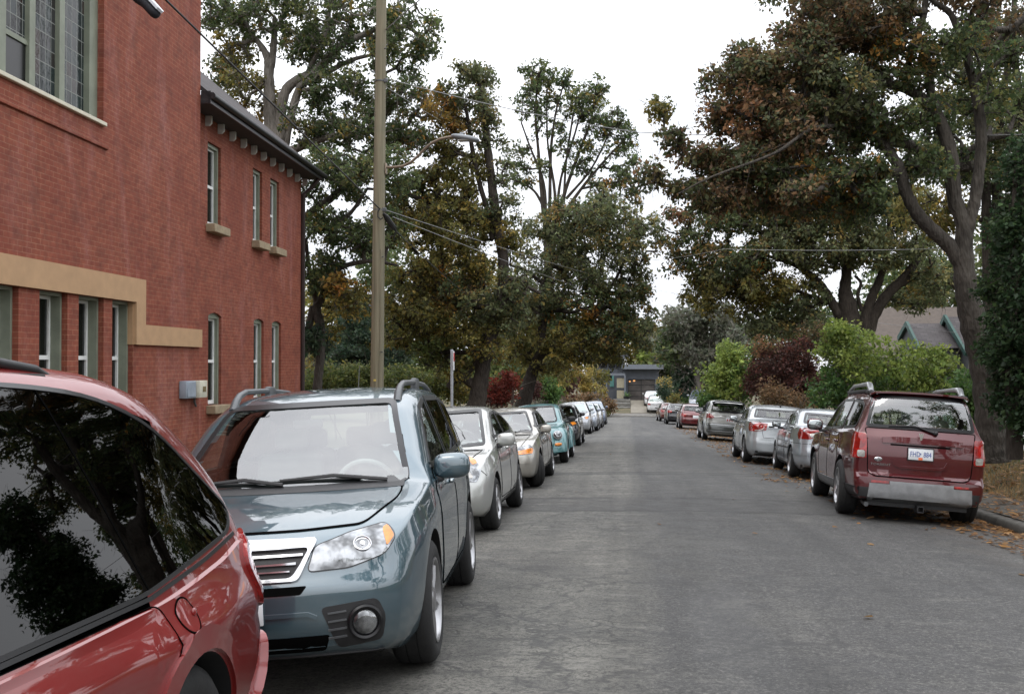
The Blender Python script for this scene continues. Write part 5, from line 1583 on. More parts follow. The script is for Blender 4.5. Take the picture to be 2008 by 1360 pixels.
bush('low reddish border shrub at the far end of the left row', [(1120, 780, 34, 8, 1, 22, 'brown'), (1160, 778, 20, 7, .8, 12, 'brown')], 92, stems=3, leaf=.2, clump=.38, per=26, seed=49)
bush('yellow-green shrub behind the timber gate', [(1306, 748, 16, 14, 1, 20, 'yellow'), (1312, 772, 14, 16, 1, 18, 'hedge')], 102, stems=3, leaf=.22, clump=.42, per=24, seed=50)
bush('green clipped shrub left of the timber gate', [(1303, 765, 12, 20, 1, 24, 'conifer')], 99, stems=3, leaf=.2, clump=.4, per=26, seed=51)
bush('pale dry shrub beside the far white cars', [(1322, 785, 14, 14, .8, 18, 'olive'), (1345, 785, 8, 12, .6, 10, 'green')], 96, stems=3, leaf=.2, clump=.36, per=24, seed=52)
bush('broad olive hedge behind the wooden pole', [(660, 745, 60, 36, 1.2, 100, 'hedge'), (720, 745, 50, 34, 1.2, 80, 'hedge'), (610, 760, 30, 30, 1, 36, 'hedge')], 36, stems=8, leaf=.10, clump=.28, per=40, seed=53, name='garden_hedge', cat='hedge')
bush('yellow-green hedge between the pole and the parking sign', [(790, 750, 55, 34, 1.2, 84, 'hedge'), (850, 755, 45, 30, 1.1, 60, 'hedge'), (900, 760, 30, 26, 1, 36, 'olive')], 38, stems=8, leaf=.10, clump=.28, per=40, seed=54, name='garden_hedge', cat='hedge')
tree('fir_tree', 'dark blue-green fir behind the olive hedge', 'tree', [[(705, 800, 16), (703, 700, 13), (702, 620, 8), (702, 585, 3)]],
     [(702, 600, 14, 16, .6, 16, 'conifer'), (700, 630, 30, 14, 1.0, 26, 'conifer'), (698, 660, 44, 14, 1.4, 40, 'conifer'), (695, 690, 56, 14, 1.7, 52, 'conifer'), (695, 718, 62, 12, 1.8, 50, 'conifer'), (770, 700, 30, 40, 1.2, 40, 'conifer')], 46, leaf=.14, clump=.32, per=42, bark_m=M_BARKDARK, seed=55)

# ---- far woods closing the view, one mass
def mass(name, label, blobs, Y, leaf, clump, per, seed):
    global rng
    rng = np.random.default_rng(seed)
    cl, rd, pals = [], [], []
    for px, py, rx, ry, dz, n, pal, y in blobs:
        c = np.array(at(px, py, y)); d = rng.normal(size=(n, 3)); d /= np.linalg.norm(d, axis=1)[:, None]
        cl.append(c + d * (rng.uniform(0, 1, n)[:, None] ** .4) * np.array([rx * y / F_PX, dz, ry * y / F_PX])); rd.append(clump * rng.lognormal(0, .25, n)); pals += [pal] * n
    o, T = leaf_mesh(name, np.vstack(cl), np.concatenate(rd), per, leaf, pals)
    N_LEAVES[0] += T
    tag(o, label, None, None, 'stuff')
    return o


mass('distant_woods', None, [(640, 700, 80, 70, 4, 90, 'olive', 62), (780, 640, 90, 90, 4, 130, 'oak', 62), (900, 650, 90, 100, 4, 150, 'olive', 64), (1000, 640, 70, 100, 4, 110, 'oak', 66), (780, 740, 100, 60, 3, 100, 'oak', 58), (950, 740, 100, 50, 3, 90, 'oak', 58), (700, 600, 60, 50, 4, 60, 'oakrust', 60), (640, 600, 60, 60, 4, 60, 'olive', 58), (760, 520, 60, 60, 4, 60, 'oak', 60), (840, 420, 40, 50, 3, 30, 'olive', 58), (870, 540, 70, 60, 4, 70, 'olive', 62), (1000, 730, 120, 50, 3, 120, 'olive', 60), (880, 740, 120, 45, 3, 110, 'hedge', 56), (1090, 700, 60, 60, 3, 80, 'olive', 70), (1060, 620, 70, 60, 4, 80, 'oak', 70), (700, 690, 110, 60, 3, 110, 'olive', 60), (960, 560, 60, 60, 4, 60, 'olive', 66)], 60, .26, .62, 30, 61)
mass('distant_woods', None, [(1150, 660, 80, 50, 5, 80, 'oak', 132), (1260, 680, 70, 40, 5, 80, 'olive', 134), (1240, 640, 50, 30, 5, 40, 'oakrust', 136), (1350, 680, 80, 50, 5, 90, 'greyg', 128), (1460, 680, 80, 60, 5, 90, 'oak', 112), (1060, 700, 80, 60, 5, 90, 'oak', 118), (1280, 705, 30, 16, 3, 30, 'lime', 130), (1260, 720, 26, 8, 3, 14, 'hedge', 128), (1310, 722, 26, 22, 3, 40, 'oak', 130), (1330, 715, 30, 22, 3, 40, 'greyg', 130)], 130, .5, 1.1, 26, 62)
mass('distant_woods', None, [(1560, 640, 90, 60, 4, 80, 'oak', 66), (1680, 640, 90, 70, 4, 90, 'oak', 66), (1800, 590, 90, 50, 4, 70, 'olive', 62), (1900, 560, 90, 80, 4, 90, 'oak', 58), (1980, 480, 70, 90, 4, 70, 'oak', 52), (1600, 760, 120, 40, 3, 80, 'oak', 60), (1780, 540, 80, 40, 4, 50, 'oak', 60)], 60, .28, .66, 28, 63)
print('leaves', N_LEAVES[0])
# ================================================================== cars
def paint(name, color, metal=.35, rough=.32, flake=.04, coat=1.0, dirt=.5, cior=1.65):
    color = tuple(x * .78 for x in color)
    m, nt, b = mat(name)
    v = coords(nt)
    nf = noise(nt, v, 900, 2)
    col = ramp(nt, nf, [(.35, tuple(c * (1 - flake) for c in color)), (.65, tuple(min(1, c * (1 + flake)) for c in color))])
    # road film: dull, greyer towards nothing in particular, in broad patches
    d1 = noise(nt, v, 2.3, 6, .65)
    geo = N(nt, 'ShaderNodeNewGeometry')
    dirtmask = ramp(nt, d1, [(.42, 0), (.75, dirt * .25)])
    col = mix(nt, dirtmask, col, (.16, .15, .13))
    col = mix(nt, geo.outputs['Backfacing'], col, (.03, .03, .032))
    nt.links.new(col, b.inputs['Base Color'])
    b.inputs['Metallic'].default_value = metal
    b.inputs['Roughness'].default_value = rough
    b.inputs['Coat Weight'].default_value = coat
    b.inputs['Coat IOR'].default_value = cior
    b.inputs['Specular IOR Level'].default_value = .3
    nt.links.new(ramp(nt, noise(nt, v, 14, 5), [(.3, .008), (.8, .05)]), b.inputs['Coat Roughness'])
    bump(nt, b, noise(nt, v, 7, 2), .015, .02)
    return m


def lamp_mat(name, color, dark=.5, facet=55, metal=.0, rough=.12):
    """moulded lens: small optic facets under a clear coat"""
    m, nt, b = mat(name)
    v = coords(nt)
    vo = N(nt, 'ShaderNodeTexVoronoi'); vo.inputs['Scale'].default_value = facet
    nt.links.new(v, vo.inputs['Vector'])
    big = noise(nt, v, 13, 2)
    c = mix(nt, ramp(nt, big, [(.4, 0), (.62, 1)]), tuple(x * dark for x in color), color)
    c = mix(nt, ramp(nt, vo.outputs['Distance'], [(.1, .12), (.5, 0)]), c, tuple(min(1, x * 1.3 + .03) for x in color))
    nt.links.new(c, b.inputs['Base Color'])
    b.inputs['Metallic'].default_value = metal
    b.inputs['Roughness'].default_value = rough
    b.inputs['Coat Weight'].default_value = 1
    b.inputs['Coat Roughness'].default_value = .02
    bump(nt, b, vo.outputs['Distance'], .12, .006)
    return m


M_BLACK = pm('black_plastic', (.018, .018, .019), .5, var=.25, bmp=.1, bs=300)
M_GLOSSBLACK = pm('gloss_black_trim', (.006, .006, .007), .3)
M_WELL = pm('wheel_well', (.006, .006, .006), .95)
M_TYRE = pm('tyre_rubber', (.014, .014, .014), .82, var=.3, vs=20, bmp=.15, bs=90)
M_RIM = pm('alloy_rim', (.36, .36, .37), .3, metal=.9, var=.1)
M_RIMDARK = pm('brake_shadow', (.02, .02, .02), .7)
M_CHROME = pm('chrome', (.55, .55, .56), .08, metal=1, var=.03)
M_SILVER = pm('satin_silver', (.42, .43, .44), .28, metal=.7, var=.06)
M_GREYRAIL = pm('grey_rail', (.10, .105, .11), .4, metal=.3)
M_SEAM = pm('door_gap', (.004, .004, .004), .95, spec=0)
M_GLASS = glass_mat('car_glass', (.58, .64, .62), 1.8)
M_GLASSDARK = glass_mat('privacy_glass', (.03, .032, .034), 1.62)
M_SHIELD = glass_mat('windscreen_glass', (.66, .74, .71), 3.0)
M_MIRROR = pm('mirror_glass', (.42, .45, .45), .03, metal=1, var=.01)
M_LENS = lamp_mat('headlamp_lens', (.36, .37, .38), .22, 40, .75, .12)
M_AMBER = lamp_mat('amber_lens', (.85, .28, .03), .7, 60)
M_REDLENS = lamp_mat('red_lens', (.36, .007, .005), .5, 70)
M_CLEAR = lamp_mat('clear_lens', (.42, .40, .37), .6, 60, .3)
M_PLATE = pm('plate_white', (.72, .74, .76), .4)
M_PLATEBLUE = pm('plate_blue', (.03, .07, .30), .4)
M_PLATERED = pm('plate_red', (.5, .03, .03), .4)
M_SEATGREY = pm('seat_grey', (.30, .30, .29), .85, bmp=.2, bs=200)
M_SEATBEIGE = pm('seat_beige', (.36, .32, .26), .85, bmp=.2, bs=200)
M_SEATDARK = pm('seat_dark', (.035, .035, .037), .85, bmp=.2, bs=200)
M_DASHGREY = pm('dash_grey', (.16, .16, .16), .7)
M_DASHDARK = pm('dash_dark', (.02, .02, .02), .7)


class Car:
    def __init__(s, sp, name, label, cat, group):
        s.sp = sp
        s.L = sp['L']
        s.root = empty(name)
        tag(s.root, label, cat, group)
        s.near = sp.get('near', 1)      # 2 close-up, 1 normal, 0 far
        s.paint = sp['paint']
        s.surface()

    # ---------------- body shell
    def surface(s):
        sp, L = s.sp, s.L
        top, belt, plan = pchip(sp['top']), pchip(sp['belt']), pchip(sp['plan'])
        low = pchip(sp.get('low', [(.18, -.10), (.28, -.03), (.5, .018), (.72, .025), (1.2, .0)]))
        zbot = pchip(sp.get('zbot', [(0, .24), (.5, .19), (L - .5, .2), (L, .28)]))
        crown = pchip(sp.get('crown', [(0, .05), (L, .04)]))
        tum = pchip(sp.get('tumble', [(0, .3), (L, .3)]))
        nose, tail = pchip(sp['nose']), pchip(sp['tail'])
        er = sp.get('er', .14)
        flare, fw = sp.get('flare', .012), sp.get('flare_w', .42)
        step = .05 if s.near == 2 else (.065 if s.near == 1 else .1)
        ss = set(np.round(np.arange(0, L + step * .5, step), 3)) | {0, L}
        for e in (.008, .025, .045, .075, .11):
            ss |= {e, L - e}
        for p in sp['top']: ss.add(round(p[0], 3))
        ss = sorted(x for x in ss if 0 <= x <= L)
        k = [ss[0]]
        for x in ss[1:]:
            if x - k[-1] > .006: k.append(x)
        k[-1] = L
        S = np.array(k)
        rings = []
        for q in S:
            zb, zt, wb = float(belt(q)), float(top(q)), float(plan(q))
            z0 = float(zbot(q))
            e = min(q, L - q)
            if e < er:
                t = 1 - math.sqrt(max(0, 1 - (1 - e / er) ** 2))
                zt -= sp.get('kz', .10) * t; wb -= sp.get('kw', .10) * t; z0 += .05 * t
                zb = min(zb, zt - .03)
            cr = float(crown(q))
            zr = max(zt - cr, zb + .02)
            zt = max(zt, zr + .005)
            tu = float(tum(q))
            inset = sp.get('inset', .018) * min(1, (zr - zb) / .15)
            wr = wb - inset - tu * (zr - zb)
            pts = []
            # lower side, bottom to shoulder
            zs = z0 + (zb - z0) * np.linspace(0, 1, 14) ** .9
            fl = sum(flare * math.exp(-((q - w) / fw) ** 4) for w in sp['axles'])
            def yl(z):
                fade = min(1, max(0, (zb - z) / .14)); fade = fade * fade * (3 - 2 * fade)
                return wb + float(low(z)) * fade + fl * min(1, max(0, (zb - z) / .2))
            y0 = yl(z0)
            pts += [(y0 * .0, z0), (y0 * .5, z0), (y0 - .06, z0)]
            for z in zs: pts.append((yl(z) - (.03 if z == zs[0] else 0), z))
            # shoulder and side glass
            A = Vector((wb - inset * .8, zb + .008)); B = Vector((wr, zr))
            ln = (B - A).length
            r = min(sp.get('rail_r', .10), ln * .55 + .005)
            Bs = B + (A - B) / max(ln, 1e-6) * r
            for i in range(7): 
                p = A.lerp(Bs, i / 6); pts.append((p.x, p.y))
            def roof(y): return zt - (zt - zr) * (abs(y) / max(wr, .05)) ** sp.get('crown_p', 2.2)
            ye = max(wr - r, wr * .5)
            C = Vector((ye, roof(ye)))
            for i in range(1, 6):
                t = i / 5
                p = Bs * (1 - t) ** 2 + B * 2 * t * (1 - t) + C * t * t
                pts.append((p.x, p.y))
            for i in range(1, 9):
                y = ye * (1 - i / 8); pts.append((y, roof(y)))
            rings.append(pts)
        rings = np.array(rings)                       # (nS, nP, 2)
        nS, nP, _ = rings.shape
        full = np.concatenate([rings, rings[:, -2:0:-1] * np.array([-1, 1])], axis=1)
        nF = full.shape[1]
        X = full[:, :, 0]; Z = full[:, :, 1]
        Q = np.repeat(S[:, None], nF, 1)
        verts = [np.stack([X, Q, Z], -1).reshape(-1, 3)]
        faces = []
        for i in range(nS - 1):
            a = i * nF; b = a + nF
            for j in range(nF):
                j2 = (j + 1) % nF
                faces.append((a + j, a + j2, b + j2, b + j))
        # end caps: strips across the width
        nC = 10
        base = nS * nF
        for ring_i, q, flip in ((0, 0, False), (nS - 1, L, True)):
            rr = rings[ring_i]
            rows = []
            for i in range(nP):
                row = [ring_i * nF + i]
                for c in range(1, nC):
                    fr = 1 - 2 * c / nC
                    verts.append(np.array([[rr[i, 0] * fr, q, rr[i, 1]]]))
                    row.append(base); base += 1
                row.append(ring_i * nF + ((nF - i) % nF if i not in (0, nP - 1) else i))
                rows.append(row)
            for i in range(nP - 1):
                for c in range(nC):
                    f = [rows[i][c], rows[i][c + 1], rows[i + 1][c + 1], rows[i + 1][c]]
                    f = [x for n_, x in enumerate(f) if x not in f[:n_]]
                    if len(f) >= 3: faces.append(tuple(f[::-1] if flip else f))
        V = np.concatenate(verts)
        x, q, z = V[:, 0].copy(), V[:, 1].copy(), V[:, 2].copy()
        # nose / tail shape seen from the side, and bow seen from above
        fl_n = sp.get('nose_fall', .8); fl_t = sp.get('tail_fall', .5)
        gn = np.clip(1 - q / fl_n, 0, 1) ** 2; gt = np.clip(1 - (L - q) / fl_t, 0, 1) ** 2
        bn, bt = sp.get('bow_n', .12), sp.get('bow_t', .06)
        q2 = q + nose(z) * gn + bn * (x / .7) ** 2 * gn
        q2 = q2 - tail(z) * gt - bt * (x / .7) ** 2 * gt
        V = np.stack([x, L / 2 - q2, z], -1)
        me = bpy.data.meshes.new('body')
        me.from_pydata(V.tolist(), [], faces)
        bm = bmesh.new(); bm.from_mesh(me)
        bmesh.ops.remove_doubles(bm, verts=bm.verts, dist=.0008)
        bmesh.ops.recalc_face_normals(bm, faces=bm.faces)
        bm.to_mesh(me); bm.free()
        me.materials.append(s.paint); me.materials.append(M_WELL)
        s.bvh = BVHTree.FromPolygons([v.co.copy() for v in me.vertices], [tuple(p.vertices) for p in me.polygons])
        s.me = me

    def cut(s):
        """wheel arches, then the window openings"""
        sp, L = s.sp, s.L
        me = s.me
        mb = MB()
        ar = sp.get('arch', sp['r'] + .055)
        for q in sp['axles']:
            for sd in (-1, 1):
                yo = sp['track'] + .12
                M = Matrix.Translation((sd * yo, L / 2 - q, sp['r'])) @ Matrix.Rotation(R(-90 * sd), 4, 'Y')
                n = 48 if s.near else 24
                prof = [(ar, 0), (ar, .42)]
                vs = [M @ Vector((ar * math.cos(2 * math.pi * k / n), ar * math.sin(2 * math.pi * k / n), h)) for h in (0, .42) for k in range(n)]
                fs = [(k, (k + 1) % n, (k + 1) % n + n, k + n) for k in range(n)] + [tuple(range(n - 1, -1, -1)), tuple(n + k for k in range(n))]
                mb.add(vs, fs)
        cutter = mb.build('cutter', M_WELL, flat=True, fix=True)
        o = link('body', me)
        md = o.modifiers.new('b', 'BOOLEAN')
        md.operation = 'DIFFERENCE'; md.solver = 'EXACT'; md.object = cutter
        try: md.material_mode = 'TRANSFER'
        except Exception: pass
        dg = bpy.context.evaluated_depsgraph_get()
        dg.update()
        me2 = bpy.data.meshes.new_from_object(o.evaluated_get(dg))
        bpy.data.objects.remove(cutter)
        o.modifiers.clear()
        if len(me2.polygons) > 200: o.data = me2
        me = o.data
        me.name = 'body'
        # window openings
        n = len(me.polygons)
        C = np.empty(n * 3); me.polygons.foreach_get('center', C); C = C.reshape(-1, 3)
        Nn = np.empty(n * 3); me.polygons.foreach_get('normal', Nn); Nn = Nn.reshape(-1, 3)
        kill = np.zeros(n, bool)
        for kind, poly, sh in s.openings:
            pl = inset_poly(poly, sh)
            if kind == 'side':
                hit = in_poly(pl, L / 2 - C[:, 1], C[:, 2]) & (np.abs(Nn[:, 0]) > .5) & (C[:, 2] > .75)
            elif kind == 'front':
                hit = in_poly(pl, -C[:, 0], C[:, 2]) & (Nn[:, 1] > .05) & (C[:, 2] > .7)
            else:
                hit = in_poly(pl, C[:, 0], C[:, 2]) & (Nn[:, 1] < -.05) & (C[:, 2] > .7)
            kill |= hit
        if kill.any():
            bm = bmesh.new(); bm.from_mesh(me); bm.faces.ensure_lookup_table()
            bmesh.ops.delete(bm, geom=[bm.faces[i] for i in np.nonzero(kill)[0]], context='FACES')
            bm.to_mesh(me); bm.free()
        smooth(me, sp.get('ang', 42))
        o.parent = s.root
        s.body = o

    # ---------------- shapes laid on the body
    def view(s, a):
        a = R(a)
        d = Vector((math.sin(a), -math.cos(a), 0))           # looking direction
        r = Vector((-math.cos(a), -math.sin(a), 0))
        return d, r

    def hit(s, a, t, z, off=0):
        d, r = s.view(a)
        pv = Vector((0, 0, 0))
        if abs(a) % 90: pv.y = s.L / 2 if abs(a) < 90 else -s.L / 2      # slanting views turn about the middle of the nose / tail
        b0 = r * t + Vector((0, 0, z)) + pv
        p, n, i, _ = s.bvh.ray_cast(b0 - d * 6, d)
        if p is None:
            p, n, i, _ = s.bvh.find_nearest(b0 - d * (0 if abs(a) % 90 else (s.L / 2 if abs(d.y) > .7 else .9)))
        if n.dot(d) > 0: n = -n
        return p + n * off, n

    def panel(s, name, poly, a, m, off=.004, depth=.012, parent=None, cell=.06, mirror=False, flatten=None):
        """outline drawn in a view, laid over the body as a thin shell. side view (a=90): poly is (s,z)"""
        if a == 90: poly = [(p[0] - s.L / 2, p[1]) for p in poly]
        bm = bmesh.new()
        vs = [bm.verts.new((p[0], p[1], 0)) for p in poly]
        f = bm.faces.new(vs)
        xs = [p[0] for p in poly]; zs = [p[1] for p in poly]
        if len(poly) > 4 or cell < 1:
            bmesh.ops.triangulate(bm, faces=[f])
        for lo, hi, no in ((min(xs), max(xs), (1, 0, 0)), (min(zs), max(zs), (0, 1, 0))):
            k = int((hi - lo) / cell)
            for i in range(1, k + 1):
                c = lo + (hi - lo) * i / (k + 1)
                bmesh.ops.bisect_plane(bm, geom=bm.verts[:] + bm.edges[:] + bm.faces[:], plane_co=(c if no[0] else 0, c if no[1] else 0, 0), plane_no=no)
        bmesh.ops.remove_doubles(bm, verts=bm.verts, dist=.0005)
        nrm = {}
        d, r = s.view(a)
        for v in bm.verts:
            p, n = s.hit(a, v.co.x, v.co.y, off)
            v.co = p; nrm[v] = n
        bm.normal_update()
        ftot = sum((f.normal.dot(d) * f.calc_area() for f in bm.faces))
        if ftot > 0: bmesh.ops.reverse_faces(bm, faces=bm.faces)
        be = [e for e in bm.edges if e.is_boundary]
        if depth > 0:
            new = {}
            for e in be:
                f = e.link_faces[0]
                a_, b_ = e.verts
                # orient as in the face
                for lp in f.loops:
                    if lp.edge == e:
                        a_, b_ = lp.vert, lp.link_loop_next.vert
                for v in (a_, b_):
                    if v not in new: new[v] = bm.verts.new(v.co - nrm[v] * depth)
                try: bm.faces.new((b_, a_, new[a_], new[b_]))
                except ValueError: pass
        if mirror:
            for v in bm.verts: v.co.x = -v.co.x
            bmesh.ops.reverse_faces(bm, faces=bm.faces)
        me = bpy.data.meshes.new(name)
        bm.to_mesh(me); bm.free()
        me.materials.append(m)
        smooth(me, 45)
        return link(name, me, parent or s.root)

    def band(s, name, line, a, m, w=.01, off=.004, depth=.01, parent=None, closed=False, mirror=False, inner=None):
        """strip along a line (or between two outlines of equal count) laid on the body"""
        if inner is None:
            pts = [Vector(p) for p in line]
            # densify
            dn = []
            k = len(pts)
            for i in range(k if closed else k - 1):
                p, q = pts[i], pts[(i + 1) % k]
                n = max(1, int((q - p).length / .06))
                dn += [p.lerp(q, j / n) for j in range(n)]
            if not closed: dn.append(pts[-1])
            A, B = [], []
            for i, p in enumerate(dn):
                p0 = dn[i - 1] if (i or closed) else p
                p1 = dn[(i + 1) % len(dn)] if (i < len(dn) - 1 or closed) else p
                t = (p1 - p0); t = t.normalized() if t.length > 1e-9 else Vector((1, 0))
                n = Vector((-t.y, t.x)) * w / 2
                A.append(p + n); B.append(p - n)
        else:
            A0, B0 = [Vector(p) for p in line], [Vector(p) for p in inner]
            A, B = [], []
            k = len(A0); closed = True
            for i in range(k):
                j = (i + 1) % k
                n = max(1, int((A0[j] - A0[i]).length / .06))
                for h in range(n):
                    A.append(A0[i].lerp(A0[j], h / n)); B.append(B0[i].lerp(B0[j], h / n))
        if a == 90:
            sh = Vector((s.L / 2, 0)); A = [p - sh for p in A]; B = [p - sh for p in B]
        for _ in range(3):                            # finer where the surface runs away from the viewer
            H = [s.hit(a, p.x, p.y)[0] for p in A]
            A2, B2 = [], []
            for i in range(len(A)):
                A2.append(A[i]); B2.append(B[i])
                if i < len(A) - 1 or closed:
                    j = (i + 1) % len(A)
                    if (H[i] - H[j]).length > .075:
                        A2.append((A[i] + A[j]) / 2); B2.append((B[i] + B[j]) / 2)
            if len(A2) == len(A): break
            A, B = A2, B2
        k = len(A)
        vs, fs = [], []
        for P in (A, B):
            for p in P:
                q, n = s.hit(a, p.x, p.y, off); vs.append(q)
        for P in (A, B):
            for p in P:
                q, n = s.hit(a, p.x, p.y, off - depth); vs.append(q)
        for i in range(k if closed else k - 1):
            j = (i + 1) % k
            fs += [(i, j, k + j, k + i), (i, 2 * k + i, 2 * k + j, j), (k + i, k + j, 3 * k + j, 3 * k + i)]
        if mirror: vs = [(-v[0], v[1], v[2]) for v in vs]
        mb = MB().add(vs, fs)
        o = mb.build(name, m, parent or s.root, ang=50)
        # face outwards
        me = o.data
        d, r = s.view(a)
        if mirror: d = Vector((-d.x, d.y, d.z))
        bm = bmesh.new(); bm.from_mesh(me)
        bm.normal_update()
        tot = 0
        for f in bm.faces: tot += 0
        fl = [f for f in bm.faces]
        bmesh.ops.recalc_face_normals(bm, faces=fl)
        t3 = sum(f.normal.dot(d) * f.calc_area() for f in list(bm.faces)[0::3])
        if t3 > 0: bmesh.ops.reverse_faces(bm, faces=bm.faces[:])
        bm.to_mesh(me); bm.free()
        return o

    # ---------------- parts
    def glazing(s):
        sp = s.sp
        s.openings = []
        s.win_jobs = []
        gd = sp.get('glass', {})
        for i, w in enumerate(sp.get('side_windows', [])):
            s.openings.append(('side', w, .02 if s.near else .0))
            s.win_jobs.append(('side_window', w, 90, gd.get(i, M_GLASS), i))
        if 'shield' in sp:
            s.openings.append(('front', sp['shield'], .03)); s.win_jobs.append(('windscreen', sp['shield'], 0, sp.get('shield_m', M_SHIELD), 0))
        if 'backlight' in sp:
            s.openings.append(('rear', sp['backlight'], .03)); s.win_jobs.append(('rear_window', sp['backlight'], 180, gd.get('rear', M_GLASS), 0))

    def windows(s):
        for nm, poly, a, m, i in s.win_jobs:
            fw = .035 if nm == 'windscreen' else .04
            if nm == 'side_window': fw = s.sp.get('frit', .035)
            for mir in ((False, True) if a == 90 else (False,)):
                o = s.panel(nm, poly, a, m, .003, 0, mirror=mir, cell=.10)
                if s.near:
                    # dark surround covers the pane's edge
                    s.band('window_surround', poly, a, M_GLOSSBLACK, off=.006, depth=.03, parent=o, inner=inset_poly(poly, fw), mirror=mir)

    def wheels(s):
        sp, L = s.sp, s.L
        r, tw, rr = sp['r'], sp.get('tw', .21), sp.get('rim_r', sp['r'] * .66)
        n = 40 if s.near else 20
        ns = sp.get('spokes', 5)
        proto = None
        for qi, q in enumerate(sp['axles']):
            for sd in (-1, 1):
                M = Matrix.Rotation(R(90), 4, 'Y')           # lathe axis along +x
                if proto is None:
                    mb = MB()
                    # dished rim: lip, barrel, hub; outer face at h = 0
                    mb.lathe([(rr + .012, -.004), (rr + .012, .006), (rr, .008), (rr - .012, -.004), (rr - .02, -.05)], n, M, 0)
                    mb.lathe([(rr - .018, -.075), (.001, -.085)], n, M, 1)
                    mb.lathe([(.075, -.06), (.07, -.012), (.055, -.004), (.001, 0)], 20, M, 0)
                    for k in range(ns):
                        an = 2 * math.pi * k / ns
                        w0, w1 = (.05, .06) if ns <= 6 else (.022, .03)
                        w0 *= sp.get('spoke_w', 1); w1 *= sp.get('spoke_w', 1)
                        vs = []
                        for rad, w, h0, h1 in ((.05, w0, -.01, -.06), (rr * .6, (w0 + w1) / 2.3, -.004, -.05), (rr - .004, w1, -.006, -.05)):
                            for y, h in ((-w / 2, h0 - .012), (0, h0), (w / 2, h0 - .012), (w / 2, h1), (-w / 2, h1)):
                                p = Vector((rad * math.cos(an) - y * math.sin(an), rad * math.sin(an) + y * math.cos(an), h))
                                vs.append(M @ p)
                        fs = []
                        for b in (0, 5):
                            for j in range(5): fs.append((b + j, b + (j + 1) % 5, b + 5 + (j + 1) % 5, b + 5 + j))
                        mb.add(vs, fs, 0)
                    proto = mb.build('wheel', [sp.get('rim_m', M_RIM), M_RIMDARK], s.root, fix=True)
                    t = MB()
                    h = tw
                    prof = [(rr - .01, -.01), (rr + .015, 0), (rr + (r - rr) * .45, .012), (r - .035, .004), (r - .012, -.012), (r, -.035), (r, -h * .33), (r - .006, -h * .34), (r - .006, -h * .37), (r, -h * .38),
                            (r, -h * .62), (r - .006, -h * .63), (r - .006, -h * .66), (r, -h * .67), (r, -h + .035), (r - .012, -h + .012), (r - .035, -h - .004), (rr + .015, -h), (rr - .01, -h + .01)]
                    t.lathe(prof, n, M, 0)
                    ty = t.build('tyre', M_TYRE, proto, ang=50, fix=True)
                    w = proto
                else:
                    w = proto.copy(); COL.objects.link(w); w.parent = s.root
                    c = ty.copy(); COL.objects.link(c); c.parent = w
                st = sp.get('steer', 0) if qi == 0 else 0
                w.location = (sd * sp['track'], L / 2 - q, r)
                w.rotation_euler = (0, 0, R(st) + (0 if sd > 0 else math.pi))
                if st: w.location.x = sd * (sp['track'] - .03)

    def mirrors(s, q, z, w=.20, h=.15, d=.12, shell=None, out=.06):
        for sd in (-1, 1):
            p, n = s.hit(90, q - s.L / 2, z - .03)
            x = -p.x * sd if sd < 0 else -p.x
            x = abs(p.x)
            mb = MB()
            c = Vector((sd * (x + out + w / 2), s.L / 2 - q, z + .02))
            mb.ell(c, (w / 2, d / 2, h / 2), 3.2, 20, 12)
            o = mb.build('mirror', shell or s.paint, s.root, ang=60)
            g = MB()
            g.ell((c.x, c.y - d * .36, c.z), (w * .43, d * .16, h * .40), 3.5, 16, 8)
            g.build('mirror_glass', M_MIRROR, o)
            f = MB()
            f.bbox((sd * (x + out * .5 + .01), s.L / 2 - q, z - h * .36), (out + .10, d * .55, .045), .015, 2)
            f.build('mirror_foot', M_BLACK, o)

    def handle(s, q, z, parent, m=None, mirror=False, w=.17):
        p, n = s.hit(90, q - s.L / 2, z, .015)
        sg = -1 if not mirror else 1
        mb = MB()
        mb.ell((sg * abs(p.x), p.y, p.z), (.018, w / 2, .018), 3, 14, 8)
        mb.build('door_handle', m or s.paint, parent)

    def doors(s, polys, handles=()):
        for mir in (False, True):
            for i, pl in enumerate(polys):
                o = s.panel('door', pl, 90, s.paint, .002, .006, mirror=mir, cell=.055)
                s.band('door_gap', pl, 90, M_SEAM, w=s.sp.get('seam', .008), off=.0045, depth=.01, parent=o, closed=True, mirror=mir)
                if i < len(handles) and handles[i]:
                    q, z = handles[i]
                    s.handle(q, z, o, s.sp.get('handle_m'), mir)

    def interior(s, seat=M_SEATGREY, dash=M_DASHGREY, rows=(0,), cowl=1.3, wheel=True, sy=.37, belt=1.0, rear_shelf=None, floor=.45, rear_head=.80):
        """dashboard, seats with headrests, steering wheel; rows = s of each seat's backrest foot"""
        L = s.L
        mb = MB()
        wi = s.sp['plan'][len(s.sp['plan']) // 2][1] - .10
        mb.boxr((-wi, L / 2 - rows[-1] - .55, .34), (wi, L / 2 - cowl + .1, .40))
        # dashboard: rounded slab below the screen
        mb.bbox((0, L / 2 - cowl - .22, belt - .12), (2 * wi - .02, .55, .26), .08, 3)
        mb.build('dashboard', dash, s.root)
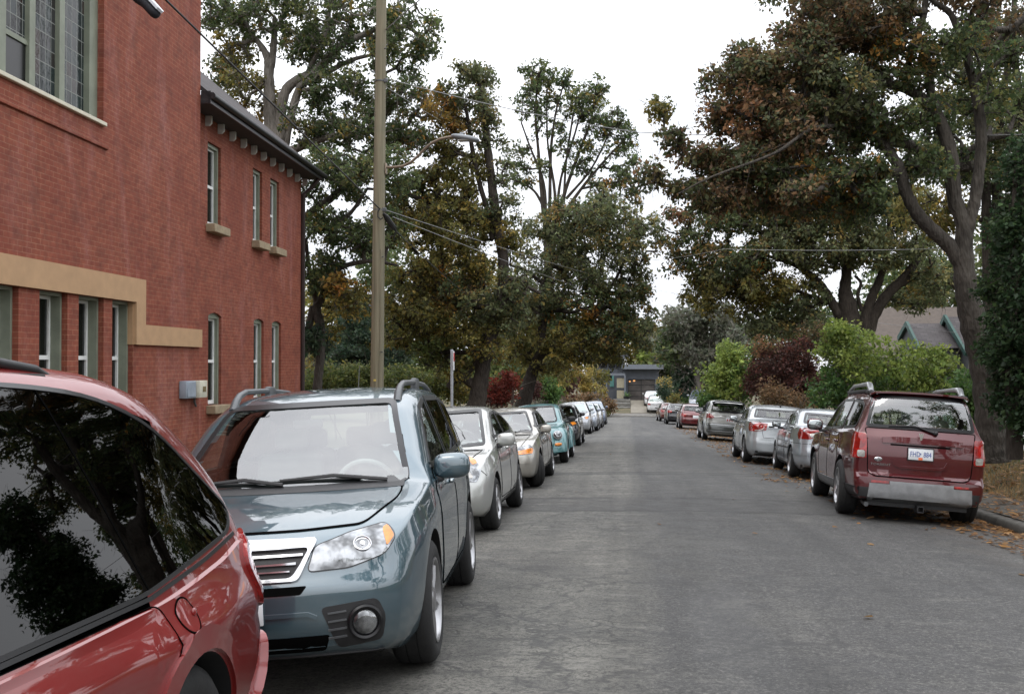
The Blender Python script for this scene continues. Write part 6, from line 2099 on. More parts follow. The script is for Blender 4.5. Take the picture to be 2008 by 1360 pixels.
        for ri, q in enumerate(rows):
            xs = (-sy, sy) if ri == 0 else (-.42, 0.0, .42)
            for x in xs:
                b = MB()
                w = .50 if ri == 0 else .42
                b.bbox((x, L / 2 - q + .22, floor + .10), (w, .52, .18), .06, 3)
                Mt = Matrix.Rotation(R(-14), 3, 'X')
                b.bbox((x, L / 2 - q - .12, floor + .42), (w, .15, .62), .06, 3, M=Mt.transposed() if False else Matrix.Rotation(R(14), 3, 'X'))
                o = b.build('seat', seat, s.root)
                h = MB()
                h.bbox((x, L / 2 - q - .22, floor + (.83 if ri == 0 else rear_head)), (.26, .10, .17), .045, 3, M=Matrix.Rotation(R(8), 3, 'X'))
                h.build('headrest', seat, o)
        if rear_shelf:
            q0, q1, z = rear_shelf
            MB().boxr((-wi, L / 2 - q1, z - .03), (wi, L / 2 - q0, z)).build('parcel_shelf', dash, s.root)
        if wheel:
            x = -sy
            w = MB()
            Mx = Matrix.Translation((x, L / 2 - cowl - .52, belt - .02)) @ Matrix.Rotation(R(62), 4, 'X')
            rad = .185
            pts = [Mx @ Vector((rad * math.cos(t), rad * math.sin(t), 0)) for t in np.linspace(0, 2 * math.pi, 29)]
            w.tube(pts, .016, 8, caps=False)
            w.bbox(Mx @ Vector((0, -.02, 0)), (.16, .14, .05), .03, 2, M=Mx.to_3x3())
            for an in (0, 180, 270):
                w.tube([Mx @ Vector((0, 0, 0)), Mx @ Vector((rad * math.cos(R(an)), rad * math.sin(R(an)), 0))], .018, 6)
            w.build('steering_wheel', dash, s.root)
        # roof lining pillar to pillar: mirror inside
        p, n = s.hit(0, 0, s.sp.get('ivm_z', 1.38))
        m_ = MB(); m_.bbox((0, p.y - .10, p.z - .0), (.20, .03, .06), .012, 2)
        m_.build('inside_mirror', M_BLACK, s.root)

    def plate(s, a, t, z, w=.31, h=.155, txt='', tm=None, pm_=None, off=.012, tilt=0):
        p, n = s.hit(a, t, z, off)
        d, r = s.view(a)
        up = Vector((0, 0, 1))
        M = Matrix.Translation(p) @ Matrix((r.to_4d(), up.to_4d(), (-d).to_4d(), (0, 0, 0, 1))).transposed()
        M[3][0] = M[3][1] = M[3][2] = 0
        M = Matrix(((r.x, 0, -d.x, p.x), (r.y, 0, -d.y, p.y), (r.z, 1, -d.z, p.z), (0, 0, 0, 1)))
        mb = MB()
        mb.bbox((0, 0, 0), (w, h, .012), .008, 2)
        mb.v = [tuple(M @ Vector(v)) for v in mb.v]
        o = mb.build('licence_plate', pm_ or M_PLATE, s.root)
        if txt:
            t_ = text_mesh(txt, h * .62, 'plate_number', tm or M_PLATEBLUE, o, M @ Matrix.Translation((0, -.004, .0075)), .0008, (.68, 1))
        return o, M

    def finish(s, loc, heading, pitch=0, roll=0):
        s.root.location = loc
        s.root.rotation_euler = (pitch, roll, heading)
        s.root.rotation_mode = 'XYZ'
        return s.root


def car_shell(sp, name, label, cat, group):
    c = Car(sp, name, label, cat, group)
    c.glazing()
    if not c.near: c.openings = []
    c.cut()
    c.windows()
    c.wheels()
    return c


def sym(pts):
    """mirror a right-half outline (t>=0, listed from top centre round to bottom centre)"""
    return pts + [(-p[0], p[1]) for p in pts[::-1]]


def park(c, front_px=None, rear_px=None, heading=None, mid=None):
    """stand a car on the road: from the outer wheels' ground marks in the photograph, or from the middle point (X, Y)"""
    sp = c.sp
    a0, a1 = sp['axles']
    yf, yr = c.L / 2 - a0, c.L / 2 - a1
    lat = -(sp['track'] - .08)                      # the left wheels' contact
    if mid is None:
        if front_px and rear_px:
            P, Q = ground_hit(*front_px), ground_hit(*rear_px)
            v = P - Q
            heading = math.atan2(-v.x, v.y) if heading is None else heading
        ref = front_px or rear_px
        G = ground_hit(*ref)
        loc_y = yf if front_px else yr
        ch, sh = math.cos(heading), math.sin(heading)
        mx = G.x - (lat * ch - loc_y * sh)
        my = G.y - (lat * sh + loc_y * ch)
    else:
        mx, my = mid
    # seat it on its four wheels
    ch, sh = math.cos(heading), math.sin(heading)
    def w2(x, y): return (mx + x * ch - y * sh, my + x * sh + y * ch)
    H = {}
    for k, (x, y) in {'fl': (lat, yf), 'fr': (-lat, yf), 'rl': (lat, yr), 'rr': (-lat, yr)}.items():
        X, Y = w2(x, y); H[k] = zroad(X, Y) if abs(X - ROAD_C) < 4.3 else zg(X, Y)
    pitch = math.atan2((H['fl'] + H['fr'] - H['rl'] - H['rr']) / 2, yf - yr)
    roll = math.atan2((H['fl'] + H['rl'] - H['fr'] - H['rr']) / 2, -2 * lat)
    z = sum(H.values()) / 4 - math.tan(pitch) * (yf + yr) / 2
    c.root.rotation_mode = 'XYZ'
    M = Matrix.Rotation(heading, 3, 'Z') @ Matrix.Rotation(roll, 3, 'Y') @ Matrix.Rotation(pitch, 3, 'X')
    c.root.rotation_euler = M.to_euler('XYZ')
    c.root.location = (mx, my, z + .004)
    return c
LEFT_ROW = 'vehicles parked along the left kerb'
RIGHT_ROW = 'vehicles parked along the right kerb'


# ------------------------------------------------------------------ blue-grey wagon, nose to the camera
def make_blue_wagon():
    L = 4.56
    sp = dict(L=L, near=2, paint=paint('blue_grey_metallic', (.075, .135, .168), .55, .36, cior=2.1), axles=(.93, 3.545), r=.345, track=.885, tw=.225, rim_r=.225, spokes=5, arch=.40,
              top=[(0, .775), (.1, .835), (.35, .90), (.75, .962), (1.12, 1.008), (1.52, 1.29), (1.91, 1.53), (2.2, 1.60), (2.7, 1.635), (3.4, 1.635), (3.95, 1.59), (4.15, 1.55), (4.42, 1.08), (4.5, .99), (L, .93)],
              belt=[(0, .69), (.15, .79), (.5, .88), (1.0, .945), (1.25, .975), (2, 1.01), (3.4, 1.075), (4.3, 1.08), (4.45, 1.0), (L, .86)],
              plan=[(0, .70), (.12, .78), (.3, .825), (.6, .85), (1.2, .855), (2.3, .86), (3.6, .845), (4.2, .81), (4.45, .76), (L, .70)],
              low=[(.18, -.06), (.3, -.01), (.5, .025), (.75, .03), (1.0, .01)], flare=.014,
              crown=[(0, .06), (.9, .06), (1.25, .09), (1.9, .07), (2.3, .045), (4, .04), (L, .05)], tumble=[(0, .5), (.9, .5), (1.4, .36), (2.2, .33), (4.1, .33), (L, .35)],
              nose=[(.15, .12), (.3, .03), (.42, 0), (.56, .0), (.64, .03), (.78, .075), (.86, .12), (1, .2)], tail=[(.2, .08), (.4, 0), (.6, 0), (.9, .06), (1.2, .05)],
              bow_n=.13, kz=.07, kw=.06, er=.10,
              shield=round_poly(sym([(0.56, 1.525), (.735, 1.005)]), .06),
              backlight=round_poly([(-.58, 1.50), (.58, 1.50), (.66, 1.10), (-.66, 1.10)], .06),
              side_windows=[round_poly([(1.56, 1.06), (2.08, 1.47), (2.42, 1.535), (2.44, 1.075)], .03), round_poly([(2.50, 1.08), (2.49, 1.54), (3.30, 1.55), (3.36, 1.115)], .03),
                            round_poly([(3.44, 1.12), (3.38, 1.54), (3.80, 1.50), (4.12, 1.18), (4.02, 1.13)], .04)],
              glass={1: M_GLASSDARK, 2: M_GLASSDARK, 'rear': M_GLASS})
    c = car_shell(sp, 'station_wagon', 'blue-grey wagon with dark roof rails and chrome grille, right behind the red minivan', 'car', LEFT_ROW)
    c.interior(M_SEATGREY, pm('dash_pale', (.34, .34, .33), .7), rows=(2.55, 3.45), cowl=1.25, belt=.98, sy=.37)
    # bonnet shut line and bonnet
    s = c
    bon = round_poly([(-.60, .855), (-.72, .95), (-.70, .992), (.70, .992), (.72, .95), (.60, .855), (.3, .845), (-.3, .845)], .04)
    bn = s.panel('bonnet', [(p[0], p[1]) for p in bon], 0, sp['paint'], .003, .006, cell=.05)
    s.band('bonnet_gap', bon, 0, M_SEAM, w=.008, off=.004, depth=.012, parent=bn, closed=True)
    # grille: chrome frame, black mesh, bars
    g = round_poly([(-.40, .80), (.40, .80), (.315, .615), (-.315, .615)], .03)
    go = s.panel('grille', g, 0, M_BLACK, .004, .01)
    s.band('grille_frame', g, 0, M_CHROME, off=.022, depth=.03, parent=go, inner=[(p[0] * .91, .7 + (p[1] - .7) * .80 - (.018 if p[1] > .7 else 0)) for p in g])
    for k, z in enumerate((.735, .70, .665)):
        w = .335 - .03 * k
        s.band('grille_bar', [(-w, z), (w, z)], 0, M_CHROME, w=.007, off=.02, depth=.012, parent=go)
    s.band('hood_lip', [(-.38, .80), (0, .806), (.38, .80)], 0, M_CHROME, w=.016, off=.012, depth=.02, parent=go)
    # headlamps
    for sg in (1, -1):
        a = 22 * sg
        def T(p): return [(x * sg, z) for x, z in p]
        hl = round_poly(T([(.36, .66), (.41, .77), (.60, .82), (.80, .85), (.825, .79), (.75, .715), (.56, .665)]), .03)
        h = s.panel('headlight', hl, a, M_LENS, .008, .02, cell=.04)
        am = round_poly(T([(.765, .825), (.80, .84), (.816, .79), (.765, .745)]), .015)
        s.panel('indicator', am, a, M_AMBER, .011, .006, parent=h, cell=.04)
        for x, z, r_ in ((.645, .765, .046),):
            p, n = s.hit(a, x * sg, z, .012)
            mb = MB(); Mx = Matrix.Translation(p) @ n.to_track_quat('Z', 'Y').to_matrix().to_4x4()
            mb.lathe([(r_, -.006), (r_, .002), (r_ * .9, .003), (r_ * .8, -.004), (r_ * .45, -.008), (r_ * .3, .004), (.0005, .006)], 24, Mx)
            mb.build('lamp_reflector', M_CHROME, h)
        s.band('headlight_rim', hl, a, M_GLOSSBLACK, w=.010, off=.006, depth=.015, parent=h, closed=True)
        # lower bumper corner: black grille with fog lamp
        fg = round_poly(T([(.42, .485), (.70, .51), (.74, .42), (.72, .30), (.50, .28)]), .03)
        fb = s.panel('fog_lamp_bezel', fg, a * .6, M_BLACK, .006, .015, cell=.05)
        p, n = s.hit(a * .6, .635 * sg, .40, .012)
        Mx = Matrix.Translation(p) @ n.to_track_quat('Z', 'Y').to_matrix().to_4x4()
        mb = MB(); mb.lathe([(.088, -.01), (.088, .012), (.078, .018), (.066, .014), (.064, -.008)], 28, Mx); mb.build('fog_lamp_ring', M_GLOSSBLACK, fb)
        mb = MB(); mb.lathe([(.062, .004), (.055, .010), (.03, .014), (.0005, .016)], 24, Mx); mb.build('fog_lamp', M_LENS, fb)
        for z in (.455, .415, .375, .335):
            s.band('bezel_slat', T([(.455, z), (.545, z + .006)]), a * .6, M_GREYRAIL, w=.008, off=.014, depth=.012, parent=fb)
    # lower openings
    up = s.panel('upper_intake', round_poly([(-.36, .595), (.36, .595), (.33, .555), (-.33, .555)], .01), 0, M_SEAM, .004, .01)
    lo = s.panel('lower_intake', round_poly([(-.46, .35), (.46, .35), (.43, .27), (-.43, .27)], .02), 0, M_SEAM, .004, .01)
    s.band('bumper_crease', [(-.40, .44), (-.36, .46), (.36, .46), (.40, .44)], 0, sp['paint'], w=.02, off=.012, depth=.012)
    sk = s.panel('skid_strip', round_poly([(-.70, .245), (.70, .245), (.66, .205), (-.66, .205)], .01), 0, M_BLACK, .01, .015)
    s.plate(0, 0, .50, txt='')
    # scuttle and wipers
    s.panel('scuttle', round_poly([(-.70, 1.012), (.70, 1.012), (.71, .985), (-.71, .985)], .01), 0, M_BLACK, .006, .01)
    for x0, x1 in ((.60, -.05), (-.02, -.52)):
        p, n = s.hit(0, x0, 1.010, .02); q, n2 = s.hit(0, x1, 1.03, .025); mid_, n3 = s.hit(0, (x0 + x1) / 2, 1.035, .035)
        mb = MB(); mb.tube([p, mid_, q], [.012, .012, .008], 6)
        r0, _ = s.hit(0, x1 + (x0 - x1) * .75, 1.03, .014); r1, _ = s.hit(0, x1 - (x0 - x1) * .15, 1.03, .014)
        mb.tube([r0, r1], .009, 5)
        mb.build('wiper', M_BLACK, s.root)
    s.doors([round_poly([(1.50, .42), (1.45, .95), (1.60, 1.075), (2.46, 1.075), (2.46, .34), (1.62, .32)], .05), round_poly([(2.475, .34), (2.475, 1.075), (3.38, 1.10), (3.42, .82), (3.20, .60), (3.10, .34)], .05)],
            [(2.25, .93), (3.20, .95)])
    s.mirrors(1.66, 1.045, .235, .165, .14, out=-.01)
    for sg in (-1, 1):
        pts = []
        for q, dz in ((1.98, -.01), (2.05, .035), (2.14, .06), (2.3, .072), (2.9, .068), (3.5, .062), (3.72, .05), (3.82, .025), (3.88, -.01)):
            p, n = s.hit(90, q - L / 2, 1.50, 0)
            top_z = float(pchip(sp['top'])(q)) - .05
            pts.append(Vector((sg * (.565 + .0 * q), L / 2 - q, top_z + dz)))
        mb = MB(); mb.tube(pts, [.030, .028, .024, .021, .019, .019, .022, .026, .030], 10)
        for q in (2.95,):
            mb.bbox((sg * .565, L / 2 - q, float(pchip(sp['top'])(q)) - .01), (.05, .16, .12), .015, 2)
        mb.build('roof_rail', M_GREYRAIL, s.root)
    mb = MB(); mb.tube([(0.05, L / 2 - 3.85, 1.58), (0.05, L / 2 - 4.0, 1.86)], [.006, .003], 5); mb.bbox((.05, L / 2 - 3.85, 1.605), (.06, .09, .03), .012)
    mb.build('aerial', M_BLACK, s.root)
    return c


# ------------------------------------------------------------------ red minivan in front of the lens (its rear quarter shows)
def make_van():
    L = 5.09
    sp = dict(L=L, near=2, paint=paint('red_metallic', (.27, .011, .009), .35, .38, dirt=.25), axles=(.98, 4.03), r=.30, track=.92, tw=.215, rim_r=.18, arch=.335, spokes=7,
              top=[(0, .80), (.3, .93), (.9, 1.05), (1.1, 1.09), (1.55, 1.42), (2.0, 1.635), (2.4, 1.685), (3.3, 1.695), (3.9, 1.675), (4.2, 1.62), (4.45, 1.505), (4.68, 1.34), (4.86, 1.125), (4.97, .97), (5.03, .885), (L, .82)],
              belt=[(0, .62), (.4, .78), (1.0, .86), (1.6, .87), (2.6, .815), (3.8, .835), (4.4, .89), (4.75, .94), (4.95, .88), (L, .74)],
              plan=[(0, .72), (.2, .82), (.6, .90), (1.4, .925), (2.6, .93), (3.9, .92), (4.4, .90), (4.7, .87), (4.95, .83), (L, .78)],
              low=[(.18, -.08), (.3, -.01), (.5, .028), (.64, .034), (.70, .050), (.745, .040), (.84, .016), (1.1, .0)], flare=.02, flare_w=.40,
              crown=[(0, .06), (1.0, .07), (2, .07), (4.2, .06), (L, .06)], tumble=[(0, .4), (1.5, .32), (2.4, .25), (4.1, .25), (4.7, .34), (L, .45)], rail_r=.12,
              nose=[(.2, .1), (.45, 0), (.9, .15)], tail=[(.2, .05), (.42, 0), (.55, .01), (.6, .06), (.9, .08), (1.3, .04)], bow_t=.09, kz=.07, kw=.06, er=.1,
              shield=round_poly(sym([(.60, 1.60), (.80, 1.05)]), .06), backlight=round_poly([(-.60, 1.44), (.60, 1.44), (.68, 1.06), (-.68, 1.06)], .06),
              side_windows=[round_poly([(1.55, .86), (2.1, 1.48), (2.62, 1.575), (2.64, .86)], .05), round_poly([(2.68, .855), (2.67, 1.58, .04), (3.50, 1.57, .2), (3.85, 1.54, .2), (4.20, 1.43, .2), (4.52, 1.22, .15), (4.73, 1.07, .09), (4.62, .985, .06), (3.80, .875, .1)], .03)],
              glass={1: M_GLASSDARK, 2: M_GLASSDARK, 'rear': M_GLASSDARK}, frit=.014, seam=.003)
    c = car_shell(sp, 'minivan', 'red minivan with black roof rack and tinted glass, cut off by the left picture edge', 'van', LEFT_ROW)
    s = c
    c.interior(M_SEATGREY, M_DASHGREY, rows=(2.4, 3.3), cowl=1.3, belt=1.05)
    # sliding door and its gap, fuel flap, body line
    slide = round_poly([(2.70, .36), (2.66, .83), (3.81, .84), (3.85, .80, .05), (3.86, .70), (3.72, .55, .1), (3.52, .36)], .05)
    front = round_poly([(1.55, .40), (1.50, .84), (1.6, .83), (2.65, .83), (2.68, .36), (1.66, .34)], .05)
    s.doors([front, slide], [(2.45, .80), None])
    for mir in (False, True):
        s.band('window_joint', [(3.51, 1.56), (3.66, 1.25), (3.82, .88)], 90, M_SEAM, w=.008, off=.0045, depth=.004, mirror=mir)
        cl = s.band('window_moulding', [(2.66, .846), (3.81, .865), (4.30, .922), (4.66, .975)], 90, M_GLOSSBLACK, w=.014, off=.006, depth=.010, mirror=mir)
    fl = [(3.985 + .065 * math.cos(t), .775 + .06 * math.sin(t)) for t in np.linspace(0, 2 * math.pi, 25)[:-1]]
    ff = s.panel('fuel_flap', fl, 90, sp['paint'], .002, .004)
    s.band('flap_gap', fl, 90, M_SEAM, w=.006, off=.003, depth=.006, parent=ff, closed=True)
    p, n = s.hit(90, 4.03 - L / 2, .775, .006)
    mb = MB(); mb.ell(p, (.008, .014, .014), 2.4, 12, 8); mb.build('flap_latch', M_REDLENS, ff)
    # arch lip
    for mir in (False, True):
        a_ = [(4.03 + .385 * math.cos(t), .30 + .385 * math.sin(t)) for t in np.linspace(math.pi * 1.02, -.02 * math.pi, 22)]
        s.band('wheel_arch_lip', a_, 90, sp['paint'], w=.075, off=.016, depth=.02, mirror=mir)
    # tail lamps wrap the corner
    for sg in (1, -1):
        tl = round_poly([(sg * x, z) for x, z in [(.68, .90), (.82, .98), (.93, .95), (.97, .82), (.95, .68), (.82, .63), (.70, .65)]], .05)
        o = s.panel('tail_light', tl, 180 + 30 * sg, M_REDLENS, .018, .03, cell=.05)
        s.panel('reversing_lamp', round_poly([(sg * x, z) for x, z in [(.72, .78), (.86, .79), (.87, .73), (.72, .72)]], .02), 180 + 30 * sg, M_CLEAR, .021, .008, parent=o, cell=.05)
    # tailgate plate, bumper
    o, M = s.plate(180, 0.0, .72, w=.31, h=.155, off=.03)
    b = s.panel('rear_bumper', round_poly([(-.84, .52), (.84, .52), (.84, .27), (-.84, .27)], .05), 180, sp['paint'], .035, .05)
    for sg in (-1, 1):
        pts = [Vector((sg * .66, L / 2 - q, float(pchip(sp['top'])(q)) + z)) for q, z in ((2.0, -.10), (2.15, -.062), (2.9, -.055), (3.4, -.052), (3.62, -.065), (3.78, -.11))]
        mb = MB(); mb.tube(pts, [.014, .016, .015, .015, .016, .012], 10)
        mb.bbox((sg * .66, L / 2 - 2.85, 1.595), (.05, 1.6, .03), .01)
        mb.build('roof_rack_rail', M_BLACK, s.root)
    for q in (2.55, 3.22):
        mb = MB(); mb.tube([(-.66, L / 2 - q, 1.635), (-.58, L / 2 - q, 1.70), (.58, L / 2 - q, 1.70), (.66, L / 2 - q, 1.635)], .014, 8); mb.build('roof_rack_bar', M_BLACK, s.root)
    s.mirrors(1.75, 1.10, .22, .17, .12)
    return c


# ------------------------------------------------------------------ templates
def tmpl(kind, L, W, H, fo, wbase, r, pt, near=1, **kw):
    h = W / 2
    if kind == 'sedan':
        top = [(0, .485), (.03, .53), (.1, .58), (.2, .63), (.275, .652), (.355, .81), (.43, .945), (.5, .993), (.58, 1.0), (.66, .97), (.715, .91), (.83, .745), (.9, .725), (.97, .705), (1, .67)]
        belt = [(0, .42), (.05, .50), (.2, .59), (.3, .63), (.6, .68), (.84, .695), (.97, .665), (1, .58)]
        wins = [[(.335, .715), (.435, .905, .08), (.535, .925), (.545, .715)], [(.56, .715), (.55, .925), (.65, .905, .08), (.735, .77, .05), (.73, .715)]]
        back = (.92, .76)
    elif kind == 'hatch':
        top = [(0, .48), (.03, .52), (.1, .575), (.2, .625), (.27, .648), (.355, .81), (.44, .95), (.52, .995), (.62, 1.0), (.78, .965), (.87, .90), (.945, .70), (.98, .64), (1, .60)]
        belt = [(0, .41), (.05, .49), (.2, .585), (.3, .625), (.6, .665), (.85, .69), (.95, .66), (1, .55)]
        wins = [[(.33, .70), (.435, .90, .08), (.545, .925), (.555, .70)], [(.57, .70), (.56, .925), (.72, .90, .06), (.80, .76, .05), (.79, .72)]]
        back = (.90, .70)
    else:
        top = [(0, .50), (.02, .545), (.1, .60), (.19, .635), (.25, .65), (.33, .80), (.415, .94), (.48, .985), (.6, 1.0), (.76, .995), (.9, .955), (.925, .93), (.965, .69), (.985, .655), (1, .62)]
        belt = [(0, .43), (.05, .52), (.2, .60), (.28, .62), (.5, .63), (.8, .65), (.94, .66), (.98, .62), (1, .55)]
        wins = [[(.32, .66), (.42, .885, .06), (.52, .93), (.53, .66)], [(.545, .66), (.54, .93), (.715, .93), (.725, .67)], [(.74, .675), (.735, .925), (.84, .90, .05), (.90, .71, .05), (.88, .68)]]
        back = (.915, .70)
    sc = lambda p: tuple([p[0] * L, p[1] * H] + list(p[2:]))
    cow = [p for p in top][4][1] * H
    hd = [p for p in top][6][1] * H
    sp = dict(L=L, near=near, paint=pt, axles=(fo, fo + wbase), r=r, track=h - .01, tw=.2, rim_r=r * .64,
              top=[sc(p) for p in top], belt=[sc(p) for p in belt],
              plan=[(0, h * .78), (.1, h * .86), (.3, h * .925), (.7, h * .955), (L * .3, h * .962), (L * .55, h * .965), (L * .8, h * .945), (L - .35, h * .90), (L - .1, h * .84), (L, h * .77)],
              low=[(.17, -.07), (.28, -.01), (.48, .028), (.66, .03), (1.0, .0)],
              crown=[(0, .06), (L * .27, .07), (L * .43, .06), (L * .7, .05), (L, .05)], tumble=[(0, .5), (L * .28, .5), (L * .4, .38), (L * .75, .40), (L, .5)],
              nose=[(.15, .10), (.3, .03), (.45, 0), (.55, .01), (.68, .06), (.8, .13), (1, .2)], tail=[(.15, .08), (.35, 0), (.55, 0), (.65, .03), (.9, .06), (1.3, .05)],
              side_windows=[round_poly([sc(p) for p in w], .03) for w in wins],
              shield=round_poly(sym([(h * .66, hd - .015), (h * .84, cow + .02)]), .06),
              backlight=round_poly([(-h * .66, back[0] * H), (h * .66, back[0] * H), (h * .76, back[1] * H + .01), (-h * .76, back[1] * H + .01)], .05),
              ivm_z=H * .87, er=.11, kz=.07, kw=.05)
    if not near: sp['glass'] = {'rear': M_SHIELD}
    sp.update(kw)
    return sp


def front_lamps(c, poly, a=25, m=None, name='headlight', parent=None, off=.006):
    r_ = []
    for sg in (1, -1):
        r_.append(c.panel(name, round_poly([(p[0] * sg, p[1]) for p in poly], .025), a * sg, m or M_LENS, off, .015, cell=.05, parent=parent))
    return r_


def rear_lamps(c, poly, a=30, m=None, name='tail_light', off=.006, parents=None):
    r_ = []
    for i, sg in enumerate((-1, 1)):
        r_.append(c.panel(name, round_poly([(p[0] * sg, p[1]) for p in poly], .03), 180 + a * sg, m or M_REDLENS, off, .015, cell=.05, parent=parents[i] if parents else None))
    return r_


def door_pair(c, z0=.32, handles=True):
    L = c.L; w = c.sp['side_windows']
    xs0 = [p[0] for p in w[0]]; xs1 = [p[0] for p in w[1]]
    zb = min(p[1] for p in w[0]) - .025
    ra = c.sp['axles'][1]; ar = c.sp.get('arch', c.sp['r'] + .055)
    fa = c.sp['axles'][0]
    mid = (max(xs0) + min(xs1)) / 2
    A = [(fa + ar + .16, z0 + .05), (fa + ar + .10, zb - .12), (min(xs0) + .02, zb), (mid - .005, zb), (mid - .005, z0), (fa + ar + .24, z0)]
    B = [(mid + .005, z0), (mid + .005, zb), (max(xs1) - .02, zb), (max(xs1) + .02, zb - .15), (ra - ar * .60, c.sp['r'] + ar * .92), (ra - ar - .06, z0 + .10), (ra - ar - .06, z0)]
    c.doors([round_poly(A, .04), round_poly(B, .04)], [(mid - .16, zb - .13), (max(xs1) - .22, zb - .12)] if handles else ())


def wiper(c, a, z, pts):
    P = [c.hit(a, t, zz, .018)[0] for t, zz in pts]
    mb = MB(); mb.tube(P, [.010] * (len(P) - 1) + [.006], 5)
    return mb.build('wiper', M_BLACK, c.root)


def dual_wipers(c, z, h):
    wiper(c, 0, z, [(h * .62, z), (h * .25, z + .03), (-h * .1, z + .02)])
    wiper(c, 0, z, [(0, z - .005), (-h * .3, z + .03), (-h * .62, z + .02)])


# ------------------------------------------------------------------ silver hatchback with tall triangular headlamps
def make_silver_hatch():
    L, H = 4.45, 1.49
    pt = paint('pale_silver', (.56, .57, .545), .5, .36)
    sp = tmpl('hatch', L, 1.725, H, .88, 2.70, .31, pt, near=1,
              top=[(0, .76), (.12, .81), (.4, .88), (.75, .94), (.92, .975), (1.36, 1.215), (1.8, 1.415), (2.1, 1.475), (2.45, 1.49), (3.0, 1.455), (3.6, 1.34), (4.05, 1.20), (4.25, 1.12), (4.38, 1.02), (L, .90)],
              belt=[(0, .64), (.2, .77), (.6, .86), (1.0, .92), (1.5, .99), (3.0, 1.03), (4.0, 1.06), (4.25, 1.02), (L, .80)],
              nose=[(.15, .12), (.3, .03), (.42, 0), (.55, .02), (.7, .10), (.85, .2), (1, .26)], bow_n=.16,
              shield=round_poly(sym([(.60, 1.42), (.74, .98)]), .06),
              backlight=round_poly([(-.55, 1.34), (.55, 1.34), (.62, 1.15), (-.62, 1.15)], .05),
              side_windows=[round_poly([(1.42, 1.05), (1.55, 1.12), (2.0, 1.36, .08), (2.42, 1.39), (2.44, 1.05)], .03), round_poly([(2.48, 1.05), (2.46, 1.39), (3.0, 1.36, .1), (3.55, 1.20, .06), (3.40, 1.08)], .03)], spokes=7, arch=.365)
    c = car_shell(sp, 'hatchback', 'pale silver hatchback with tall triangular headlamps, right behind the blue-grey wagon', 'car', LEFT_ROW)
    c.interior(M_SEATGREY, M_DASHGREY, rows=(2.4, 3.15), cowl=1.15, belt=1.02, floor=.38, rear_head=.68)
    h = front_lamps(c, [(.44, .62), (.46, .66), (.60, .83), (.78, .90), (.82, .84), (.82, .70), (.74, .60)], 28)
    for o, sg in zip(h, (1, -1)):
        c.panel('indicator', round_poly([(x * sg, z) for x, z in [(.74, .845), (.79, .878), (.815, .84), (.81, .80), (.75, .79)]], .01), 28 * sg, M_AMBER, .009, .004, parent=o, cell=.05)
        c.panel('lamp_reflector', round_poly([(x * sg, z) for x, z in [(.57, .64), (.57, .70), (.68, .72), (.71, .65)]], .02), 28 * sg, M_CLEAR, .009, .004, parent=o, cell=.05)
    c.panel('grille', round_poly([(-.32, .40), (.32, .40), (.36, .25), (-.36, .25)], .02), 0, M_BLACK, .004, .01)
    c.panel('upper_grille', round_poly([(-.30, .70), (.30, .70), (.28, .66), (-.28, .66)], .01), 0, M_BLACK, .004, .01)
    c.band('bonnet_gap', [(-.50, .70), (-.64, .86), (-.72, .93), (0, .962), (.72, .93), (.64, .86), (.50, .70)], 0, M_SEAM, w=.008, off=.004, depth=.01)
    c.band('bumper_gap', [(.80, .72), (.86, .66)], 40, M_SEAM, w=.006, off=.003)
    door_pair(c); c.mirrors(1.45, 1.0, .22, .16, .13, out=.0)
    dual_wipers(c, .985, .66)
    c.plate(0, 0, .5)
    return c


# ------------------------------------------------------------------ champagne saloon, front wheels turned out
def make_champagne_saloon():
    L, H = 4.81, 1.445
    pt = paint('champagne', (.48, .46, .41), .5, .36)
    sp = tmpl('sedan', L, 1.785, H, .96, 2.715, .315, pt, near=1, steer=24, arch=.375, spokes=8)
    c = car_shell(sp, 'saloon_car', 'champagne saloon with its front wheels turned towards the street', 'car', LEFT_ROW)
    c.interior(M_SEATGREY, M_DASHGREY, rows=(2.5, 3.2), cowl=1.45, belt=.98, rear_shelf=(3.4, 4.05, .98), floor=.36, rear_head=.70)
    h = front_lamps(c, [(.40, .60), (.40, .70), (.62, .735), (.86, .76), (.90, .69), (.86, .61)], 25)
    for o, sg in zip(h, (1, -1)):
        c.panel('indicator', round_poly([(x * sg, z) for x, z in [(.56, .612), (.58, .665), (.88, .705), (.895, .665), (.85, .615)]], .01), 25 * sg, M_AMBER, .009, .004, parent=o, cell=.05)
    c.panel('grille', round_poly([(-.36, .70), (.36, .70), (.32, .61), (-.32, .61)], .02), 0, M_BLACK, .004, .01)
    c.panel('lower_intake', round_poly([(-.45, .36), (.45, .36), (.42, .25), (-.42, .25)], .02), 0, M_BLACK, .004, .01)
    c.band('bumper_moulding', [(-.75, .47), (0, .48), (.75, .47)], 0, pt, w=.03, off=.012, depth=.012)
    c.band('bonnet_gap', [(-.62, .74), (-.70, .86), (-.72, .91), (0, .93), (.72, .91), (.70, .86), (.62, .74)], 0, M_SEAM, w=.008, off=.004)
    door_pair(c); c.mirrors(1.68, .97, .20, .14, .11, out=.02)
    dual_wipers(c, .965, .70); c.plate(0, 0, .5)
    return c


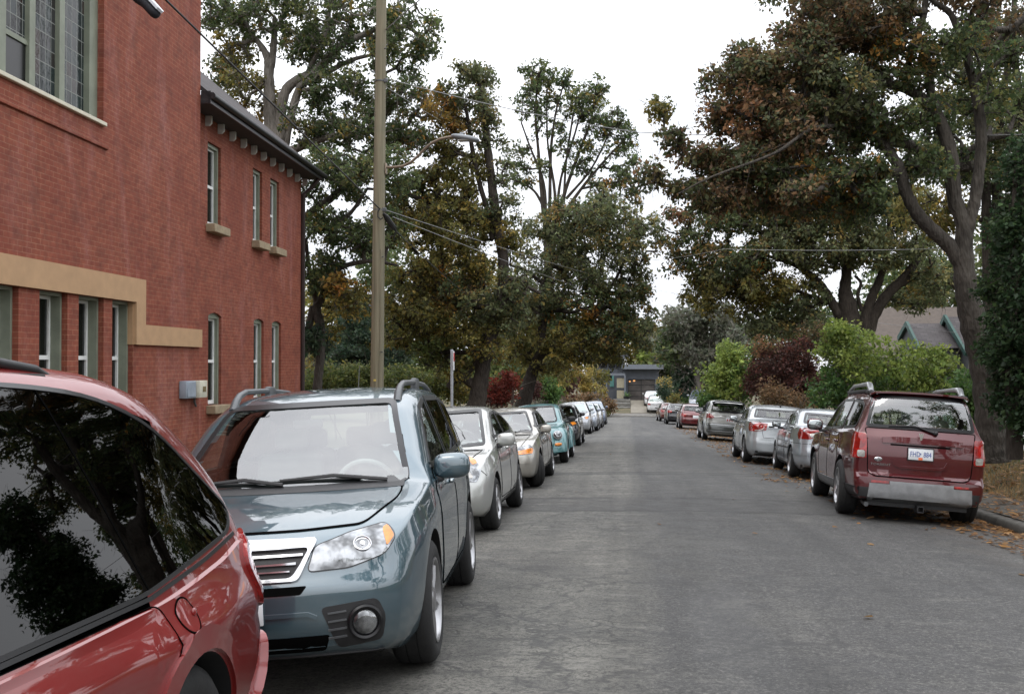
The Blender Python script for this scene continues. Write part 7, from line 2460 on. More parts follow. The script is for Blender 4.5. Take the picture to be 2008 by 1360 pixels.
# ------------------------------------------------------------------ turquoise round-backed two-door
def make_round_car():
    L, H = 4.08, 1.50
    pt = paint('turquoise', (.10, .26, .275), .25, .36)
    sp = tmpl('hatch', L, 1.60, H, .78, 2.515, .32, pt, near=1, flare=.0, arch=.37, track=.83, rim_r=.21, spokes=6,
              top=[(0, .72), (.15, .84), (.5, .92), (.85, .96), (1.0, .985), (1.36, 1.25), (1.75, 1.43), (2.1, 1.495), (2.4, 1.50), (2.8, 1.45), (3.2, 1.31), (3.55, 1.12), (3.85, .90), (4.0, .76), (L, .66)],
              belt=[(0, .60), (.3, .78), (.8, .89), (1.2, .94), (2, .98), (3, .98), (3.5, .92), (3.9, .76), (L, .56)],
              plan=[(0, .50), (.15, .58), (.4, .66), (.9, .74), (1.5, .775), (2.5, .78), (3.2, .75), (3.7, .68), (L, .52)],
              shield=round_poly(sym([(.50, 1.43), (.62, 1.0)]), .10),
              side_windows=[round_poly([(1.35, 1.03), (1.8, 1.33, .15), (2.5, 1.36), (2.52, 1.03)], .03), round_poly([(2.57, 1.03), (2.56, 1.36), (2.9, 1.26, .12), (3.2, 1.10, .08), (3.1, 1.03)], .04)],
              backlight=round_poly([(-.46, 1.36), (.46, 1.36), (.52, 1.12), (-.52, 1.12)], .08),
              nose=[(.15, .1), (.35, 0), (.5, 0), (.8, .1)], tail=[(.15, .08), (.4, 0), (.9, .1)])
    c = car_shell(sp, 'two_door_car', 'turquoise round two-door car with bulging wings and round headlamps', 'car', LEFT_ROW)
    c.interior(M_SEATDARK, M_DASHDARK, rows=(2.2, 2.85), cowl=1.2, belt=1.0, floor=.38, rear_head=.6)
    # separate bulging wings round each wheel
    for q, ext in ((sp['axles'][0], .72), (sp['axles'][1], .66)):
        for sd in (-1, 1):
            n = 30; vs, fs = [], []
            prof = [(.365, .80), (.365, .855), (.385, .868), (.45, .86), (.52, .82), (.575, .74), (.60, .64), (.61, .50)]
            for i in range(n + 1):
                t = -0.06 + (math.pi + .12) * i / n
                for rr, x in prof:
                    st = 1 + (ext - .60) * max(0, abs(math.cos(t))) ** 1.5 * (rr - .365) / .245
                    vs.append((sd * x, L / 2 - q + rr * st * math.cos(t), .32 + rr * math.sin(t) * (1 if rr < .5 else .98)))
            k = len(prof)
            for i in range(n):
                for j in range(k - 1): fs.append((i * k + j, i * k + j + 1, (i + 1) * k + j + 1, (i + 1) * k + j))
            wing = MB().add(vs, fs).build('wing', pt, c.root, fix=True)
            if q == sp['axles'][0]:
                mb = MB(); Mx = Matrix.Translation((sd * .655, L / 2 - .215, .70)) @ Vector((sd * .35, 1, .42)).to_track_quat('Z', 'Y').to_matrix().to_4x4()
                mb.lathe([(.115, -.06), (.115, .012), (.100, .022)], 26, Mx); hl = mb.build('headlight', M_SILVER, wing)
                mb = MB(); mb.lathe([(.100, .02), (.085, .036), (.05, .048), (.0005, .052)], 26, Mx); mb.build('headlight_lens', M_LENS, wing)
                mb = MB(); Mx = Matrix.Translation((sd * .66, L / 2 - .13, .475)) @ Vector((sd * .35, 1, .05)).to_track_quat('Z', 'Y').to_matrix().to_4x4()
                mb.ell((0, 0, 0), (.095, .042, .03), 2.2, 18, 10); mb.v = [tuple(Mx @ Vector(v)) for v in mb.v]; mb.build('indicator', M_AMBER, wing)
    c.panel('lower_intake', round_poly([(-.35, .36), (.35, .36), (.3, .26), (-.3, .26)], .02), 0, M_BLACK, .004, .01)
    c.doors([round_poly([(1.42, .36), (1.36, .9), (1.40, 1.01), (2.52, 1.01), (2.58, .8), (2.56, .36)], .06)], [(2.38, .88)])
    c.mirrors(1.52, 1.03, .18, .13, .11, shell=M_BLACK, out=.11)
    dual_wipers(c, 1.0, .5); c.plate(0, 0, .5)
    return c


# ------------------------------------------------------------------ plain far cars of the left row
def make_far(kind, dims, pt, name, label, cat, group, front=True, near=0, lamp=None, rear=None, spoiler=False, **kw):
    sp = tmpl(kind, *dims, pt, near=near, **kw)
    c = car_shell(sp, name, label, cat, group)
    L, W, H = dims[:3]; h = W / 2
    zl = H * (.47 if kind != 'suv' else .43)
    if front:
        hs = front_lamps(c, [(h * .48, zl), (h * .48, zl + .09), (h * .75, zl + .14), (h * 1.0, zl + .16), (h * 1.02, zl + .08), (h * .9, zl + .01)], 25, M_LENS)
        if lamp:
            for o, sg in zip(hs, (1, -1)): c.panel('indicator', [(x * sg, z) for x, z in [(h * .80, zl + .02), (h * .80, zl + .12), (h * .99, zl + .13), (h * .99, zl + .06)]], 25 * sg, M_AMBER, .01, .004, parent=o)
        c.panel('grille', round_poly([(-h * .42, zl + .10), (h * .42, zl + .10), (h * .36, zl - .02), (-h * .36, zl - .02)], .02), 0, M_BLACK, .004, .01)
        c.panel('lower_intake', round_poly([(-h * .5, .36), (h * .5, .36), (h * .46, .24), (-h * .46, .24)], .02), 0, M_BLACK, .004, .01)
        c.plate(0, 0, .48)
        c.band('bonnet_gap', [(-h * .72, H * .58), (-h * .84, H * .68), (0, H * .695), (h * .84, H * .68), (h * .72, H * .58)], 0, M_SEAM, w=.01, off=.004)
    else:
        zt = H * (.66 if kind == 'sedan' else (.60 if kind == 'hatch' else .58))
        rear_lamps(c, rear or [(h * .55, zt - .02), (h * .55, zt - .15), (h * .95, zt - .16), (h * 1.02, zt - .02), (h * .95, zt + .02)], 30)
        c.plate(180, 0, zt - .16 if kind != 'suv' else zt - .05)
        c.panel('lower_bumper', round_poly([(-h * .85, .34), (h * .85, .34), (h * .8, .22), (-h * .8, .22)], .02), 180, M_BLACK, .004, .01)
        if kind == 'sedan':
            c.band('boot_gap', [(-h * .62, zt + .03), (-h * .56, zt - .20), (h * .56, zt - .20), (h * .62, zt + .03)], 180, M_SEAM, w=.01, off=.003)
        else:
            c.band('tailgate_gap', [(-h * .72, H * .70), (-h * .60, .50), (h * .60, .50), (h * .72, H * .70)], 180, M_SEAM, w=.01, off=.003)
            wiper(c, 180, 0, [(0, H * .70), (.2, H * .72), (.35, H * .715)])
    door_pair(c, handles=near > 0)
    c.mirrors(L * .355, H * .70, .19, .135, .11, shell=kw.get('mirror_m'))
    if near: c.interior(M_SEATDARK, M_DASHDARK, rows=(L * .52, L * .67), floor=.38, rear_head=.68, cowl=L * .3, belt=H * .68, wheel=True, rear_shelf=(L * .76, L * .84, H * .69) if kind == 'sedan' else None)
    return c


# ------------------------------------------------------------------ dark red sport utility, tail to the camera
def make_red_suv():
    L, H = 4.80, 1.66
    pt = paint('dark_red_metallic', (.105, .007, .010), .4, .36, dirt=.15)
    sp = tmpl('suv', L, 1.81, H, .96, 2.857, .36, pt, near=2, arch=.425, tw=.235, rim_r=.235, spokes=6, track=.868, spoke_w=1.2,
              top=[(0, .88), (.1, .94), (.5, 1.02), (1.0, 1.08), (1.22, 1.10), (1.6, 1.34), (2.0, 1.58), (2.35, 1.665), (2.9, 1.70), (3.6, 1.70), (4.2, 1.68), (4.50, 1.655), (4.535, 1.625), (4.68, 1.17), (4.735, 1.11), (L, 1.07)],
              belt=[(0, .74), (.2, .88), (.9, .98), (1.3, 1.02), (2.2, 1.04), (3.6, 1.08), (4.45, 1.11), (4.68, 1.09), (4.75, 1.06), (L, 1.0)],
              plan=[(0, .70), (.12, .78), (.35, .84), (.7, .865), (1.4, .84), (2.5, .84), (3.7, .82), (4.3, .79), (4.6, .77), (4.72, .76), (L, .74)],
              low=[(.2, -.08), (.32, -.01), (.5, .022), (.75, .025), (1.05, .0)], flare=.012, flare_w=.46,
              zbot=[(0, .26), (.5, .24), (L - .5, .26), (L, .28)],
              crown=[(0, .06), (1.2, .08), (2, .07), (2.5, .05), (4.4, .05), (4.6, .03), (L, .03)], tumble=[(0, .45), (1.3, .42), (2.2, .36), (4.4, .38), (4.6, .44), (L, .4)],
              tail=[(.2, .10), (.28, .01), (.36, 0), (.52, 0), (.575, .01), (.60, .075), (.85, .065), (1.05, .085), (1.15, .05), (1.5, .0)], tail_fall=.42, bow_t=.05, er=.07, kw=.05, kz=.03,
              side_windows=[round_poly([(1.62, 1.10), (2.12, 1.47, .06), (2.50, 1.55), (2.52, 1.10)], .03), round_poly([(2.58, 1.11), (2.57, 1.555), (3.42, 1.555), (3.46, 1.13)], .03),
                            round_poly([(3.53, 1.135), (3.50, 1.55), (4.10, 1.53, .06), (4.36, 1.46, .06), (4.42, 1.19, .06), (4.3, 1.16)], .04)],
              glass={1: M_GLASS, 2: M_GLASSDARK, 'rear': M_SHIELD},
              backlight=round_poly([(-.57, 1.612), (.57, 1.612), (.665, 1.19), (-.665, 1.19)], .05), shield=round_poly(sym([(.58, 1.55), (.76, 1.12)]), .06))
    c = car_shell(sp, 'sport_utility', 'dark red sport utility with silver rear bumper, nearest in the right row', 'car', RIGHT_ROW)
    s = c
    c.interior(M_SEATGREY, M_DASHGREY, rows=(2.6, 3.5), cowl=1.35, belt=1.06)
    # spoiler lip over the rear window
    sp_o = MB()
    pts = [(-.60, -2.10, 1.622), (-.55, -2.17, 1.648), (-.3, -2.20, 1.662), (0, -2.205, 1.666), (.3, -2.20, 1.662), (.55, -2.17, 1.648), (.60, -2.10, 1.622)]
    vs, fs = [], []
    for x, y, z in pts: vs += [(x, y + .22, z + .010), (x, y, z), (x, y, z - .022), (x, y + .10, z - .03)]
    for i in range(len(pts) - 1):
        for j in range(4): fs.append((4 * i + j, 4 * i + (j + 1) % 4, 4 * i + 4 + (j + 1) % 4, 4 * i + 4 + j))
    fs += [(0, 1, 2, 3), tuple(4 * (len(pts) - 1) + j for j in (3, 2, 1, 0))]
    sp_o.add(vs, fs); sp_o.build('roof_spoiler', pt, s.root, fix=True)
    # tailgate outline, plate recess, grab bar
    tg = round_poly([(-.665, 1.18), (.665, 1.18), (.64, 1.0), (.62, .62, .10), (.54, .575), (-.54, .575), (-.62, .62, .10), (-.64, 1.0)], .03)
    t_ = s.panel('tailgate', tg, 180, pt, .004, .006, cell=.05)
    s.band('tailgate_gap', tg, 180, M_SEAM, w=.012, off=.005, depth=.012, parent=t_, closed=True)
    s.band('grab_bar', [(-.46, 1.03), (-.3, 1.045), (.3, 1.045), (.50, 1.03)], 180, pt, w=.065, off=.03, depth=.03, parent=t_)
    rec = round_poly([(-.33, .965), (.33, .965), (.34, .80, .06), (.27, .715), (-.27, .715), (-.34, .80, .06)], .03)
    s.band('plate_recess_edge', [(-.335, .80), (-.30, .735), (-.24, .712), (.24, .712), (.30, .735), (.335, .80)], 180, pt, w=.03, off=.022, depth=.022, parent=t_)
    s.band('recess_shadow', [(-.36, .985), (.36, .985)], 180, M_SEAM, w=.02, off=.010, depth=.01, parent=t_)
    o, M = s.plate(180, .0, .885, w=.30, h=.152, txt='FHD  884', off=.018)
    fr = MB()
    for (x, z, w, h_) in ((0, .076, .315, .012), (0, -.076, .315, .012), (-.154, 0, .01, .16), (.154, 0, .01, .16)):
        fr.bbox((x, z, .004), (w, h_, .012), .003, 1)
    fr.v = [tuple(M @ Vector(v)) for v in fr.v]; fr.build('plate_frame', M_BLACK, o)
    st = MB(); st.bbox((0, -.055, .008), (.05, .032, .002), .0005, 1); st.v = [tuple(M @ Vector(v)) for v in st.v]; st.build('plate_sticker', pm('orange_sticker', (.75, .16, .05), .5), o)
    fl = MB(); fl.bbox((.0, .006, .0075), (.010, .022, .002), .0005, 1); fl.v = [tuple(M @ Vector(v)) for v in fl.v]; fl.build('plate_flag', M_PLATEBLUE, o)
    # arrow emblem and lettering
    p, n = s.hit(180, .0, 1.09, .034)
    Mx = Matrix(((1, 0, 0, p.x), (0, 0, -1, p.y), (0, 1, 0, p.z), (0, 0, 0, 1)))
    mb = MB(); mb.prism([(-.03, .05), (-.012, .035), (0, .045), (.012, .035), (.03, .05), (.006, -.055), (-.006, -.055)][::-1], Mx, .008); mb.build('emblem', M_CHROME, t_, fix=True)
    p, n = s.hit(180, -.47, .725, .016)
    Mx = Matrix(((1, 0, 0, p.x), (0, 0, -1, p.y), (0, 1, 0, p.z), (0, 0, 0, 1)))
    text_mesh('TORRENT', .042, 'badge_lettering', M_CHROME, t_, Mx, .002, (1.3, 1))
    p, n = s.hit(180, -.50, .79, .010)
    Mx = Matrix(((1, 0, 0, p.x), (0, 0, -1, p.y), (0, 1, 0, p.z), (0, 0, 0, 1)))
    mb = MB(); mb.lathe([(.001, .004), (.038, .004), (.045, 0)], 24, Mx @ Matrix.Diagonal((1.1, .62, 1, 1))); bd = mb.build('badge', M_CHROME, t_)
    text_mesh('AWD', .034, 'badge_mark', M_BLACK, t_, Mx @ Matrix.Translation((0, 0, .005)), .001)
    # wiper
    mb = MB()
    P = [s.hit(180, t, z, .03)[0] for t, z in ((.18, 1.15), (.10, 1.175), (-.02, 1.215))]
    Q = [s.hit(180, t, z, .028)[0] for t, z in ((-.38, 1.21), (-.1, 1.225), (.10, 1.205))]
    mb.tube(P, [.022, .016, .010], 8); mb.tube(Q, [.007, .012, .007], 6); mb.ell(P[0], (.03, .03, .03), 2.3, 14, 8)
    mb.build('wiper', M_BLACK, s.root)
    # lamps
    for sg in (-1, 1):
        a = 180 + 22 * sg
        T = lambda pts: round_poly([(x * sg, z) for x, z in pts], .025)
        tl = s.panel('tail_light', T([(.655, 1.10), (.835, 1.105), (.865, 1.0), (.865, .81), (.835, .785), (.635, .79), (.64, .97)]), a, M_REDLENS, .016, .03, cell=.04)
        s.panel('reversing_lamp', T([(.66, .885), (.745, .888), (.745, .805), (.655, .80)]), a, M_CLEAR, .020, .008, parent=tl, cell=.04)
        s.band('lens_rib', [(.655 * sg, .895), (.85 * sg, .90)], a, M_REDLENS, w=.012, off=.02, depth=.01, parent=tl)
    # bumper: black corners, silver centre with steps, tow hitch
    bk = s.panel('lower_bumper', round_poly([(-.84, .43), (.84, .43), (.80, .255), (-.80, .255)], .03), 180, M_BLACK, .010, .03)
    sv = [(-.60, .475), (-.60, .485), (-.36, .485), (-.36, .525), (.40, .525), (.40, .485), (.62, .485), (.62, .475), (.63, .30), (.60, .275), (-.60, .275), (-.62, .30)]
    s.panel('bumper_insert', sv, 180, pm('dull_silver', (.26, .265, .27), .38, metal=.5, var=.18, vs=9), .022, .03, cell=.05)
    for sg in (-1, 1): s.panel('bumper_reflector', round_poly([(sg * .37, .522), (sg * .58, .522), (sg * .58, .495), (sg * .37, .495)], .005), 180, M_REDLENS, .012, .01)
    mb = MB(); y = s.hit(180, 0, .3)[0].y
    for x, z, w, h_ in ((0, .235, .075, .012), (0, .165, .075, .012), (-.034, .20, .012, .07), (.034, .20, .012, .07)): mb.bbox((.02 + x, y + .06, z), (w, .20, h_), .003, 1)
    mb.boxr((-.6, y + .12, .20), (.6, y + .18, .25))
    mb.build('tow_hitch', M_BLACK, s.root)
    mb = MB(); mb.tube([(-.62, y + .35, .22), (-.62, y + .06, .21)], .03, 10); mb.build('exhaust_pipe', M_GREYRAIL, s.root)
    # side: doors, cladding, rails
    door_pair(c, .38)
    for mir in (False, True):
        s.panel('sill_cladding', round_poly([(1.42, .40), (3.36, .42), (3.36, .30), (1.42, .30)], .02), 90, M_GREYRAIL, .012, .015, mirror=mir)
    for sg in (-1, 1):
        prof = pchip(sp['top'])
        pts = [Vector((sg * .565, L / 2 - q, float(prof(q)) + z)) for q, z in ((2.3, -.05), (2.45, .01), (2.8, .045), (3.4, .05), (3.95, .06), (4.15, .055), (4.30, -.03))]
        mb = MB(); mb.tube(pts, [.02, .026, .026, .026, .032, .042, .036], 10)
        o = mb.build('roof_rail', M_SILVER, s.root)
        mb = MB(); mb.bbox((sg * .565, L / 2 - 3.3, 1.66), (.06, 2.0, .05), .02, 2); mb.bbox((sg * .565, L / 2 - 4.27, 1.64), (.10, .26, .05), .02, 2); mb.build('rail_base', M_BLACK, o)
    s.mirrors(1.82, 1.13, .24, .18, .13, out=.06)
    s.band('side_crease', [(.9, .86), (2.5, .90), (4.2, .93)], 90, pt, w=.02, off=.006, depth=.008)
    return c


def make_silver_saloon():
    L, H = 4.44, 1.44
    pt = paint('silver_metallic', (.44, .475, .51), .5, .36)
    sp = tmpl('sedan', L, 1.715, H, .84, 2.62, .305, pt, near=1, spokes=6, arch=.36)
    c = car_shell(sp, 'saloon_car', 'silver saloon with black side mirror, directly ahead of the dark red sport utility', 'car', RIGHT_ROW)
    c.interior(M_SEATDARK, M_DASHDARK, rows=(2.2, 2.95), cowl=1.35, belt=.98, rear_shelf=(3.1, 3.75, .98), floor=.36, rear_head=.70)
    t = rear_lamps(c, [(.44, .98), (.46, .90), (.56, .80), (.86, .79), (.93, .88), (.86, 1.00), (.60, 1.03)], 32)
    rear_lamps(c, [(.45, .965), (.48, .885), (.54, .83), (.60, .90)], 32, M_CLEAR, 'reversing_lamp', .009, parents=t)
    c.band('bumper_step', [(-.84, .50), (-.6, .515), (.6, .515), (.84, .50)], 180, pt, w=.05, off=.014, depth=.02)
    c.band('bumper_gap', [(-.86, .70), (-.4, .72), (.4, .72), (.86, .70)], 180, M_SEAM, w=.007, off=.003)
    c.band('boot_gap', [(-.60, 1.03), (-.54, .74), (.54, .74), (.60, 1.03)], 180, M_SEAM, w=.009, off=.003)
    c.plate(180, 0, .86)
    c.panel('lower_bumper', round_poly([(-.74, .30), (.74, .30), (.7, .20), (-.7, .20)], .02), 180, M_BLACK, .004, .01)
    for mir in (False, True): c.band('side_moulding', [(1.32, .56), (3.15, .58)], 90, M_BLACK, w=.03, off=.010, depth=.014, mirror=mir)
    for mir in (False, True): c.band('sill_trim', [(1.3, .30), (3.1, .30)], 90, pt, w=.05, off=.012, depth=.015, mirror=mir)
    door_pair(c); c.mirrors(1.58, 1.0, .19, .135, .11, shell=M_BLACK)
    return c


def make_bright_saloon():
    L, H = 4.60, 1.477
    pt = paint('bright_silver', (.52, .555, .57), .5, .36)
    sp = tmpl('sedan', L, 1.79, H, .93, 2.685, .325, pt, near=1, spokes=5, arch=.385)
    c = car_shell(sp, 'saloon_car', 'bright silver saloon with two round lamps in each tail light', 'car', RIGHT_ROW)
    c.interior(M_SEATDARK, M_DASHDARK, rows=(2.35, 3.05), cowl=1.4, belt=1.0, rear_shelf=(3.2, 3.85, 1.0), floor=.38, rear_head=.70)
    t = rear_lamps(c, [(.42, 1.0), (.43, .84), (.60, .80), (.90, .80), (.96, .88), (.97, .99), (.85, 1.03)], 32)
    for o, sg in zip(t, (-1, 1)):
        for x in (.54, .80):
            p, n = c.hit(180 + 32 * sg, x * sg, .92, .008)
            mb = MB(); mb.lathe([(.075, -.004), (.072, .004), (.062, .002), (.0005, .008)], 22, Matrix.Translation(p) @ n.to_track_quat('Z', 'Y').to_matrix().to_4x4()); mb.build('round_lamp', M_REDLENS, o)
    rear_lamps(c, [(.46, .845), (.60, .81), (.70, .812), (.68, .845)], 32, M_CLEAR, 'reversing_lamp', .011, parents=t)
    c.band('boot_gap', [(-.60, 1.05), (-.52, .66), (.52, .66), (.60, 1.05)], 180, M_SEAM, w=.009, off=.003)
    c.plate(180, 0, .80); c.band('boot_trim', [(-.40, .93), (.40, .93)], 180, M_CHROME, w=.03, off=.012, depth=.012)
    c.panel('lower_bumper', round_poly([(-.70, .34), (.70, .34), (.66, .22), (-.66, .22)], .02), 180, M_BLACK, .004, .01)
    door_pair(c); c.mirrors(1.68, 1.03, .20, .14, .11)
    mb = MB(); mb.ell((0, -1.05, 1.445), (.025, .07, .035), 2, 12, 8); mb.build('roof_aerial', M_BLACK, c.root)
    return c


def make_two_tone_suv():
    L, H = 4.58, 1.64
    pt = paint('pale_silver_gold', (.52, .52, .49), .45, .36)
    sp = tmpl('suv', L, 1.815, H, .93, 2.62, .355, pt, near=1, spokes=5, arch=.415, glass={'rear': M_SHIELD})
    c = car_shell(sp, 'sport_utility', 'silver sport utility with grey lower body and a shadow-dark spoiler over its pale rear window', 'car', RIGHT_ROW)
    gp = paint('warm_grey', (.09, .10, .095), .4, .36)
    c.interior(M_SEATBEIGE, M_DASHGREY, rows=(2.5, 3.35), cowl=1.25, belt=1.02)
    b = c.panel('rear_bumper', round_poly([(-.80, .70), (.80, .70), (.80, .34), (-.80, .34)], .03), 180, gp, .02, .03)
    c.band('bumper_trim', [(-.78, .655), (.78, .655)], 180, M_SILVER, w=.025, off=.03, depth=.015, parent=b)
    c.band('bumper_lip', [(-.74, .41), (.74, .41)], 180, M_SILVER, w=.02, off=.03, depth=.015, parent=b)
    for mir in (False, True):
        c.panel('side_cladding', round_poly([(1.42, .52), (3.08, .54), (3.08, .32), (1.42, .32)], .03), 90, gp, .01, .015, mirror=mir)
        for q in sp['axles']:
            a_ = [(q + .47 * math.cos(t), .355 + .47 * math.sin(t)) for t in np.linspace(math.pi, 0, 16)]
            c.band('wheel_arch_trim', a_, 90, gp, w=.10, off=.012, depth=.02, mirror=mir)
    t = rear_lamps(c, [(.50, .93), (.66, .84), (.90, .84), (.95, .93), (.92, 1.06), (.72, 1.07), (.58, 1.0)], 30)
    rear_lamps(c, [(.60, .90), (.68, .845), (.88, .845), (.9, .885)], 30, M_CLEAR, 'reversing_lamp', .009, parents=t)
    o, M = c.plate(180, .05, .86, pm_=M_PLATE, txt='', w=.31, h=.155)
    for k in range(3):
        mb = MB(); mb.bbox((-.09 + .09 * k, 0, .008), (.045, .075, .002), .001, 1); mb.v = [tuple(M @ Vector(v)) for v in mb.v]; mb.build('plate_character', M_PLATERED, o)
    c.band('tailgate_gap', [(-.66, 1.14), (-.62, .72), (.62, .72), (.66, 1.14)], 180, M_SEAM, w=.01, off=.003)
    c.band('plate_garnish', [(-.35, .99), (.40, .99)], 180, M_CHROME, w=.025, off=.014, depth=.015)
    mb = MB(); vs, fs = [], []
    for x, y, z in [(-.64, -2.02, 1.50), (-.5, -2.15, 1.555), (0, -2.20, 1.575), (.5, -2.15, 1.555), (.64, -2.02, 1.50)]: vs += [(x, y + .24, z + .035), (x, y, z + .015), (x, y + .01, z - .02), (x, y + .12, z - .03)]
    for i in range(4):
        for j in range(4): fs.append((4 * i + j, 4 * i + (j + 1) % 4, 4 * i + 4 + (j + 1) % 4, 4 * i + 4 + j))
    fs += [(0, 1, 2, 3), (19, 18, 17, 16)]
    mb.add(vs, fs); mb.build('roof_spoiler', M_GLOSSBLACK, c.root, fix=True)  # dark spoiler and the shadow on it are both put into its black
    wiper(c, 180, 0, [(.0, 1.12), (-.1, 1.16), (-.42, 1.155)])
    door_pair(c, .36); c.mirrors(1.65, 1.10, .21, .15, .12)
    return c

# ================================================================== vehicles in their places
van = make_van()
park(van, mid=(-2.36, 1.92), heading=R(180))
van.root.scale = (1, 1, .99)
c = make_blue_wagon(); park(c, front_px=(835, 1298), rear_px=(905, 1152))
c = make_silver_hatch(); park(c, front_px=(968, 1037), heading=R(180.5))
c = make_champagne_saloon(); park(c, front_px=(1056, 953), heading=R(180))
c = make_round_car(); park(c, front_px=(1109, 906), heading=R(180))
blk = paint('black_paint', (.012, .013, .018), .2, .3)
c = make_far('hatch', (4.2, 1.75, 1.48, .85, 2.55, .31), blk, 'hatchback', 'black hatchback with an amber-tinted headlamp behind the turquoise car', 'car', LEFT_ROW, near=1, lamp=True)
park(c, front_px=(1136, 873), heading=R(180))
c = make_far('suv', (4.5, 1.78, 1.60, .9, 2.6, .33), paint('white_silver', (.52, .54, .57), .4, .34), 'estate_car', 'white-silver estate behind the black hatchback', 'car', LEFT_ROW, near=0, lamp=True)
park(c, front_px=(1158, 850), heading=R(180))
c = make_far('hatch', (4.3, 1.74, 1.50, .88, 2.6, .31), paint('blue_silver', (.36, .40, .47), .5, .34), 'hatchback', 'blue-tinged silver hatchback, third from the far end of the left row', 'car', LEFT_ROW, near=0)
park(c, front_px=(1171, 844.5), heading=R(180))
c = make_far('sedan', (4.6, 1.77, 1.47, .92, 2.7, .315), paint('mid_silver', (.42, .44, .47), .5, .34), 'saloon_car', 'mid silver saloon, second from the far end of the left row', 'car', LEFT_ROW, near=0)
park(c, front_px=(1179.5, 838.5), heading=R(180))
c = make_far('suv', (4.5, 1.80, 1.62, .9, 2.62, .34), paint('steel_blue', (.16, .21, .32), .4, .34), 'estate_car', 'steel blue car closing the far end of the left row', 'car', LEFT_ROW, near=0)
park(c, front_px=(1187, 832), heading=R(180))
# right row
c = make_red_suv(); park(c, rear_px=(1648, 1004), front_px=(1603, 970))
c = make_silver_saloon(); park(c, rear_px=(1553, 935), heading=R(-1.5))
c = make_bright_saloon(); park(c, rear_px=(1462, 906), heading=R(-.5))
c = make_two_tone_suv(); park(c, rear_px=(1380, 862), heading=R(0))
c = make_far('hatch', (4.45, 1.76, 1.46, .92, 2.64, .32), paint('cherry_red', (.13, .010, .012), .4, .33), 'hatchback', 'cherry red hatchback ahead of the two-tone silver sport utility', 'car', RIGHT_ROW, front=False, near=1)
park(c, rear_px=(1333, 840), heading=R(0))
c = make_far('sedan', (4.5, 1.76, 1.44, .92, 2.62, .31), blk, 'saloon_car', 'black saloon with a sky-lit rear window ahead of the cherry red hatchback', 'car', RIGHT_ROW, front=False, near=1)
park(c, rear_px=(1307, 831), heading=R(0))
c = make_far('hatch', (4.1, 1.70, 1.46, .85, 2.5, .30), paint('brick_red', (.14, .035, .026), .35, .36), 'hatchback', 'brick red small car at the far end of the right row', 'car', RIGHT_ROW, front=False, near=0)
park(c, rear_px=(1294, 825.5), heading=R(3))
# end drive
wp = paint('white_paint', (.72, .73, .74), .05, .3)
c = make_far('suv', (4.55, 1.86, 1.66, .9, 2.75, .36), wp, 'sport_utility', 'white sport utility on the end driveway, nearer the street', 'car', None, front=False, near=0)
c.root.location = (at(1286, 808, 110.4).x, 110.4, zbase(110.4) + .10); c.root.rotation_euler = (R(4.2), 0, R(-1))
c = make_far('sedan', (4.75, 1.84, 1.50, .95, 2.75, .34), wp, 'saloon_car', 'white saloon parked before the garage door beyond the white sport utility', 'car', None, front=False, near=0)
c.root.location = (at(1279, 790, 116.2).x, 116.2, zbase(116.2) + .10); c.root.rotation_euler = (R(4.2), 0, R(0))
grid_sheet('driveway', [5.0, 7.0, 9.5], [82, 84, 91], lambda x, y: -2.28 if y > 82.5 else -2.9, M_WALK)
c = make_far('suv', (4.7, 1.8, 1.62, .9, 2.8, .33), paint('pale_silver_blue', (.42, .46, .52), .5, .34), 'minivan', 'pale silver car facing the street beside the bright green bush', 'car', None, near=0)
c.root.location = (at(1373, 780, 86.5).x, 86.5, -2.27); c.root.rotation_euler = (0, 0, R(176))
c = make_far('sedan', (4.5, 1.76, 1.42, .9, 2.65, .31), wp, 'saloon_car', 'white car half hidden by the oak trunk at the right', 'car', None, near=0)
c.root.location = (at(1935, 840, 25.2).x, 25.6, zg(8.8, 25.6) + .0); c.root.rotation_euler = (0, 0, R(96))


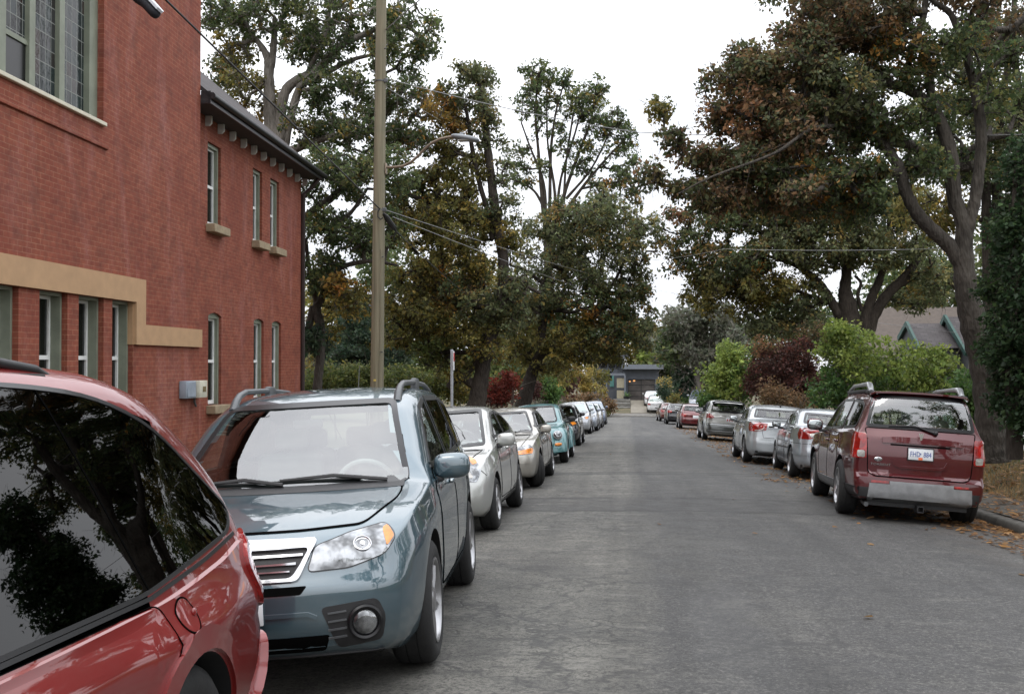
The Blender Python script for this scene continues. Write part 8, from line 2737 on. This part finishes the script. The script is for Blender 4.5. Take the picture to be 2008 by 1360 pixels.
# ================================================================== fallen leaves and verge grass
def flat_leaves(name, pts, size, cols, label=None):
    T = len(pts)
    an = rng.uniform(0, 2 * np.pi, T); l = size * rng.lognormal(0, .3, T) * .5; w = l * rng.uniform(.5, .8, T)
    a = np.stack([np.cos(an), np.sin(an), rng.normal(0, .18, T)], 1); s = np.stack([-np.sin(an), np.cos(an), rng.normal(0, .25, T)], 1)
    V = np.empty((T, 6, 3))
    cl_ = rng.uniform(0, .5, T)[:, None] * np.array([0, 0, 1.0])
    V[:, 0] = pts - a * l[:, None] + cl_ * l[:, None] * .6
    V[:, 1] = pts - a * (l * .3)[:, None] + s * w[:, None] + cl_ * l[:, None]
    V[:, 2] = pts + a * (l * .5)[:, None] + s * (w * .8)[:, None] + cl_ * l[:, None] * .8
    V[:, 3] = pts + a * l[:, None] + cl_ * l[:, None] * .5
    V[:, 4] = pts + a * (l * .4)[:, None] - s * (w * .9)[:, None] + cl_ * l[:, None]
    V[:, 5] = pts - a * (l * .4)[:, None] - s * (w * .8)[:, None] + cl_ * l[:, None] * .9
    V[:, :, 2] = np.maximum(V[:, :, 2], pts[:, None, 2] + .002)
    me = bpy.data.meshes.new(name)
    me.vertices.add(T * 6); me.vertices.foreach_set('co', V.reshape(-1))
    me.loops.add(T * 6); me.loops.foreach_set('vertex_index', np.arange(T * 6, dtype=np.int32))
    me.polygons.add(T); me.polygons.foreach_set('loop_start', np.arange(0, T * 6, 6, dtype=np.int32))
    c = np.array(cols)[rng.integers(0, len(cols), T)] * rng.lognormal(0, .25, T)[:, None]
    ca = me.color_attributes.new('leaf', 'FLOAT_COLOR', 'POINT')
    q = np.ones((T * 6, 4), np.float32); q[:, :3] = np.repeat(c, 6, axis=0); ca.data.foreach_set('color', q.reshape(-1))
    me.materials.append(M_LEAF); me.update(calc_edges=True)
    o = link(name, me); tag(o, kind='stuff')
    return o


rng = np.random.default_rng(99)
P = []
def sc(n, x0, x1, y0, y1, px=1, clus=0):
    for _ in range(n):
        x = x0 + (x1 - x0) * rng.random() ** px; y = y0 + (y1 - y0) * rng.random() ** 1.3
        if clus and math.sin(x * 2.1 + y * 1.7) * math.sin(y * .9 + x) < clus - 1: continue
        z = (zroad(x, y) if abs(x - ROAD_C) < ROAD_H - .01 else zg(x, y) + .025)
        P.append((x, y, z + .006))
sc(1500, 4.86, 3.9, 7, 17, 1.8)
sc(2600, 4.86, 3.0, 14, 70, 1.3)
sc(2600, 4.6, 2.6, 20, 64, 1.0, .9)
sc(420, 4.86, 2.5, 20, 60, 1.2, .8)
sc(70, 4.8, 2.4, 8, 40, 1)
sc(9, 2.0, -1.2, 7, 30, 1)
sc(1700, 5.0, 6.1, 9, 26, 1)
sc(2600, 6.1, 8.2, 10, 24, 1)
sc(300, 4.88, 4.55, 9.5, 14.5, 2.5)
flat_leaves('fallen_leaves', np.array(P), .075, [(.28, .14, .05), (.22, .11, .045), (.33, .18, .07), (.16, .085, .04), (.36, .22, .10), (.12, .07, .04)])

# verge: straw and a little green
n = 26000
x = rng.uniform(6.0, 9.0, n); y = rng.uniform(10, 23.5, n)
z = np.array([zg(a, b) for a, b in zip(x, y)])
h = rng.uniform(.03, .11, n); an = rng.uniform(0, 6.283, n); lean_ = rng.uniform(.2, 1.0, n)
V = np.empty((n, 3, 3)); w = .006
V[:, 0] = np.stack([x - w * np.sin(an), y + w * np.cos(an), z - .005], 1); V[:, 1] = np.stack([x + w * np.sin(an), y - w * np.cos(an), z - .005], 1)
V[:, 2] = np.stack([x + np.cos(an) * h * lean_, y + np.sin(an) * h * lean_, z + h], 1)
me = bpy.data.meshes.new('verge_grass')
me.vertices.add(n * 3); me.vertices.foreach_set('co', V.reshape(-1)); me.loops.add(n * 3); me.loops.foreach_set('vertex_index', np.arange(n * 3, dtype=np.int32))
me.polygons.add(n); me.polygons.foreach_set('loop_start', np.arange(0, n * 3, 3, dtype=np.int32))
g_ = np.clip((x - 6.9 + rng.normal(0, .35, n)) / .6, 0, 1)[:, None]
c = (np.array([[.30, .19, .085]]) * (1 - g_) + np.array([[.085, .12, .03]]) * g_) * rng.lognormal(0, .25, n)[:, None]
ca = me.color_attributes.new('leaf', 'FLOAT_COLOR', 'POINT'); q = np.ones((n * 3, 4), np.float32); q[:, :3] = np.repeat(c, 3, axis=0); ca.data.foreach_set('color', q.reshape(-1))
me.materials.append(M_LEAF); me.update(calc_edges=True)
tag(link('verge_grass', me), kind='stuff')
